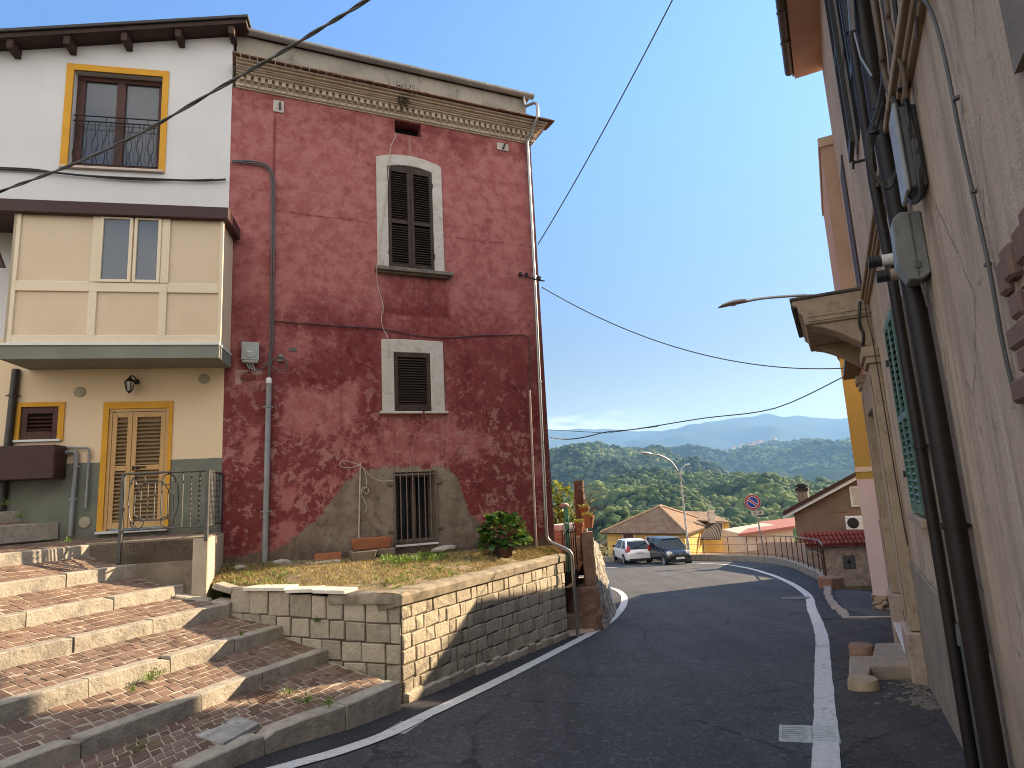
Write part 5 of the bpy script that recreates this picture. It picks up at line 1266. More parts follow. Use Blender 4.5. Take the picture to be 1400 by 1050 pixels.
# ================================================================== RIGHT SIDE OF THE STREET
W0 = Vector((4.098, 6.658, 0)); F_RW = frame(27, W0, flip=True)     # local x = -t (towards the camera), y into the wall, z up
def mat_rightwall():
    n = NT('stained_buff_render'); X, Y, Z = n.sep(n.obj)
    big = n.noise(.7, 5, .6); med = n.noise(2.6, 8, .7, .5); f = n.noise(45, 4, .7)
    st = n.noise(3.2, 7, .7, .2, vec=n.mapping(n.obj, (1.6, 1, .18)))
    col = n.mix(n.step(big, .3, .7), (.54,.43,.325), (.44,.345,.26))
    col = n.mix(n.math('MULTIPLY', n.step(st, .44, .64), .6), col, (.25,.195,.145))
    col = n.mix(n.math('MULTIPLY', n.step(n.noise(2.1, 6, .65, .8, vec=n.mapping(n.obj, (1.3,1,.3), (3,0,0))), .55, .68), .5), col, (.62,.53,.43))
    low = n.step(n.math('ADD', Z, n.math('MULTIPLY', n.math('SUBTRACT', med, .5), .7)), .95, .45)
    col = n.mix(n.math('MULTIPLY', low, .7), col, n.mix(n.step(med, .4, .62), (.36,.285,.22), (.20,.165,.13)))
    band = n.math('MULTIPLY', n.step(n.math('ABSOLUTE', n.math('SUBTRACT', n.math('ADD', Z, n.math('MULTIPLY', n.math('SUBTRACT', med, .5), .12)), .56)), .05, .02), n.step(X, 4.3, 4.7))
    col = n.mix(n.math('MULTIPLY', band, .6), col, (.55,.48,.41))
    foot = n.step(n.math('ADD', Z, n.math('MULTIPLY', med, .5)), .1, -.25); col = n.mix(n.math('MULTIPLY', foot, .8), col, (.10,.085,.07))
    dk = n.noise(5, 8, .75, .3); col = n.mix(n.math('MULTIPLY', n.step(dk, .56, .70), .45), col, (.17,.135,.105)); col = n.mix(n.math('MULTIPLY', n.step(f, .52, .72), .30), col, (.16,.13,.10))
    cw = n.mix(.10, n.obj, n.noise(2.0, 6, .7, color=True)); ck = n.vor(.8, 'DISTANCE_TO_EDGE', vec=cw); col = n.mix(n.math('MULTIPLY', n.step(ck, .010, .002), n.math('MULTIPLY', n.step(med, .48, .56), .55)), col, (.10,.08,.065))
    n.bump(n.math('ADD', n.math('MULTIPLY', med, 1.8), n.math('ADD', f, dk)), .55, .014); return n.done(col, .92, 0, .15)
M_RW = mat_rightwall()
M_PINK = weathered('pink_render', (.56,.37,.28), (.48,.31,.235), 1.2, .9, .2, c3=(.34,.24,.19), stain=.4, streak=True)
M_STUC = weathered('stone_trim', (.40,.315,.225), (.31,.24,.17), 3, .9, .35, c3=(.15,.115,.085), stain=.7)
M_STRDK = weathered('dark_edge_stone', (.115,.095,.072), (.075,.062,.048), 5, .95, .5)
M_PLINTH = weathered('grey_plinth', (.27,.23,.185), (.19,.165,.135), 2, .95, .4, c3=(.30,.26,.22), stain=.5, streak=True)
M_GREEN = weathered('green_shutter_paint', (.085,.16,.125), (.06,.12,.095), 4, .55, .1, c3=(.16,.21,.18), stain=.4)
M_DKGREEN = plain('dark_shutter', (.022,.024,.022), .6)
M_PIPEBR = plain('dark_brown_pipe', (.013,.009,.008), .55, .0, .4)
rh = thing('street_house', 'buff rendered house close on the right with a stone balcony, string course and green shutters', 'house', M=F_RW)
bx = lambda m, t0, t1, o0, o1, z0, z1, mi=None: m.box(-t1, -t0, -o1, -o0, z0, z1, mi)      # t along the street, o = distance out from the wall
mb = MB()
holes = [(.95,1.80,1.36,3.1,.12), (-3.15,-1.5,-.47,2.55,.7), (5.20,7.1,-.2,2.33,.5)]
mb.wall(-3.25, 14, -4, 8.6, 0, holes); mb.wall(-3.66, -3.25, -4, 3.72, 0)
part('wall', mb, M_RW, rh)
body = MB(); body.quad((-3.25,0,3.5),(-3.25,9,3.5),(-3.25,9,8.6),(-3.25,0,8.6)); body.quad((14,0,-4),(14,9,-4),(14,9,8.6),(14,0,8.6)); body.quad((-3.25,9,-4),(14,9,-4),(14,9,8.6),(-3.25,9,8.6))
part('side_wall', body, M_RW, rh)
mb = MB(); bx(mb, -14, 3.35, -9, .43, 8.58, 8.66); r_ = part('roof', mb, M_PINK, rh)
mb = MB(); mb.hexa([(-3.4,-.46,8.66),(14,-.46,8.66),(14,9,9.9),(-3.4,9,9.9)], [(-3.4,-.46,8.72),(14,-.46,8.72),(14,9,9.97),(-3.4,9,9.97)]); part('roof_tiles', mb, M_TILE, r_)
mb = MB()
pr = [(-.50+.075*math.cos(a), 8.66+.075*math.sin(a)) for a in np.linspace(R(180), R(360), 8)]
mb.add([(-3.22, p[0], p[1]) for p in pr] + [(14, p[0], p[1]) for p in pr], [(i, i+1, i+9, i+8) for i in range(7)] + [tuple(range(8))])
for t_ in np.arange(-6, 3, .75): bx(mb, t_, t_+.03, .42, .585, 8.575, 8.6)
part('eave_gutter', mb, plain('brown_gutter', (.075,.045,.035), .5), r_, smooth=50)
# string course
mb = MB()
for (o, z0, z1) in ((.035,3.83,3.86),(.055,3.86,3.90),(.085,3.90,3.96),(.07,3.96,4.0)): bx(mb, -14, 1.04, -.02, o, z0, z1)
part('string_course', mb, weathered('buff_trim', (.36,.27,.185), (.29,.215,.145), 3, .9, .3, c3=(.17,.13,.095), stain=.6), rh, bevel=.006)
# balcony
mb = MB()
prof = [(.88,4.03),(.88,3.97),(.82,3.93),(.82,3.86),(.775,3.82),(.755,3.68),(0,3.68),(0,4.03)]
mb.prism([( -o, z) for o, z in prof], 1.05*-1, -3.12, axis='x'); 
bal = part('balcony', mb, M_STUC, rh, 'stone balcony slab carried on two curved consoles', bevel=.01)
mb = MB(); bx(mb, 1.03, 3.14, .0, .905, 4.03, 4.07); bx(mb, 1.06, 3.1, .84, .90, 3.93, 4.03); part('balcony_top', mb, M_STRDK, bal, bevel=.01)  # dark lip puts the shade of the slab's outer face into its colour
for t0 in (1.08, 2.62):
    pts = [(.70,3.68)] + [(.70*(1-s), 3.66 - .44*(s**1.5)) for s in np.linspace(0.02,1,12)] + [(0,3.68)]
    mb = MB(); mb.prism([(-o, z) for o, z in pts], -t0, -t0-.42, axis='x'); part('console', mb, M_STUC, bal, bevel=.01)
mb = MB(); bx(mb, 1.04, 1.08, 0, .74, 3.77, 3.80); bx(mb, 1.035, 1.08, 0, .72, 3.71, 3.74); part('fascia_moulding', mb, M_STUC, bal, bevel=.006)
# portal
por = MB()
for (t0, t1) in ((.72,1.30),(3.22,3.62)):
    bx(por, t0, t1, 0, .115, -.05, 3.02); bx(por, t0-.04, t1+.04, 0, .15, 3.02, 3.10); bx(por, t0-.06, t1+.06, 0, .18, 3.10, 3.22); bx(por, t0+.1, t1-.1, .115, .13, .1, 2.9)
bx(por, 1.30, 3.22, 0, .10, 2.58, 3.05)
dp = part('portal', por, M_STUC, rh, 'stone portal with pilasters under the balcony', bevel=.012)
M_PB = weathered('pinkish_base_stone', (.40,.32,.26), (.30,.24,.19), 5, .9, .5, c3=(.16,.13,.11), stain=.6)
for (t0, t1, zb) in ((.68,1.34,-.66),(3.18,3.66,-.9)):
    mb = MB(); bx(mb, t0, t1, 0, .165, zb-.1, -.06); part('pilaster_base', mb, M_PB, dp, bevel=.02)
mb = MB(); bx(mb, 1.34, 3.2, -.5, .16, -.50, -.455); part('threshold', mb, plain('white_threshold', (.66,.64,.62), .4), dp, bevel=.006)
mb = MB(); bx(mb, 1.5, 3.15, -.65, -.58, -.47, 2.56); part('entrance_door', mb, M_DKWOOD, dp)
# plinth and green shuttered window
mb = MB(); bx(mb, -2.2, .68, 0, .018, -1.2, .70); bx(mb, -2.2, .68, 0, .028, .68, .725); part('plinth', mb, M_PLINTH, rh, bevel=.006)
mb = MB()
X0, X1 = .95, 1.80     # local x of the window (x = -t)
mb.box(X0-.11, X0, -.025, .01, 1.30, 3.14); mb.box(X1, X1+.10, -.025, .01, 1.30, 3.14); mb.box(X0-.11, X1+.10, -.025, .01, 3.14, 3.24)
w = part('green_window', mb, M_STUC, rh, 'tall window closed with green louvred shutters', bevel=.006)
for (a, b_) in ((X0+.005, (X0+X1)/2-.004), ((X0+X1)/2+.004, X1-.005)):
    fr, sl = MB(), MB(); leaf_shutter(fr, sl, a, b_, 1.37, 3.09, -.04, .055, .04, mid=[2.2], pitch=.058, tilt=42)
    s_ = part('shutter', fr, M_GREEN, w, bevel=.003); part('shutter_slats', sl, M_GREEN, w)
mb = MB(); mb.box(X0, X1, .05, .07, 1.36, 3.1); part('dark_backing', mb, M_DARK, w)
mb = MB(); mb.box(X0-.12, X1+.12, -.09, .02, 1.28, 1.345); part('sill', mb, M_STUC, w, bevel=.008)
for z in (1.7, 2.75):
    mb = MB(); mb.cbox((X0-.005, -.07, z), (.05,.02,.06)); part('hinge', mb, M_IRON, w)
# upper dark shutters laid open on the wall, balcony door
def open_shutter(t0, t1, z0, z1, off=.06):
    fr, sl = MB(), MB(); leaf_shutter(fr, sl, -t1, -t0, z0, z1, -off, .06, .045, mid=[(z0+z1)/2], pitch=.07, tilt=-38)
    for v_ in range(len(sl.v)): pass
    return fr, sl
for (t0, t1, z0, z1, lab) in ((-.85,-.35,5.12,7.4,'dark louvred shutter opened against the upper wall'),(-2.3,-1.85,5.2,7.4,'dark louvred shutter opened beside the drainpipe on the upper wall')):
    fr, sl = open_shutter(t0, t1, z0, z1); s_ = part('upper_shutter', fr, M_DKGREEN, rh, lab, bevel=.003); part('slats', sl, M_DKGREEN, s_)
mb = MB(); bx(mb, -1.85, -.85, -.02, .012, 5.1, 7.45); part('upper_window', mb, M_GLASSD, rh)
mb = MB(); bx(mb, 1.7, 2.5, -.02, .02, 4.07, 6.2); d_ = part('balcony_door', mb, M_DKWOOD, rh)
mb = MB(); mb.tube([(1.35,-.01,4.66),(1.35,-.13,4.66),(1.35,-.13,4.60)], .014, 6); mb.tube([(1.25,-.12,4.665),(1.40,-.12,4.655)], .012, 5); part('shutter_catch', mb, M_IRON, rh)
# brick arch at the very right
mb = MB(); r2 = random.Random(4)
for i in range(26):
    z = 2.33 - .095*i
    if z < -.3: break
    t_ = -5.20; w_ = .14 + (.09 if i % 2 else 0) + r2.uniform(-.02,.02)
    bx(mb, t_, t_+w_, -.25, .012+r2.uniform(0,.02), z-.085, z)
for i in range(16):
    a = i/15; t_ = -5.04 - a*1.9; z = 2.34 + .10*math.sin(a*math.pi) + (.0)
    bx(mb, t_-.105, t_, -.25, .016+r2.uniform(0,.02), z, z+.13+r2.uniform(-.02,.03))
part('brick_arch', mb, weathered('old_brick', (.20,.125,.095), (.15,.10,.08), 7, .95, .6, c3=(.10,.085,.07), stain=.6, island=.5), rh, 'rough brick arch round an opening at the right edge', bevel=.012)
mb = MB(); bx(mb, -7.2, -5.15, -.52, -.5, -.4, 2.4); part('arch_recess', mb, M_DARK, rh)
mb = MB(); bx(mb, -7.0, -5.62, 0, .02, 2.88, 4.0); part('upper_panel', mb, M_PLINTH, rh)
# drainpipes and conduits on the wall
RT = lambda t_, o, z: (-t_, -o, z)
pipe_thing('drainpipe', 'slimmer dark brown drainpipe beside the green shutters on the buff wall', [RT(-2.40,.08,8.5), RT(-2.42,.08,4.75), RT(-2.46,.095,3.95), RT(-2.50,.08,3.3), RT(-2.52,.08,2.4), RT(-2.58,.08,1.2), RT(-2.58,.08,-.9)], .037, M_PIPEBR, F_RW, clamps=(RT(-2.42,.08,5.3), RT(-2.55,.08,1.9)), n=12)
pipe_thing('drainpipe', 'thicker black-brown drainpipe on the buff wall, nearest to the camera', [RT(-3.20,.08,8.5), RT(-3.24,.08,4.97), RT(-3.29,.09,4.0), RT(-3.32,.08,3.4), RT(-3.46,.08,2.4), RT(-3.51,.08,1.4), RT(-3.53,.08,-.6)], .056, M_PIPEBR, F_RW, clamps=(RT(-3.505,.08,1.42),), n=14)
pipe_thing('pale_conduit', 'pale straight conduit between the two dark drainpipes', [RT(-2.31,.03,3.05), RT(-2.38,.03,2.5), RT(-2.52,.03,1.7), RT(-2.55,.03,.70)], .024, weathered('pale_grey_paint', (.45,.41,.35), (.38,.345,.29), 4, .6, .1), F_RW, 'conduit', clamps=(RT(-2.37,.03,2.52),))
mb = MB()
mb.hexa([RT(-2.64,.0,-.9),RT(-2.78,.0,-.9),RT(-2.78,.045,-.9),RT(-2.64,.045,-.9)], [RT(-2.52,.0,.70),RT(-2.66,.0,.70),RT(-2.66,.045,.70),RT(-2.52,.045,.70)])
mb.hexa([RT(-2.515,.0,.58),RT(-2.665,.0,.58),RT(-2.665,.06,.58),RT(-2.515,.06,.58)], [RT(-2.50,.0,.72),RT(-2.65,.0,.72),RT(-2.65,.055,.72),RT(-2.50,.055,.72)])
solo('cable_cover', mb, weathered('galvanised_cover', (.13,.14,.15), (.09,.10,.105), 4, .5, .1, metal=.3), 'grey metal cable cover at the foot of the wall between the drainpipes', 'cable cover', M=F_RW, bevel=.006)
pipe_thing('wall_conduit', 'thin grey conduit along the right side of the nearest drainpipe', [RT(-3.31,.012,2.75), RT(-3.385,.012,1.8), RT(-3.42,.012,.73)], .008, M_PVC, F_RW, 'conduit', clamps=(RT(-3.385,.012,1.40),))
mb = MB(); mb.tube(smoothpath([RT(-4.50,.03,3.78), RT(-4.66,.035,3.86), RT(-4.82,.03,3.72), RT(-4.90,.025,3.45), RT(-4.92,.025,3.0), RT(-4.96,.022,2.5), RT(-4.94,.02,2.2), RT(-4.92,.01,2.0)]), .0075, 6)
for z in (3.2, 2.8, 2.5): mb.cbox(RT(-4.94,.02,z), (.022,.022,.012))
solo('wall_cable', mb, M_CABLE, 'single grey cable arching down the wall to the left of the brick arch', 'cable', M=F_RW, smooth=60)
# boxes
t = thing('junction_box', 'dark grey junction box wrapped in thick cables high on the buff wall', 'junction box', M=F_RW)
mb = MB(); bx(mb, -4.0, -3.78, .0, .085, 3.24, 3.72); part('case', mb, plain('grey_box_dark', (.085,.088,.09), .55), t, bevel=.01)
mb = MB(); bx(mb, -4.015, -3.765, .085, .108, 3.225, 3.745); part('lid', mb, plain('lid_grey', (.30,.31,.31), .5), t, bevel=.008)
t = thing('junction_box', 'grey plastic cabinet under the cable loops on the buff wall', 'junction box', M=F_RW)
mb = MB(); mb.prism([(-.0,2.86),(-.0,3.24),(-.105,3.26),(-.15,3.22),(-.158,2.95),(-.11,2.84),(-.05,2.83)], 3.62, 3.44, axis='x'); part('case', mb, weathered('grey_cabinet', (.20,.205,.195), (.16,.165,.155), 9, .5, .1, c3=(.10,.09,.08), stain=.4), t, bevel=.008)
mb = MB(); bx(mb, -3.626, -3.61, .06, .066, 2.85, 3.24); bx(mb, -3.63, -3.60, .045, .075, 2.90, 2.94); part('door_seam', mb, plain('seam_grey', (.10,.10,.10), .6), t)
mb = MB(); mb.tube([RT(-3.55,.05,2.85), RT(-3.555,.04,2.75), RT(-3.53,.03,2.68)], .010, 6); part('cable_gland', mb, M_CABLE, t)
for (z, o, r, mat_, lab) in ((3.17,.25,.04,M_WHITEP,'white vent pipe with a dark louvred end sticking out from the buff wall'), (3.06,.20,.042,weathered('buff_pipe',(.36,.28,.23),(.30,.235,.19),4,.6,.1),'buff vent pipe below the white one on the buff wall')):
    t = thing('vent_pipe', lab, 'vent pipe', M=F_RW)
    mb = MB(); mb.tube([RT(-2.98,-.02,z-.005), RT(-2.98,o*.7,z)], r, 14); part('tube', mb, mat_, t, smooth=50)
    mb = MB(); 
    for k in range(5): mb.lathe([(r*.8,-.006),(r*1.02,-.006),(r*1.02,.006),(r*.8,.006)], RT(-2.98,o*.7+.01+k*.016,z), 14, M=Matrix.Rotation(R(90),4,'X'))
    mb.tube([RT(-2.98,o*.7,z), RT(-2.98,o*.7+.08,z)], r*.7, 10); part('louvred_end', mb, M_CABLED, t, smooth=40)
# cable bundles
def cab(pts, r=.014): 
    return smoothpath([RT(*p) for p in pts], 7), r
m = MB()
for k in range(5):
    q = .011*k
    P, r_ = cab([(-3.40-q,.03,6.2),(-3.5-q,.03,4.75),(-3.57-q*.5,.055+q*.3,4.2),(-3.6,.11+q*.5,3.95),(-3.6,.165+q*.8,3.79),(-3.6,.20+q*.5,3.66),(-3.6,.20-q*.1,3.535-q*.5),(-3.6,.165-q*.1,3.475-q*.8),(-3.6,.125,3.47-q*.8),(-3.63,.095,3.50-q*.4),(-3.66,.07,3.55)]); m.tube(P, .0105, 6)
for k in range(4):
    q = .013*k
    P, r_ = cab([(-4.3-q,.03,5.6),(-4.12-q,.035,4.3),(-4.02-q,.03,3.95),(-4.02-q*.4,.035+q*.3,3.72),(-4.03,.03+q*.5,3.5),(-4.03,.03+q*.5,3.32-q),(-4.02,.05,3.20-q*.6),(-3.98,.08,3.17-q*.3),(-3.92,.09,3.22)]); m.tube(P, .0095, 6)
P, r_ = cab([(-3.9,.04,4.6),(-3.86,.05,4.1),(-3.80,.06,3.9),(-3.82,.05,3.76)]); m.tube(P, .016, 7)
P, r_ = cab([(-3.55,.04,5.0),(-3.62,.05,4.3),(-3.72,.08,4.05),(-3.78,.06,3.85),(-3.85,.05,3.74)]); m.tube(P, .014, 7)
for (t_, o_, z) in ((-3.53,.11,4.0),(-3.6,.165,3.80),(-4.04,.045,3.8)): m.lathe([(.034,-.006),(.034,.006)], RT(t_,o_,z), 8)
solo('cable_bundle', m, M_CABLED, 'tangled bundle of dark cables looping round the junction box on the buff wall', 'cables', M=F_RW, smooth=60)
m = MB()
for (o, t0, r) in ((.04,-3.85,.016),(.035,-4.25,.014),(.04,-3.0,.018)):
    P, r_ = cab([(t0,.05+o,6.5),(t0,.05+o,4.4),(t0+.05,.05+o,4.1),(t0+.08,.02+o,3.84),(t0+.14,.02+o,3.70)]); m.tube(P, r, 7)
solo('cable_conduit', m, weathered('aged_conduit', (.16,.12,.085), (.11,.08,.06), 6, .6, .2), 'brownish conduits crossing the string course above the junction box', 'conduit', M=F_RW, smooth=60)
m = MB(); m.cbox(RT(-3.30,.15,4.85), (.035,.04,.28), Matrix.Rotation(R(-4),4,'X')); m.tube([RT(-3.3,.15,4.71), RT(-3.32,.14,4.5), RT(-3.38,.10,4.3)], .010, 6)
solo('cable_clamp', m, plain('dull_anchor', (.20,.20,.21), .4, .7), 'grey metal cable anchor hanging beside the upper drainpipe', 'cable clamp', M=F_RW, bevel=.006)
m = MB(); P, r_ = cab([(.98,.10,3.86),(.93,.13,3.70),(.96,.14,3.55),(.92,.12,3.42),(.99,.14,3.30)]); m.tube(P, .02, 6); P, r_ = cab([(.9,.05,3.84),(.84,.06,3.6),(.62,.05,3.2),(.64,.03,1.5),(.60,.02,.9)]); m.tube(P, .007, 5)
solo('cable_bundle', m, M_CABLED, 'dark cable knot hanging under the near end of the stone balcony', 'cables', M=F_RW, smooth=60)
# ---------------- pink house next door
ph = thing('pink_house', 'pink house beyond the portal with a projecting upper storey and green shutters', 'house', M=F_RW)
mb = MB(); mb.wall(-6.35, -3.66, -4, 3.75, .0, [(-4.75,-3.98,1.28,2.87,.1)]); mb.quad((-6.35,0,-4),(-6.35,0,3.75),(-6.35,8,3.75),(-6.35,8,-4)); part('lower_wall', mb, M_PINK, ph)
mb = MB(); bx(mb, 3.27, 6.40, -8, .20, 3.72, 7.15); part('upper_wall', mb, weathered('ochre_render', (.50,.33,.23), (.42,.275,.19), 1.4, .9, .25, c3=(.32,.22,.16), stain=.4, streak=True), ph)
mb = MB(); bx(mb, 3.24, 6.43, -8, .225, 7.15, 7.32); part('parapet_cap', mb, weathered('pale_cap', (.58,.43,.32), (.5,.37,.27), 3, .9, .2), ph, bevel=.008)
mb = MB(); bx(mb, 3.4, 6.46, 0, .27, 3.60, 3.70); part('eave_trim', mb, M_BROWNMET, ph)
mb = MB(); mb.box(-6.352,-3.66,-.02,0,-3,.77); mb.box(-6.352,-3.66,-.035,0,.75,.80); part('plinth', mb, M_PLINTH, ph, bevel=.006)
fr, sl = MB(), MB()
for (a, b_) in ((-4.745,-4.37),(-4.36,-3.985)): leaf_shutter(fr, sl, a, b_, 1.30, 2.85, -.03, .05, .04, pitch=.055, tilt=42)
w = part('green_shutter', fr, M_GREEN, ph, 'faded green shutters on the pink wall'); part('shutter_slats', sl, M_GREEN, w)
mb = MB(); mb.box(-4.75,-3.98,.05,.06,1.28,2.87); part('dark_backing', mb, M_DARK, w)
# street lamp on an arm
t = thing('wall_street_lamp', 'slim street lamp on a curved arm reaching out over the road above the balcony', 'street lamp', M=F_RW)
mb = MB(); mb.tube(smoothpath([RT(4.6,.18,4.80),RT(4.6,.6,4.98),RT(4.6,1.0,5.05),RT(4.6,1.5,5.10),RT(4.6,1.85,5.09)]), .026, 8); mb.lathe([(.07,0),(.07,.02)], RT(4.6,.20,4.80), 10, M=Matrix.Rotation(R(90),4,'X')); part('arm', mb, M_ZINC, t, smooth=50)
mb = MB()
st_ = [(1.75,.03,.04,5.09),(1.80,.06,.055,5.10),(2.0,.11,.06,5.10),(2.2,.09,.04,5.08),(2.30,.02,.012,5.06)]
vs = []
for (o, hw, hh, z) in st_:
    for j in range(10): a = 2*math.pi*j/10; vs.append(RT(4.6+hw*math.cos(a), o, z+hh*math.sin(a)*(1 if math.sin(a) > 0 else .5)))
mb.add(vs, [(i*10+j, i*10+(j+1)%10, (i+1)*10+(j+1)%10, (i+1)*10+j) for i in range(4) for j in range(10)] + [tuple(range(10)), tuple(range(40,50))]); part('lamp_head', mb, weathered('lamp_grey', (.30,.28,.25), (.25,.23,.2), 4, .5, .05), t, smooth=60)
mb = MB(); mb.lathe([(.06,0),(.06,.01)], RT(4.6,2.02,5.06), 12); part('lens', mb, M_GLASS, t)
# stone steps and round stones at the door
mb = MB()
def ztop(px, py, z): d = at(px, py, 1)-EYE; q = EYE + d*((z-EYE.z)/d.z); return q
Z1 = -.475
a_, b_, c_, d_ = ztop(1190,909,Z1), ztop(1251,910,Z1), ztop(1236,878,Z1), ztop(1196,879,Z1)
mb.hexa([p + Vector((0,0,-.40)) for p in (a_,b_,c_,d_)], [p for p in (a_,b_,c_,d_)])
t = thing('door_steps', 'worn stone doorstep platform in front of the right-hand portal', 'steps', loc=(0,0,0)); ctr = (a_+b_+c_+d_)/4; t.location = (ctr.x, ctr.y, -.9)
def lp(name, mb, mat, **k): mb.v = [(p[0]-ctr.x, p[1]-ctr.y, p[2]+.9) for p in mb.v]; return part(name, mb, mat, t, **k)
M_STEP = weathered('worn_doorstep', (.34,.275,.215), (.26,.215,.17), 5, .85, .4, c3=(.14,.115,.09), stain=.6)
lp('top_step', mb, M_STEP, bevel=.02, seg=2)
mb = MB(); Z2 = -.50
q = [ztop(1160,924,Z2), ztop(1188,922,Z2), ztop(1196,896,Z2), ztop(1161,897,Z2)]
mb.hexa([p + Vector((0,0,-.35)) for p in q], q); lp('lower_step', mb, M_STEP, bevel=.02, seg=2)
for (px, py, r, zt, h, lab) in ((1180,927,.155,-.50,.26,'chipped round stone stump at the near end of the doorstep'), (1177,881,.145,-.44,.4,'round stone stump at the far end of the doorstep')):
    c = ztop(px, py, zt); m = MB(); m.lathe([(r*1.04,-h),(r*1.02,-h*.4),(r*.99,-.025),(r*.93,0),(.0001,.004)], (0,0,h), 22)
    m.v = [(x+.012*mnoise.noise(Vector((x*9,y*9,z*9))), y+.012*mnoise.noise(Vector((x*9+5,y*9,z*9))), z+.006*mnoise.noise(Vector((x*12,y*12,3)))) for x, y, z in m.v]
    solo('stone_stump', m, weathered('buff_round_stone', (.38,.30,.20), (.30,.235,.16), 6, .9, .5, c3=(.17,.135,.10), stain=.6) if r > .15 else M_BRICKOLD, lab, 'stone', M=Matrix.Translation((c.x,c.y,zt-h)), smooth=50)
# ---------------- yellow and lilac building
F_LI = frame(122, Vector((7.77,14.4,0)))
li = thing('yellow_building', 'tall building painted yellow above and pale lilac below at the mouth of the lane', 'building', M=F_LI)
mb = MB(); mb.wall(0, 7, -4, 1.56, 0); mb.quad((0,0,-4),(0,15.4,-4),(0,15.4,1.56),(0,0,1.56)); part('lilac_wall', mb, weathered('lilac_paint', (.62,.53,.54), (.56,.48,.49), 1.2, .85, .15), li)
mb = MB(); mb.wall(0, 7, 1.56, 4.42, 0); mb.quad((0,0,1.56),(0,15.4,1.56),(0,15.4,4.42),(0,0,4.42)); mb.quad((0,0,4.42),(7,0,4.42),(7,15.4,4.42),(0,15.4,4.42)); mb.quad((7,0,-4),(7,15.4,-4),(7,15.4,4.42),(7,0,4.42)); mb.quad((0,15.4,-4),(7,15.4,-4),(7,15.4,4.42),(0,15.4,4.42))
part('yellow_wall', mb, weathered('mustard_paint', (.42,.295,.075), (.37,.255,.062), 1.3, .85, .15, c3=(.34,.23,.06), stain=.3, streak=True), li)
mb = MB(); mb.box(-.012,7,-.012,.0,1.73,1.84); mb.box(-.012,0,-.012,15.4,1.73,1.84); part('pale_band', mb, weathered('pale_band_paint', (.66,.58,.44), (.60,.52,.4), 2, .85, .1), li)
mb = MB(); mb.box(-.04,7.02,-.04,15.4,4.42,4.48); part('roof_edge', mb, M_STRDK, li)
def mat_crazy():
    n = NT('crazy_stone_plinth'); p = n.obj; pw = n.mix(.1, p, n.noise(7, 3, vec=p, color=True)); e = n.vor(4.6, 'DISTANCE_TO_EDGE', vec=pw); c = n.vor(4.6, vec=pw, out='Color')
    col = n.ramp(n.sep(c)[0], [(0,(.25,.19,.14)),(1,(.42,.34,.27))]); col = n.mix(n.step(e,.05,.02), col, (.05,.045,.04)); n.bump(n.step(e,0,.08), .6, .02); return n.done(col, .9, 0, .2)
mb = MB(); mb.box(-.035,7,-.035,.0,-4,-.98); mb.box(-.035,.0,-.0,15.4,-4,-.98); part('stone_plinth', mb, mat_crazy(), li)
mb = MB(); x0 = .44; mb.box(x0,x0+.52,-.03,.0,2.75,2.80); mb.box(x0,x0+.52,-.03,0,3.35,3.40); mb.box(x0,x0+.06,-.03,0,2.80,3.35); mb.box(x0+.46,x0+.52,-.03,0,2.80,3.35); w = part('window', mb, M_WHITEP, li)
mb = MB(); mb.box(x0+.06,x0+.46,-.008,-.003,2.80,3.35); part('pane', mb, plain('lilac_blind', (.50,.44,.50), .6), w)
# ================================================================== ROAD EDGE: KERB WALL, GUARD RAILING
KP = densify([(6.42,12.95),(6.85,14.0),(7.25,15.15),(8.1,17.2),(9.15,19.4),(10.2,22.0),(11.0,24.7),(11.9,27.8),(12.75,31.6),(12.95,34.2),(12.7,37.2),(11.6,39.4),(9.9,40.8),(7.5,41.9),(4.5,43.0),(0,43.3),(-8,43.6)], .25)
mb = MB(); vs = []; n_ = 0
for i, p in enumerate(KP):
    t = (KP[min(i+1,len(KP)-1)]-KP[max(i-1,0)]).normalized(); n = Vector((t.y,-t.x,0))
    z = roadz(p.y); h = float(np.interp(p.y, [12.9,15,19.3,21,44],[.02,.06,.10,.28,.34])) + .02*mnoise.noise(p*1.3)
    w0 = .07*mnoise.noise(p*2.6)+.03*mnoise.noise(p*7) if p.y < 19 else 0; wf = .75 if p.y < 19 else 1; h += (.05*mnoise.noise(p*3.3) if p.y < 19 else 0)
    for q, zz in ((p - n*(.13*wf+w0), z-.5), (p - n*(.12*wf+w0), z+h-.02), (p - n*.09*wf, z+h), (p + n*(.10*wf+w0*.7), z+h), (p + n*.13*wf, z-3.0)): vs.append((q.x-10, q.y-25, zz+2))
mb.add(vs, [(i*5+j, i*5+j+1, (i+1)*5+j+1, (i+1)*5+j) for i in range(len(KP)-1) for j in range(4)])
kw = part('kerb_wall', mb, weathered('kerb_wall_concrete', (.33,.285,.23), (.24,.21,.17), 2.5, .9, .4, c3=(.13,.115,.10), stain=.6), None, 'low concrete kerb wall under the guard railing round the bend', smooth=40)
kw.location = (10,25,-2); kw['category'] = 'kerb wall'
m = MB(); q = rdpt(1132, 806); m.box(-.28,.28,-.25,.25,-.2,.33); solo('kerb_block', m, M_BRICKOLD, 'worn reddish block at the near end of the kerb wall and railing', 'block', M=Matrix.Translation((9.22,19.3,roadz(19.3))) @ Matrix.Rotation(R(25),4,'Z'), bevel=.03)
M_RAILB = weathered('rusty_brown_rail', (.085,.045,.030), (.055,.030,.022), 9, .7, .2)
M_RAILT = weathered('sunworn_top_rail', (.26,.20,.15), (.18,.14,.11), 6, .55, .1)
gr = thing('guard_railing', 'rusty brown guard railing following the outside of the bend', 'railing', loc=(10,25,-2))
GP = [p for p in KP if p.y >= 19.45 or False]
L = [0]
for i in range(1, len(GP)): L.append(L[-1]+(GP[i]-GP[i-1]).length)
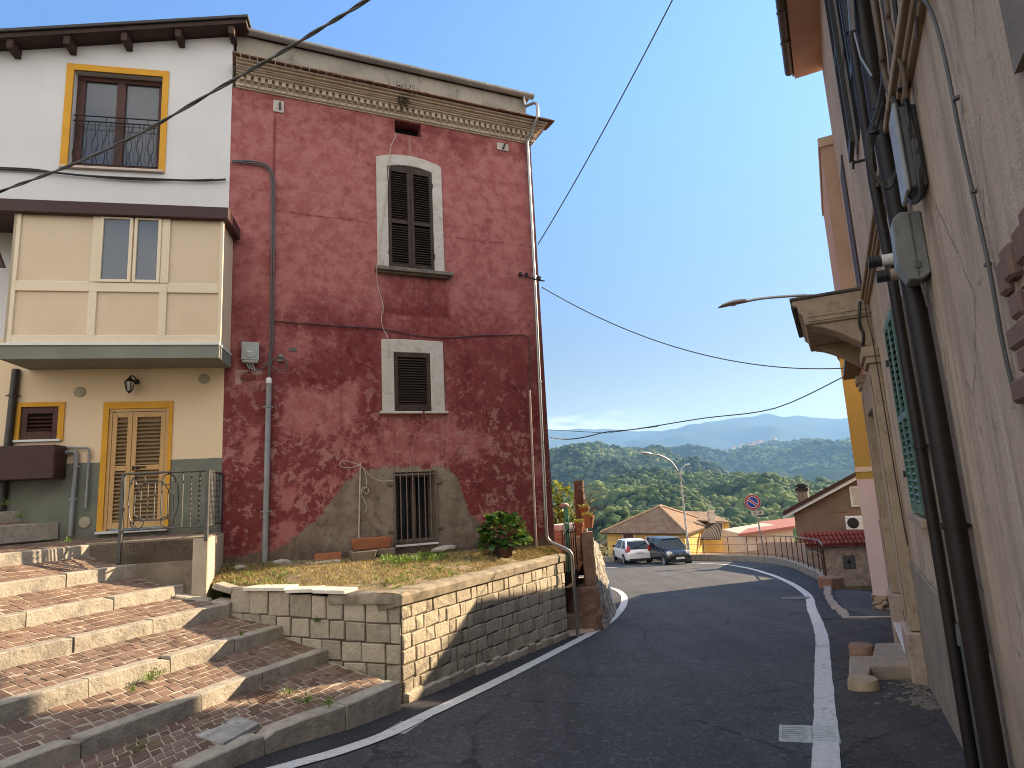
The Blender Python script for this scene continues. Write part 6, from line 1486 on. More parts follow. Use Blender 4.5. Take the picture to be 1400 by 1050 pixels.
def gp(s):
    i = 0
    while i < len(L)-2 and L[i+1] < s: i += 1
    f = min(1, (s-L[i])/max(1e-6, L[i+1]-L[i])); return GP[i].lerp(GP[i+1], f)
def kh(p): return roadz(p.y) + float(np.interp(p.y, [12.9,15,19.3,21,44],[.06,.10,.16,.28,.34]))
off = Vector((10,25,-2))
s = 0.0; k = 0
while s < L[-1]-1:
    p = gp(s); z = kh(p); m = MB(); w = .03 if k else .045
    m.cbox((p.x-10, p.y-25, z+.52+2-.05), (w, w, 1.12)); part('post', m, M_RAILB, gr); s += 1.32 if s < 16 else 1.9; k += 1
for nm, dz, r, mt in (('top_rail', 1.06, .026, M_RAILT), ('middle_rail', .62, .012, M_RAILT), ('bottom_rail', .14, .014, M_RAILB)):
    m = MB(); m.tube([(gp(x).x-10, gp(x).y-25, kh(gp(x))+dz+2) for x in np.arange(0, L[-1]-1, .5)], r, 6); part(nm, m, mt, gr)
# ================================================================== STREET LAMP, SIGN
b = at(943, 766, 41.5)
t = thing('street_lamp', 'tall double-armed street lamp beside the bend behind the black car', 'street lamp', loc=(b.x,b.y,b.z-.2))
P = lambda px, py, Y=34.0: at(px, py, Y*41.5/34) - Vector((b.x, b.y, b.z-.2))
m = MB(); top = P(931, 660); base = Vector((0,0,-.1)); m.tube([base, base.lerp(top,.3), base.lerp(top,.31), top], [.095,.09,.07,.055], 10); part('pole', m, M_ZINC, t, smooth=50)
m = MB(); m.tube(smoothpath([top, P(927,645,33.9), P(917,631,33.7), P(903,623,33.3), P(888,620,33.0)]), [.05]*20+[.038]*5, 8); m2 = m
part('long_arm', m, M_ZINC, t, smooth=50)
m = MB(); m.tube(smoothpath([top, P(930.5,648,34), P(932.5,640,34.1), P(937,636.5,34.2)]), .043, 8); part('short_arm', m, M_ZINC, t, smooth=50)
for (a_, b_) in ((P(890,620.3,33.0), P(875,618.5,32.7)), (P(936,637,34.2), P(943,634.5,34.3))):
    m = MB(); d = b_-a_; m.tube([a_, a_+d*.15, a_+d*.55, b_], [.037,.09,.10,.037], 8); part('lamp_head', m, M_ZINC, t, smooth=60)
b = at(1046, 765, 34.6); gz = roadz(34.6)
t = thing('no_parking_sign', 'round blue and red no parking sign with a small white plate on a grey pole', 'road sign', loc=(b.x,b.y,gz))
rz_ = math.atan2(b.x, b.y); t.scale = (1.33,1.33,1.33)
def sg(name, mb, mat, **k): o = part(name, mb, mat, t, **k); o.rotation_euler = (0, R(-3), -rz_+R(6)); return o
zc = (at(1038,686,34.6).z - gz)/1.33
m = MB(); m.tube([(0,.03,-.3),(0,.03,zc+.3)], .03, 8); sg('pole', m, M_ZINC, smooth=50)
RX = Matrix.Rotation(R(90),4,'X')
ox = -.10
def disc(r0, r1, y, mat, nm):
    m = MB(); vs = []; n_ = 36
    for i in range(n_):
        a = 2*math.pi*i/n_; vs += [(ox+r0*math.cos(a), y, zc+r0*math.sin(a)), (ox+r1*math.cos(a), y, zc+r1*math.sin(a))]
    m.add(vs, [(2*i, 2*i+1, (2*i+3) % (2*n_), (2*i+2) % (2*n_)) for i in range(n_)]); return m
pl_ = MB(); pl_.lathe([(.315,-.012),(.315,.0)], (ox,0,zc), 36, M=RX); dk = sg('sign_disc', pl_, M_WHITEP)
M_SRED = plain('sign_red', (.42,.025,.03), .5); M_SBLUE = plain('sign_blue', (.02,.055,.32), .5)
def sub(m, mat, nm): o = part(nm, m, mat, dk); return o
sub(disc(.0001,.21,-.004,None,''), M_SBLUE, 'blue_field'); sub(disc(.235,.305,-.004,None,''), M_SRED, 'red_ring')
m = MB(); m.cbox((ox,-.007,zc),(.43,.004,.105), Matrix.Rotation(R(40),4,'Y')); sub(m, M_WHITEP, 'white_border'); m = MB(); m.cbox((ox,-.010,zc),(.44,.004,.058), Matrix.Rotation(R(40),4,'Y')); sub(m, M_SRED, 'red_bar')
m = MB(); m.box(ox-.24+.12,ox+.24+.12,-.012,.0,zc-.53,zc-.36); pt = sg('hours_plate', m, plain('plate_cream', (.62,.56,.46), .5))
text_part('lettering', [('0 - 24', .125, upright(ox+.12,-.016,zc-.445), .004)], M_IRON, pt)
# ================================================================== CARS
M_TYRE = plain('tyre_rubber', (.018,.018,.018), .85); M_RIM = plain('alloy_rim', (.42,.42,.43), .35, .8); M_CARGLASS = glass('car_glass', (.012,.015,.018), .04)
def carpaint(name, c, rough=.25):
    n = NT(name); n.b.inputs['Coat Weight'].default_value = .25; n.b.inputs['Coat Roughness'].default_value = .06; return n.done(c, rough, 0, .5)
def car(name, label, loc, rz, paint, L, Wd, H, wb, prof, belt, roof, lower):
    """x forward; prof: list (x, z_top_of_body, half width) front to back; roof: ((x,z) windscreen base, roof front, roof rear, rear glass base)"""
    t = thing(name, label, 'car', loc=loc); t.rotation_euler = (R(0), 0, rz)
    hw = Wd/2; rings = []
    for (x, zt, w, zb) in prof:
        w = w*hw; rings.append([(x,-w*.90,zb),(x,-w*.985,zb+.10),(x,-w,zb+(zt-zb)*.45),(x,-w*.975,zb+(zt-zb)*.8),(x,-w*.90,zt-.02),(x,-w*.6,zt+.015),(x,0,zt+.025),(x,w*.6,zt+.015),(x,w*.90,zt-.02),(x,w*.975,zb+(zt-zb)*.8),(x,w,zb+(zt-zb)*.45),(x,w*.985,zb+.10),(x,w*.90,zb)])
    m = MB(); k = 13; vs = [v for r_ in rings for v in r_]
    m.add(vs, [(i*k+j, i*k+(j+1)%k, (i+1)*k+(j+1)%k, (i+1)*k+j) for i in range(len(rings)-1) for j in range(k)] + [tuple(range(k)), tuple(reversed(range((len(rings)-1)*k, len(rings)*k)))])
    body = part('body', m, paint, t, smooth=42)
    sub_ = body.modifiers.new('sub', 'SUBSURF'); sub_.levels = 1; sub_.render_levels = 2
    # greenhouse
    (ax, az), (bx_, bz), (cx, cz), (dx, dz) = roof; wr = hw*.74; wbelt = hw*.93
    m = MB(); g = [(ax,-wbelt,az),(ax,wbelt,az),(dx,wbelt,dz),(dx,-wbelt,dz),(bx_,-wr,bz),(bx_,wr,bz),(cx,wr*1.0,cz),(cx,-wr,cz)]
    m.add(g, [(0,1,5,4),(1,2,6,5),(2,3,7,6),(3,0,4,7),(4,5,6,7)]); part('windows', m, M_CARGLASS, t)
    m = MB(); r_ = []
    nx = 8
    for i in range(nx+1):
        f = i/nx; x = bx_ + .05 + (cx-.05 - bx_ - .05)*f + 0; z = bz + (cz-bz)*f + .045*math.sin(math.pi*f)
        r_ += [(x,-wr-.035,z-.035),(x,-wr*.9,z+.02),(x,0,z+.045),(x,wr*.9,z+.02),(x,wr+.035,z-.035),(x,0,z-.03)]
    m.add(r_, [(i*6+j, i*6+(j+1)%6, (i+1)*6+(j+1)%6, (i+1)*6+j) for i in range(nx) for j in range(6)] + [(0,1,2,3,4,5), tuple(reversed(range(nx*6,nx*6+6)))]); part('roof', m, paint, t, smooth=50)
    for s in (-1, 1):
        mx = (bx_*.45+cx*.55)
        for pts, r_ in (([(ax+.02,s*(wbelt+.005),az-.03),(bx_+.03,s*(wr+.012),bz-.005)], .038), ([(dx-.02,s*(wbelt+.005),dz-.03),(cx-.03,s*(wr+.012),cz-.005)], .065), ([(mx,s*(wbelt+.004),az*.5+dz*.5-.02),(mx-.02,s*(wr+.012),bz)], .03)):
            m = MB(); m.tube(pts, r_, 6); part('pillar', m, paint, t, smooth=60)
    for x in (wb/2+.05, -wb/2+.05):
        for s in (-1, 1):
            m = MB(); m.lathe([(.17,-.09),(.27,-.09),(.295,-.07),(.295,.07),(.27,.09),(.17,.09)], (x, s*(hw-.095), .295), 20, M=RX); w_ = part('wheel', m, M_TYRE, t, smooth=40)
            m = MB(); m.lathe([(.18,-.085),(.185,-.093*1),(.06,-.075),(.0001,-.07)], (0,0,0), 16, M=RX)
            m = MB(); yy = s*(hw-.095) + s*.092
            for q in range(7):
                a = 2*math.pi*q/7; m.tube([(x, yy, .295),(x+.165*math.cos(a), yy, .295+.165*math.sin(a))], .028, 5)
            m.lathe([(.165,-.01),(.19,-.012),(.19,.012),(.165,.01)], (x, yy, .295), 18, M=RX); part('rim', m, M_RIM, w_, smooth=40)
            m = MB(); m.lathe([(.355,-.02),(.355,.02)], (x, s*(hw-.028), .32), 20, M=RX); part('wheel_arch', m, M_TYRE, t)
    return t, body
bz = lambda Y: roadz(Y)+.01
bp = at(914, 769, 38.6); 
prof = [(1.76,.62,.80,.24),(1.70,.72,.93,.20),(1.35,.86,.98,.20),(.95,.94,1.0,.20),(.3,.97,1.0,.2),(-.6,.98,1.0,.2),(-1.3,.98,.99,.2),(-1.66,.96,.95,.24),(-1.75,.80,.90,.30)]
hd = 170
t, _ = car('parked_car', 'black boxy small hatchback parked facing the camera at the bend', (bp.x,bp.y,bz(38.6)), R(90-hd), carpaint('black_paint', (.012,.012,.014)), 3.54, 1.6, 1.54, 2.3, prof, .96, ((1.02,.93),(.42,1.45),(-1.35,1.46),(-1.68,.97)), .2)
for s in (-1,1):
    m = MB(); m.hexa([(1.60,s*.43,.66),(1.60,s*.70,.66),(1.40,s*.72,.66),(1.40,s*.43,.66)], [(1.575,s*.43,.87),(1.50,s*.71,.88),(1.3,s*.72,.88),(1.3,s*.43,.88)]); m.v = [(x+.10,y,z-.04) for x,y,z in m.v]; part('headlight', m, plain('headlamp_lens', (.72,.70,.64), .12), t, bevel=.03)
    m = MB(); m.cbox((.55,s*.90,1.0),(.10,.16,.12)); part('wing_mirror', m, bpy.data.materials['black_paint'], t, bevel=.03)
m = MB(); m.cbox((1.775,0,.47),(.02,.50,.12)); part('number_plate', m, M_WHITEP, t)
m = MB(); m.cbox((1.75,0,.33),(.04,1.1,.12)); m.cbox((1.745,0,.66),(.02,.60,.07)); part('grille', m, M_TYRE, t)
m = MB(); m.lathe([(.05,0),(.05,.012)], (1.752,0,.66), 14, M=Matrix.Rotation(R(90),4,'Y')); part('badge', m, M_RIM, t)
wp = at(864, 770, 41.2)
prof = [(1.98,.58,.75,.26),(1.88,.70,.90,.2),(1.5,.84,.97,.2),(1.1,.92,1.0,.2),(.3,.96,1.0,.2),(-.7,.99,1.0,.2),(-1.5,1.0,.98,.2),(-1.88,.98,.93,.26),(-1.98,.72,.88,.32)]
hd = -5
t, _ = car('parked_car', 'white hatchback parked behind the black car, seen from its rear left', (wp.x,wp.y,bz(41.2)), R(90-hd), carpaint('white_paint', (.74,.74,.73)), 4.0, 1.7, 1.5, 2.5, prof, .98, ((1.15,.91),(.35,1.41),(-1.35,1.42),(-1.88,1.0)), .2)
M_TAIL = plain('tail_lamp_red', (.50,.02,.025), .2)
for s in (-1,1):
    m = MB(); m.hexa([(-1.96,s*.55,.78),(-1.90,s*.81,.78),(-1.65,s*.855,.80),(-1.65,s*.56,.80)], [(-1.86,s*.58,1.16),(-1.82,s*.76,1.16),(-1.6,s*.80,1.14),(-1.6,s*.58,1.14)]); part('tail_light', m, M_TAIL, t, bevel=.03)
    m = MB(); m.cbox((.62,s*.95,1.0),(.10,.17,.12)); part('wing_mirror', m, M_TYRE, t, bevel=.03)
m = MB(); m.cbox((-2.0,0,.77),(.02,.50,.11)); part('number_plate', m, M_WHITEP, t)
m = MB(); m.cbox((-1.99,0,.36),(.05,1.3,.12)); part('bumper_insert', m, M_TYRE, t, bevel=.02)
# ================================================================== HOUSES BELOW THE ROAD
def hiptiles(name, c1, c2):
    n = NT(name); u = n.node('ShaderNodeUVMap'); X, Y, Z = n.sep(n.obj)
    p = n.obj; w = n.node('ShaderNodeTexWave'); return None
def mat_tiles(name, c1, c2, axis=0, step=.30, roll=.22, rz=0):
    """courses across the slope: lines at constant height, rolls along the fall"""
    n = NT(name); v = n.mapping(n.obj, (1,1,1), rot=(0,0,rz)); X, Y, Z = n.sep(v)
    hz = n.math('FRACT', n.math('DIVIDE', Z, step)); cell = n.noise(9, 4, .7); big = n.noise(1.1, 5, .6)
    rl = n.math('ABSOLUTE', n.math('SINE', n.math('MULTIPLY', X if axis == 0 else Y, math.pi/roll)))
    wn_ = n.node('ShaderNodeTexWhiteNoise', noise_dimensions='3D'); n.L.new(n.comb(n.math('FLOOR', n.math('DIVIDE', X if axis == 0 else Y, roll)), n.math('FLOOR', n.math('DIVIDE', Z, step)), 0), wn_.inputs[0])
    col = n.mix(wn_.outputs['Value'], c1, c2); col = n.mix(n.math('MULTIPLY', n.step(cell, .45, .7), .5), col, tuple(x*.5 for x in c1)); col = n.mix(n.math('MULTIPLY', n.step(big,.45,.65),.35), col, (.22,.19,.14))
    n.bump(n.math('ADD', n.math('MULTIPLY', rl, .7), hz), .8, .06); return n.done(col, .9, 0, .2)
M_HT1 = mat_tiles('hip_roof_tiles', (.235,.155,.10), (.165,.105,.07), 0, .16, .24); M_HT2 = mat_tiles('hip_roof_tiles_side', (.27,.165,.10), (.19,.12,.078), 1, .16, .24)
M_YH = weathered('yellow_house_paint', (.58,.40,.12), (.52,.35,.10), 1.5, .9, .15)
O = Vector((7.05,54.2,0)); f1 = at(932,733,50.0)
hh = thing('hip_roof_house', 'yellow house below the road with a wide brown tiled hip roof', 'house', loc=(12,55,-6))
lc = lambda p: Vector((p.x-12, p.y-55, p.z+6))
A_ = lc(at(821,728,56)); B_ = lc(at(928,731,50)); C_ = lc(at(977,712,60)); P_ = lc(at(902,692.5,56)); R2_ = lc(at(968,706,61))
ez = (A_.z+B_.z)/2; 
B2 = lc(at(940,733.5,50.4)); D_ = A_ + (C_-B2); 
for q in (A_,B_,C_,D_,B2): q.z = ez
Q_ = P_ + (C_-B2).normalized()*.4
m = MB(); m.add([A_, B2, P_], [(0,1,2)]); m.add([D_, A_, P_, Q_], [(0,1,2,3)])
rf = part('roof', m, M_HT1, hh)
m = MB(); m.add([B2, C_, Q_, P_], [(0,1,2,3)]); m.add([C_, D_, Q_], [(0,1,2)]); part('roof_side', m, M_HT2, hh)
m = MB(); 
for (a_, b_) in ((B2, P_), (P_, Q_), (Q_, C_), (A_, P_)): 
    k = max(1, int((b_-a_).length/.42)); m.tube([a_.lerp(b_, i/k) + Vector((0,0,.05+.02*(i%2))) for i in range(k+1)], .11, 6)
part('ridge_tiles', m, weathered('pale_ridge_tile', (.40,.27,.17), (.32,.21,.135), 5, .9, .3), hh)
def inset(p, c, f): return Vector((c.x+(p.x-c.x)*f, c.y+(p.y-c.y)*f, p.z))
ctr_ = (A_+B2+C_+D_)/4
w4 = [inset(q, ctr_, .90) for q in (A_, B2, C_, D_)]
m = MB(); m.hexa([Vector((q.x,q.y,-2.5)) for q in w4], [Vector((q.x,q.y,ez-.10)) for q in w4]); part('wall', m, M_YH, hh)
m = MB(); m.hexa([Vector((q.x,q.y,ez-.13)) for q in (A_,B2,C_,D_)], [Vector((q.x,q.y,ez-.01)) for q in (A_,B2,C_,D_)]); part('eave', m, M_DKWOOD, hh)
fw_ = (w4[1]-w4[0]).normalized(); fn = Vector((fw_.y,-fw_.x,0)); Lw = (w4[1]-w4[0]).length
for s, wd_, hz in ((.30,1.0,2.1),(.60,1.0,1.5),(.85,1.1,1.6)):
    c = w4[0]+fw_*(Lw*s)+fn*.02; m = MB(); Mx = Matrix.Translation((c.x,c.y,ez-1.15)) @ Matrix.Rotation(math.atan2(fw_.y,fw_.x),4,'Z'); m.box(-wd_/2-.1,wd_/2+.1,-.03,.02,-hz/2-.1,hz/2+.1,None,Mx); w_ = part('window', m, M_WHITEP, hh)
    m = MB(); m.box(-wd_/2,wd_/2,-.05,.0,-hz/2,hz/2,None,Mx); part('pane', m, M_REDWOOD if s < .5 else M_GLASSD, w_)
ch = lc(at(972,704,57)); m = MB(); m.cbox((ch.x,ch.y,ch.z-.2),(.5,.5,1.0)); m.cbox((ch.x,ch.y,ch.z+.32),(.62,.62,.08)); part('chimney', m, weathered('pale_chimney', (.55,.48,.40), (.46,.40,.33), 4, .9, .2), hh)
m = MB(); a_ = ch + Vector((.1,0,.3)); m.tube([a_, a_+Vector((0,0,.9))], .02, 5)
for k in range(4): m.tube([a_+Vector((-.5+.05*k,0,.55+.1*k)), a_+Vector((.5-.05*k,0,.55+.1*k))], .012, 4)
part('aerial', m, M_ZINC, hh)
an = thing('house_annex', 'yellow annex with a dark boarded lean-to roof to the right of the hip roof house', 'annex', loc=(17,58,-6))
lc2 = lambda p: Vector((p.x-17,p.y-58,p.z+6))
p0, p1, p2, p3 = lc2(at(957,738,55)), lc2(at(985,738,55.5)), lc2(at(988,715,57)), lc2(at(970,715,57))
m = MB(); m.add([p0,p1,p2,p3],[(0,1,2,3)]); 
for k in range(12):
    f = k/11; a_ = p0.lerp(p1,f); b_ = p3.lerp(p2,f); m.tube([a_+Vector((0,-.03,.03)), b_+Vector((0,-.03,.03))], .05, 4)
part('lean_to_roof', m, M_DKWOOD, an)
a0, a1 = lc2(at(950,716,58)), lc2(at(996,714,58)); m = MB(); m.box(min(a0.x,a1.x), max(a0.x,a1.x), 0, 5, -3, a0.z-.05); part('wall', m, M_YH, an)
a0, a1 = lc2(at(952,711,57.4)), lc2(at(999,713.5,57.4)); m = MB(); m.hexa([a0+Vector((0,0,-.12)),a1+Vector((0,0,-.12)),a1+Vector((0,6,.5)),a0+Vector((0,6,.5))],[a0,a1,a1+Vector((0,6,.65)),a0+Vector((0,6,.65))]); part('roof', m, M_HT1, an)
# courtyard walls and ground under the railing
m = MB(); m.add([(-30,43.2,-4.6),(14,43,-4.6),(14,34,-4.3),(14,29,-4.2),(12.0,24,-3.6),(10.2,19.4,-3.0),(30,16,-4),(40,50,-6),(26,62,-6.2),(8,64,-6.4),(-30,60,-6)], [tuple(range(11))])
struct('ground', m, weathered('yard_ground', (.42,.31,.215), (.34,.25,.17), .8, .95, .3, c3=(.22,.20,.10), stain=.5))
m = MB(); pts = [at(1036,742,41), at(1070,741,35.5), at(1128,746,29.0)]
for i in range(2):
    a_, b_ = pts[i], pts[i+1]; d_ = (b_-a_); d_.z = 0; d_.normalize(); n_ = Vector((-d_.y,d_.x,0))*.2
    m.hexa([Vector((q.x,q.y,-6)) for q in (a_,b_,b_+n_,a_+n_)], [a_,b_,b_+n_,a_+n_])
pts = [at(955,757,46), at(1000,756,44.5), at(1036,752,41)]
for i in range(2):
    a_, b_ = pts[i], pts[i+1]; d_ = (b_-a_); d_.z = 0; d_.normalize(); n_ = Vector((-d_.y,d_.x,0))*.2
    m.hexa([Vector((q.x,q.y,-6)) for q in (a_,b_,b_+n_,a_+n_)], [a_,b_,b_+n_,a_+n_])
solo('yard_wall', m, weathered('peach_wall', (.50,.32,.215), (.42,.27,.18), 1.5, .9, .2), 'peach courtyard wall seen through the guard railing', 'wall')
# pale hedge and wall at the far left end of the road
m = MB()
for _ in range(2600):
    p = Vector((random.uniform(-3,6.3), 44.6+random.uniform(-.6,.6), -3.5+random.uniform(-.6,1.35)))
    if p.x > 5.2: p.z -= .5*(p.x-5.2)
    d = Vector((random.gauss(0,1),random.gauss(0,1),random.gauss(0,1))).normalized(); s = Vector((-d.y,d.x,.2)).normalized()*.09; l = d*.16; m.add([p, p+l*.5+s, p+l, p+l*.5-s],[(0,1,2,3)])
solo('hedge', m, leafmat('pale_hedge_leaves', (.16,.19,.09), (.24,.26,.13), (.33,.33,.18), .6, .3), 'pale green hedge behind the railing at the left end of the road', 'hedge')
sh_ = at(828,742,60); m = MB(); m.box(-1.0,1.0,-1,1,-2.2,.0); hs = solo('garden_shed', m, M_YH, 'small yellow shed beyond the hedge left of the hip roof house', 'shed', M=Matrix.Translation((sh_.x,sh_.y,sh_.z-.6)))
m = MB(); m.prism([(-1.2,0),(1.2,0),(0,.75)], -1.1, 1.1); part('roof', m, M_HT1, hs)
m = MB(); m.box(-.4,.4,-1.02,-1.0,-2.0,-.2); part('door', m, M_DKWOOD, hs)
# stone wall with a tiled coping
F_SW = frame(100, Vector((12.25,27.4,0)))
sw = thing('tiled_wall', 'stone clad wall topped with a row of red roof tiles beside the lane', 'wall', M=F_SW)
def mat_clad():
    n = NT('stone_cladding'); X, Y, Z = n.sep(n.obj); v = n.comb(X, Z, 0)
    b = n.node('ShaderNodeTexBrick', offset=.5, squash=.7, squash_frequency=3); n.L.new(n.mapping(n.mix(.05, v, n.noise(8,3,color=True)), (1,1,1)), b.inputs[0]); b.inputs['Scale'].default_value = 1; b.inputs['Brick Width'].default_value = .19; b.inputs['Row Height'].default_value = .105; b.inputs['Mortar Size'].default_value = .012
    b.inputs['Color1'].default_value = (.50,.43,.34,1); b.inputs['Color2'].default_value = (.30,.25,.20,1); b.inputs['Mortar'].default_value = (.40,.34,.27,1)
    c = n.vor(7, vec=v, out='Color'); col = n.mix(.5, b.outputs[0], n.ramp(n.sep(c)[0], [(0,(.24,.20,.165)),(1,(.54,.47,.38))])); n.bump(n.noise(14,5,.7), .6, .03); return n.done(col, .92, 0, .2)
mb = MB(); mb.box(0,7.6,0,.35,-5,-1.25); part('stone_face', mb, mat_clad(), sw)
mb = MB(); mb.box(-.02,7.6,-.02,.0,-3.6,-2.98)
part('base_render', mb, M_CONC, sw)
M_REDT = weathered('red_roof_tile', (.25,.055,.038), (.17,.04,.03), 4, .8, .3, c3=(.33,.12,.08), stain=.4, island=.5)
mb = MB()
for i in range(44):
    x = -.02+i*.175
    for r_ in range(3):
        z = -1.24+r_*.155; y = -.2+r_*.2
        mb.tube([(x, y-.06, z), (x, y+.17, z+.135)], .072, 7)
mb.add([(-.05,-.25,-1.32),(7.6,-.25,-1.32),(7.6,.5,-.76),(-.05,.5,-.76)], [(0,1,2,3)]); part('tile_coping', mb, M_REDT, sw)
mb = MB(); mb.box(1.36,1.84,-.03,.0,-2.28,-1.74); mm = part('meter_hatch', mb, plain('hatch_grey', (.10,.105,.11), .6), sw, bevel=.006); mb = MB(); mb.lathe([(.07,0),(.07,.012)], (1.60,-.03,-2.0), 12, M=RX); part('dial', mb, M_GLASSD, mm)
# brown gabled house behind
F_BH = frame(120, Vector((14.32,33.0,0))) @ Matrix.Translation((0,0,1.75)) @ Matrix.Scale(33/28, 4) @ Matrix.Translation((0,0,-1.75))
bh = thing('brown_house', 'brown rendered gable house with an air conditioner, right of the bend', 'house', M=F_BH)
gz_ = lambda x: .18 + (x)*.512
mb = MB(); mb.add([(0,0,-6),(5.6,0,-6),(5.6,0,gz_(5.6)),(0,0,gz_(0))],[(0,1,2,3)]); mb.add([(0,0,-6),(0,9,-6),(0,9,.18),(0,0,.18)],[(3,2,1,0)]); mb.add([(5.6,0,gz_(5.6)),(5.6,0,-6),(11.2,0,-6),(11.2,0,.2)],[(0,1,2,3)])
part('wall', mb, weathered('brown_render', (.225,.150,.105), (.18,.12,.085), 1.2, .92, .25, c3=(.27,.19,.14), stain=.4), bh)
mb = MB(); e = -.42
mb.hexa([(e,-.35,gz_(e)+.02),(5.6,-.35,gz_(5.6)+.02),(5.6,9,gz_(5.6)+.02),(e,9,gz_(e)+.02)], [(e,-.35,gz_(e)+.20),(5.6,-.35,gz_(5.6)+.20),(5.6,9,gz_(5.6)+.20),(e,9,gz_(e)+.20)])
mb.hexa([(5.6,-.35,gz_(5.6)+.02),(11.8,-.35,.0),(11.8,9,.0),(5.6,9,gz_(5.6)+.02)], [(5.6,-.35,gz_(5.6)+.2),(11.8,-.35,.2),(11.8,9,.2),(5.6,9,gz_(5.6)+.2)]); part('roof', mb, M_BROWNMET, bh)
mb = MB(); mb.hexa([(e,-.30,gz_(e)-.12),(5.6,-.30,gz_(5.6)-.12),(5.6,-.05,gz_(5.6)-.12),(e,-.05,gz_(e)-.12)], [(e,-.30,gz_(e)+.03),(5.6,-.30,gz_(5.6)+.03),(5.6,-.05,gz_(5.6)+.03),(e,-.05,gz_(e)+.03)]); part('barge_board', mb, M_WHITEP, bh)
mb = MB(); mb.box(.12,.56,.9,1.35,.2,1.0); cm = part('chimney', mb, M_CONC, bh); mb = MB(); mb.box(.07,.61,.85,1.40,1.0,1.12); mb.box(.07,.61,.85,1.40,1.18,1.26); mb.box(.17,.51,.95,1.30,1.0,1.32); part('chimney_cowl', mb, M_IRON, cm)
mb = MB(); mb.box(1.98,2.62,-.30,-.02,-.66,-.10); ac = part('air_conditioner', mb, M_WHITEP, bh, bevel=.02); mb = MB(); mb.lathe([(.22,0),(.22,.012),(.06,.02),(.0001,.02)], (2.26,-.30,-.38), 20, M=RX); part('fan_grille', mb, M_IRON, ac)
mb = MB(); mb.box(2.28,3.0,-.04,.0,.28,1.12); w_ = part('window', mb, M_WHITEP, bh); mb = MB(); mb.box(2.36,2.92,-.06,-.03,.36,1.04); part('shutter', mb, plain('cream_blind', (.52,.46,.38), .6), w_)
mb = MB(); mb.box(1.35,2.2,-.015,.0,.05,.75); part('render_patch', mb, weathered('brown_render_patch', (.205,.14,.10), (.17,.115,.08), 2, .92, .2), bh)
# low house with a red roof
lr = thing('red_roof_house', 'low house with a faded red tiled roof behind the no parking sign', 'house', loc=(19,48,-5))
q = [at(1009,730,49), at(1086,719,47), at(1088,707,54), at(1040,713,56)]
m = MB(); m.add([p-Vector((19,48,-5)) for p in q], [(0,1,2,3)]); m.add([p-Vector((19,48,-5))-Vector((0,0,.18)) for p in q], [(3,2,1,0)]); m.add([q[0]-Vector((19,48,-5)), q[1]-Vector((19,48,-5)), q[1]-Vector((19,48,-4.82)), q[0]-Vector((19,48,-4.82))], [(3,2,1,0)])
part('roof', m, weathered('faded_red_roof', (.36,.13,.10), (.29,.10,.08), 3, .85, .4, island=0), lr)
m = MB(); a_, b_ = q[0].lerp(q[1], .10), q[1]; a_ = a_-Vector((19,48,-5)); b_ = b_-Vector((19,48,-5)); m.hexa([(a_.x+.3,a_.y+.4,-4),(b_.x,b_.y+.4,-4),(b_.x,b_.y+6,-4),(a_.x+.3,a_.y+6,-4)], [(a_.x+.3,a_.y+.4,a_.z-.18),(b_.x,b_.y+.4,b_.z-.18),(b_.x,b_.y+6,b_.z-.1),(a_.x+.3,a_.y+6,a_.z-.1)]); part('wall', m, weathered('pale_wall', (.60,.50,.40), (.52,.43,.34), 2, .9, .2), lr)
# overhead cables (all strung between buildings)
red_pt = lambda x, z, o=.12: F_RED @ Vector((x, -o, z))
def cable(label, pts, r=.012, mat=None, n=7): 
    m = MB(); m.tube(pts, r, n, cap=True); return solo('overhead_cable', m, mat or M_CABLED, label, 'cable', smooth=60)
c1 = [at(-90,300,9.3), at(0,262,8.9), at(60,240,8.55), at(120,216,8.2), at(200,178,7.75), at(290,126,7.2), at(370,80,6.7), at(440,38,6.25), at(500,1,5.9), at(620,-80,5.2), at(760,-190,4.5)]
m = MB(); P = smoothpath(c1, 14)
for k in range(2):
    pts = []
    for i, p in enumerate(P):
        a = i*.42 + math.pi*k; t = (P[min(i+1,len(P)-1)]-P[max(i-1,0)]).normalized(); u = t.cross(Vector((0,0,1))).normalized(); v = t.cross(u); pts.append(p + (u*math.cos(a)+v*math.sin(a))*.011)
    m.tube(pts, .0135, 6)
solo('overhead_cable', m, M_CABLE, 'thick twisted grey cable crossing in front of the white house at the upper left', 'cable', smooth=60)
cable('dark cable rising steeply from the red corner into the sky', sag(red_pt(6.02,6.88), at(960,-80,7.5), .12, 18), .011)
cable('long dark cable sagging across the sky from the red corner to the pink house', sag(red_pt(6.05,5.93), F_RW @ Vector((-5.6,-.25,3.72)), .52, 24), .010)
pk = F_RW @ Vector((-5.7,-.25,3.58)); a_ = red_pt(6.03,2.75)
cable('lower kinked cable across the far mountains from the red corner to the pink house', smoothpath([a_, at(775,600.5,12.9), at(800,597.5,13), at(830,590.5,13.05), at(870,586.5,13.1), at(960,572,13.0), at(1060,558,12.6), pk], 5), .011)
cable('faint straight cable just above the kinked one over the far mountains', [red_pt(6.03,2.9), at(830,592,13.2), at(900,583,13.4)], .006)
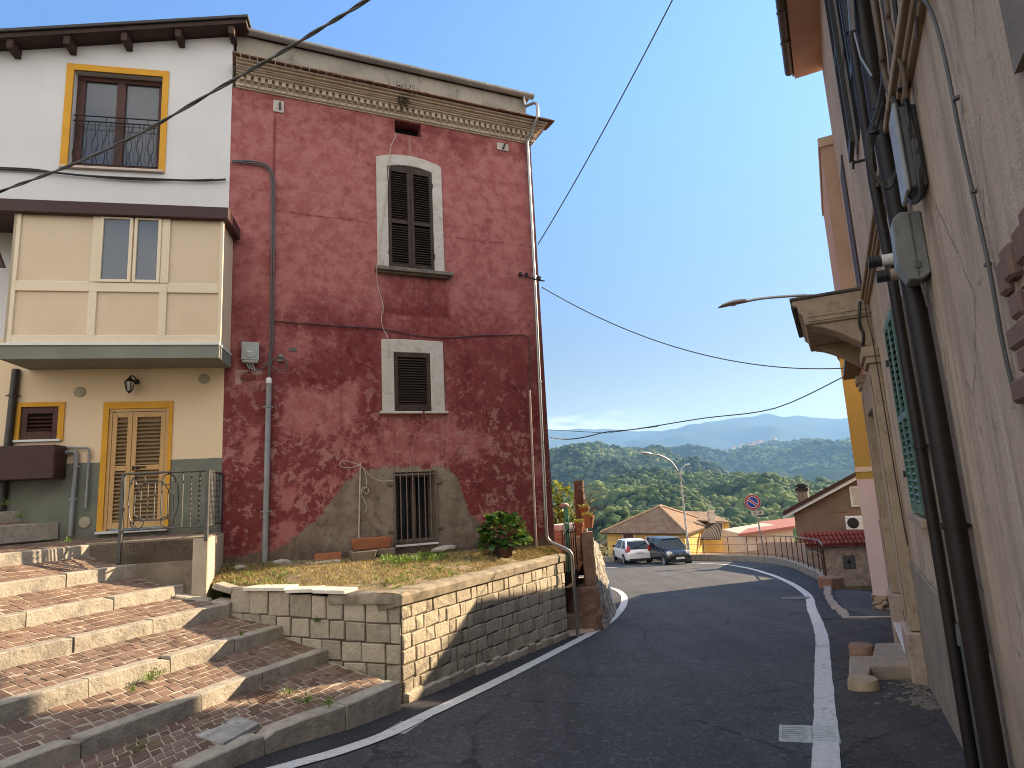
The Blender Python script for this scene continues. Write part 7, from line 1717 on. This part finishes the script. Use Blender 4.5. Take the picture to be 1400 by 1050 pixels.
# ================================================================== HILLS, FOREST, MOUNTAINS
def fbm(p, o=4):
    a, s = 0, 1
    for _ in range(o): a += s*mnoise.noise(p); p = p*2.03 + Vector((3.1,1.7,5.3)); s *= .5
    return a
class Ridge:
    def __init__(s, D, sky, base, amp, scale, seed):
        s.D = D; s.sx = [q[0] for q in sky]; s.sy = [q[1] for q in sky]; s.base = base; s.amp = amp; s.scale = scale; s.seed = Vector((seed, seed*1.7, seed*.3))
    def p(s, px, v):
        c = at(px, float(np.interp(px, s.sx, s.sy)), s.D)
        Y = s.base[0][0] + (s.D - s.base[0][0])*v
        x = c.x*Y/s.D
        vs_ = [b[0] for b in s.base]; 
        zb = float(np.interp(min(Y, s.D), [b[0] for b in s.base], [b[1] for b in s.base])); w = float(np.interp(min(Y, s.D), [b[0] for b in s.base] + [s.D], [b[2] for b in s.base] + [1]))
        z = zb*(1-w) + c.z*w
        q = Vector((x, Y, 0))/s.scale + s.seed
        r = 1 - abs(mnoise.noise(q*1.0))*2; n = .65*r + .5*fbm(q*1.3, 3) - .25
        k = min(1, 6*v) * (1 - max(0, (v-.62)/.38)**1.5 if v < 1 else 0)
        z += s.amp*n*max(0, k) + s.amp*.16*fbm(q*4, 2)
        if v > 1: z -= (v-1)*s.D*.25
        return Vector((x, Y, z))
def hillmat(name, c1, c2, sc_):
    n = NT(name); p = n.pos(); a = n.noise(sc_, 6, .65, vec=p); return n.done(n.mix(n.step(a,.35,.65), c1, c2), 1, 0, 0)
M_HILL = hillmat('forest_floor', (.022,.032,.012), (.04,.05,.018), .01)
M_MTN = hillmat('mountain_slope', (.045,.06,.05), (.075,.08,.06), .0015)
RA = Ridge(600, [(200,745),(500,730),(650,715),(750,690),(800,668),(850,654),(905,649),(945,652),(985,655),(1040,657),(1100,660),(1165,663),(1260,668),(1500,680)], [(75,-13,0),(150,-27,0),(260,-29,.05),(430,-26,.42)], 26, 95, 2.0)
RB = Ridge(1300, [(200,650),(500,632),(650,622),(750,617),(780,613),(805,611),(830,615),(870,617),(905,619),(930,628),(965,655),(1010,690),(1060,720)], [(500,-45,0),(700,-38,.15),(1000,-20,.55)], 60, 210, 5.0)
RC = Ridge(2400, [(300,640),(700,632),(860,622),(900,618),(925,612),(942,611),(965,615),(985,620),(1005,619),(1030,614),(1060,611),(1090,612),(1130,611),(1165,610),(1250,606),(1500,600)], [(1250,-60,0),(1600,-40,.2),(2000,0,.62)], 92, 400, 8.0)
RM1 = Ridge(5400, [(200,606),(400,600),(600,595),(750,588),(800,586.5),(850,587),(900,590),(940,597),(1000,612),(1100,625),(1300,640)], [(3000,-60,0),(4200,0,.4)], 120, 900, 3.0)
RM2 = Ridge(4900, [(600,640),(780,618),(850,604),(895,593),(930,585),(960,578),(990,574.5),(1020,570.5),(1045,568),(1075,570),(1100,569.5),(1130,572),(1165,573),(1250,577),(1500,585)], [(2800,-60,0),(3900,0,.42)], 130, 800, 6.0)
def hill(rg, pa, pb, nu, nv, mat, name='hill', vmax=1.25):
    mb = MB(); vs = [rg.p(pa+(pb-pa)*i/nu, vmax*j/nv) for i in range(nu+1) for j in range(nv+1)]
    mb.add(vs, [(i*(nv+1)+j, (i+1)*(nv+1)+j, (i+1)*(nv+1)+j+1, i*(nv+1)+j+1) for i in range(nu) for j in range(nv)]); return struct(name, mb, mat, smooth=180)
hill(RA, 350, 1450, 90, 50, M_HILL); hill(RB, 350, 1080, 100, 60, M_HILL); hill(RC, 500, 1420, 130, 60, M_HILL)
hill(RM1, 300, 1350, 90, 40, M_MTN, 'mountain'); hill(RM2, 560, 1450, 110, 40, M_MTN, 'mountain')
mb = MB(); mb.add([(7000*math.cos(a), 7000*math.sin(a), -62) for a in np.linspace(0, 2*math.pi, 48, endpoint=False)], [tuple(range(48))]); struct('ground', mb, M_HILL)
FIELDS = [(1076,1104,.86,.975),(925,970,.80,.90),(1112,1150,.90,.96)]
def crown_variant(sub, seed):
    bmx = bmesh.new(); bmesh.ops.create_icosphere(bmx, subdivisions=sub, radius=1); r_ = random.Random(seed); sd = Vector((seed*3.3, seed, 0))
    for v in bmx.verts: v.co *= 1 + .45*mnoise.noise(v.co*1.7+sd) + .22*mnoise.noise(v.co*4.1+sd) + r_.uniform(-.14,.14)
    V = np.array([v.co[:] for v in bmx.verts]); Fc = np.array([[w.index for w in f.verts] for f in bmx.faces]); bmx.free(); return V, Fc
def forest(name, spots, sub, mat):
    var = [crown_variant(sub, k+1) for k in range(8)]; VS = []; FS = []; o = 0
    for i, (p, r, h) in enumerate(spots):
        V, Fc = var[i % 8]; a = (i*2.39996) % 6.283; c, s = math.cos(a), math.sin(a)
        W_ = np.empty_like(V); W_[:,0] = (V[:,0]*c - V[:,1]*s)*r + p[0]; W_[:,1] = (V[:,0]*s + V[:,1]*c)*r + p[1]; W_[:,2] = V[:,2]*h + p[2] + h*.55
        VS.append(W_); FS.append(Fc+o); o += len(V)
    V = np.concatenate(VS); Fc = np.concatenate(FS)
    me = bpy.data.meshes.new(name); me.vertices.add(len(V)); me.vertices.foreach_set('co', V.astype(np.float32).ravel()); me.loops.add(Fc.size); me.loops.foreach_set('vertex_index', Fc.astype(np.int32).ravel())
    me.polygons.add(len(Fc)); me.polygons.foreach_set('loop_start', np.arange(0, Fc.size, 3, dtype=np.int32)); me.update(calc_edges=True); me.materials.append(mat)
    o_ = link(bpy.data.objects.new(name, me)); o_['kind'] = 'stuff'; return o_
def mat_forest(name, sc_):
    n = NT(name); p = n.pos(); r = n.island(); big = n.noise(sc_, 4, .6, vec=p); f = n.noise(.9, 3, .7, vec=p)
    col = n.ramp(r, [(0,(.022,.044,.014)),(.35,(.044,.076,.022)),(.7,(.075,.108,.030)),(1,(.125,.145,.050))])
    b2 = n.noise(sc_*3.1, 5, .65, .4, vec=p)  # patches below paint valley shade and sunlit slopes into the leaf colour
    col = n.mix(n.math('MULTIPLY', n.step(big,.50,.60), .65), col, (.15,.185,.055)); col = n.mix(n.math('MULTIPLY', n.step(big,.46,.36), .72), col, (.014,.032,.016))
    col = n.mix(n.math('MULTIPLY', n.step(b2,.52,.60), .5), col, (.013,.030,.015)); col = n.mix(n.math('MULTIPLY', n.step(b2,.44,.36), .4), col, (.13,.16,.05))
    col = n.mix(n.math('MULTIPLY', n.step(f,.45,.7), .35), col, (.02,.035,.012))
    n.bump(f, .8, .5); return n.done(col, .9, 0, .1)
MF = mat_forest('forest_leaves', .012); MF2 = mat_forest('far_forest_leaves', .004)
def scatter(rg, pa, pb, N, r0, r1, va, clear=None, tall=1.0, seed=1):
    r_ = random.Random(seed); out = []
    while len(out) < N:
        px = r_.uniform(pa, pb); v = va + (1.0-va)*r_.random()**.75
        if clear and any(a < px < b and c < v < d for a, b, c, d in clear): continue
        p = rg.p(px, v); den = mnoise.noise(Vector((p.x, p.y, 0))/(rg.scale*.35) + Vector((9,9,9)))
        if den < -.55 and r_.random() < .8: continue
        r = r_.uniform(r0, r1)*min(1, .25+p.y/rg.D)*(1 if r_.random() > .12 else 1.45); out.append((p, r, r*r_.uniform(.8,1.25)*tall))
    return out
forest('woodland', scatter(RA, 690, 1230, 14000, 1.3, 3.3, .12, None, .78, 1), 2, MF)
forest('woodland', scatter(RB, 680, 1010, 9500, 2.4, 4.8, .30, None, .75, 2), 2, MF)
forest('woodland', scatter(RC, 830, 1230, 9500, 4.4, 8.6, .30, FIELDS, .7, 3), 1, MF2)
for (a, b_, c, d) in FIELDS:
    mb = MB(); k = 8
    mb.add([rg_ + Vector((0,0,1.5)) for rg_ in [RC.p(a+(b_-a)*i/k, c+(d-c)*j/k) for i in range(k+1) for j in range(k+1)]], [(i*(k+1)+j, (i+1)*(k+1)+j, (i+1)*(k+1)+j+1, i*(k+1)+j+1) for i in range(k) for j in range(k)]); struct('field', mb, hillmat('stubble_field', (.42,.34,.20), (.36,.30,.17), .02), smooth=180)
# the village on the far ridge
hm = MB(); hm.box(-5,5,-4,4,-3,6); hm.mi = 1; hm.prism([(-5.6,5.8),(5.6,5.8),(0,8.6)], -4.4, 4.4)
vm = [weathered('far_house_wall', (.72,.64,.55), (.62,.55,.47), .2, .9, 0), weathered('far_house_roof', (.34,.20,.14), (.28,.17,.12), .2, .9, 0)]
me = hm.mesh('village_house', vm); r_ = random.Random(11)
for i in range(42):
    px = r_.gauss(1022, 24) if i < 34 else r_.uniform(950, 990)
    px = min(1060, max(948, px)); v = float(np.interp(px, [948,985,1010,1040,1060],[.80,.84,.90,.95,.965])) + r_.uniform(-.07,.04)
    o = link(bpy.data.objects.new('village_house', me)); o.location = RC.p(px, v) + Vector((0,0,7)); o.rotation_euler = (0,0,r_.uniform(0,3.1)); s_ = r_.uniform(1.1,1.8); o.scale = (s_, s_, r_.uniform(.8,1.4))
    o['label'] = 'tiny pale house of the village on the far wooded ridge'; o['category'] = 'house'; o['group'] = 'village houses on the far ridge'

# ================================================================== AIR
HZ = NT('haze_air'); HZ.N.remove(HZ.b)
vol = HZ.node('ShaderNodeVolumePrincipled'); vol.inputs['Color'].default_value = (.27,.55,1.0,1); vol.inputs['Density'].default_value = HAZE_D; vol.inputs['Anisotropy'].default_value = .2
HZ.L.new(vol.outputs[0], HZ.out.inputs['Volume'])
mb = MB(); mb.box(-2600, 5200, -60, 6100, -64, 590)
hz = part('haze', mb, HZ.mat, None); hz['kind'] = 'stuff'

# ================================================================== SKY, SUN, CAMERA
SUN_AZ, SUN_EL = R(SUN_A), R(SUN_E)
w = bpy.data.worlds.new('World'); sc.world = w; w.use_nodes = True; nt = w.node_tree
bg = nt.nodes['Background']; sky = nt.nodes.new('ShaderNodeTexSky'); sky.sky_type = 'NISHITA'; sky.sun_disc = False; sky.sun_elevation = SUN_EL; sky.sun_rotation = SUN_AZ; sky.air_density = 1.0; sky.dust_density = .25; sky.ozone_density = 1.5; sky.altitude = 300
tc = nt.nodes.new('ShaderNodeTexCoord'); sp_ = nt.nodes.new('ShaderNodeSeparateXYZ'); nt.links.new(tc.outputs['Generated'], sp_.inputs[0])
def wm(op, a, b=None, clamp=False):
    n = nt.nodes.new('ShaderNodeMath'); n.operation = op; n.use_clamp = clamp
    for i, v in enumerate((a, b)):
        if v is None: continue
        if isinstance(v, bpy.types.NodeSocket): nt.links.new(v, n.inputs[i])
        else: n.inputs[i].default_value = v
    return n.outputs[0]
def wstep(v, lo, hi):
    n = nt.nodes.new('ShaderNodeMapRange'); n.interpolation_type = 'SMOOTHSTEP'; nt.links.new(v, n.inputs[0]); n.inputs[1].default_value = lo; n.inputs[2].default_value = hi; return n.outputs[0]
mp = nt.nodes.new('ShaderNodeMapping'); mp.inputs[3].default_value = (9, 9, 42); nt.links.new(tc.outputs['Generated'], mp.inputs[0])
nz = nt.nodes.new('ShaderNodeTexNoise'); nz.inputs['Scale'].default_value = 1.4; nz.inputs['Detail'].default_value = 8; nz.inputs['Roughness'].default_value = .6; nt.links.new(mp.outputs[0], nz.inputs[0])
az = wm('DIVIDE', sp_.outputs[0], sp_.outputs[1])
edge = wm('ADD', sp_.outputs[2], wm('MULTIPLY', wm('SUBTRACT', nz.outputs[0], .5), -.05))
m1 = wm('MULTIPLY', wstep(edge, .116, .100), wstep(az, .30, .05)); m1 = wm('MULTIPLY', m1, wstep(nz.outputs[0], .24, .42)); m1 = wm('MULTIPLY', m1, wstep(sp_.outputs[1], 0, .2))
def wmix(fac, a, b, mode='MIX'):
    n = nt.nodes.new('ShaderNodeMix'); n.data_type = 'RGBA'; n.blend_type = mode
    for i, v in ((0, fac), (6, a), (7, b)):
        if isinstance(v, bpy.types.NodeSocket): nt.links.new(v, n.inputs[i])
        else: n.inputs[i].default_value = v
    return n.outputs[2]
low = wstep(sp_.outputs[2], .72, .08)
tint = wmix(low, (.55, .70, .88, 1), HORIZON)
tint = wmix(wstep(sp_.outputs[2], .26, .04), tint, HORIZON2)
base_sky = wmix(1.0, sky.outputs[0], tint, 'MULTIPLY')
# unseen cloud banks added overhead and behind the viewer as fill light
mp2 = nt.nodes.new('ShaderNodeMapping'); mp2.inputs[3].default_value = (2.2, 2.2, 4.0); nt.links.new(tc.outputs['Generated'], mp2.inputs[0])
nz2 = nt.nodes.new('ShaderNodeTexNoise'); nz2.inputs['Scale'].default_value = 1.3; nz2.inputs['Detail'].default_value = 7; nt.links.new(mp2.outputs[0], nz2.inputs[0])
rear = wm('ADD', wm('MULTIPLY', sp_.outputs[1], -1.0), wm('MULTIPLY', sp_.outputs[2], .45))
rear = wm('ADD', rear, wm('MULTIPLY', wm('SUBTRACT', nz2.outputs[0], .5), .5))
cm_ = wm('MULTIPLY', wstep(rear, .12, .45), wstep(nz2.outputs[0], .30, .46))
out1 = wmix(wm('MULTIPLY', cm_, .92), base_sky, FILL_CLOUD)
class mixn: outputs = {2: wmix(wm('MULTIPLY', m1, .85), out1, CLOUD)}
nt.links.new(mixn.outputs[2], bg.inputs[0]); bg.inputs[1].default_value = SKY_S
sl_ = bpy.data.lights.new('sun', 'SUN'); sl_.energy = SUN_S; sl_.angle = R(.5); sl_.color = (1.0, .79, .53)
so = link(bpy.data.objects.new('sun', sl_)); sv = Vector((math.sin(SUN_AZ)*math.cos(SUN_EL), math.cos(SUN_AZ)*math.cos(SUN_EL), math.sin(SUN_EL)))
so.rotation_euler = sv.to_track_quat('Z', 'Y').to_euler(); so.location = (20, 12, 30)
cd = bpy.data.cameras.new('camera'); cd.sensor_width = 36; cd.lens = 36*F_PX/1400; cd.clip_start = .05; cd.clip_end = 20000
co = link(bpy.data.objects.new('camera', cd)); bk = -_fw
co.matrix_world = Matrix(((CR.x, CU.x, bk.x, EYE.x), (CR.y, CU.y, bk.y, EYE.y), (CR.z, CU.z, bk.z, EYE.z), (0,0,0,1)))
sc.camera = co
sc.view_settings.view_transform = 'Standard'; sc.view_settings.look = 'None'; sc.view_settings.gamma = 1; sc.view_settings.use_curve_mapping = False; sc.view_settings.exposure = EXPO
sc.cycles.use_denoising = True; sc.cycles.filter_width = 1.0; sc.cycles.max_bounces = 6; sc.cycles.diffuse_bounces = 4; sc.cycles.glossy_bounces = 3; sc.cycles.volume_bounces = 0; sc.cycles.transparent_max_bounces = 8
sc.cycles.caustics_reflective = False; sc.cycles.caustics_refractive = False; sc.cycles.sample_clamp_indirect = 6
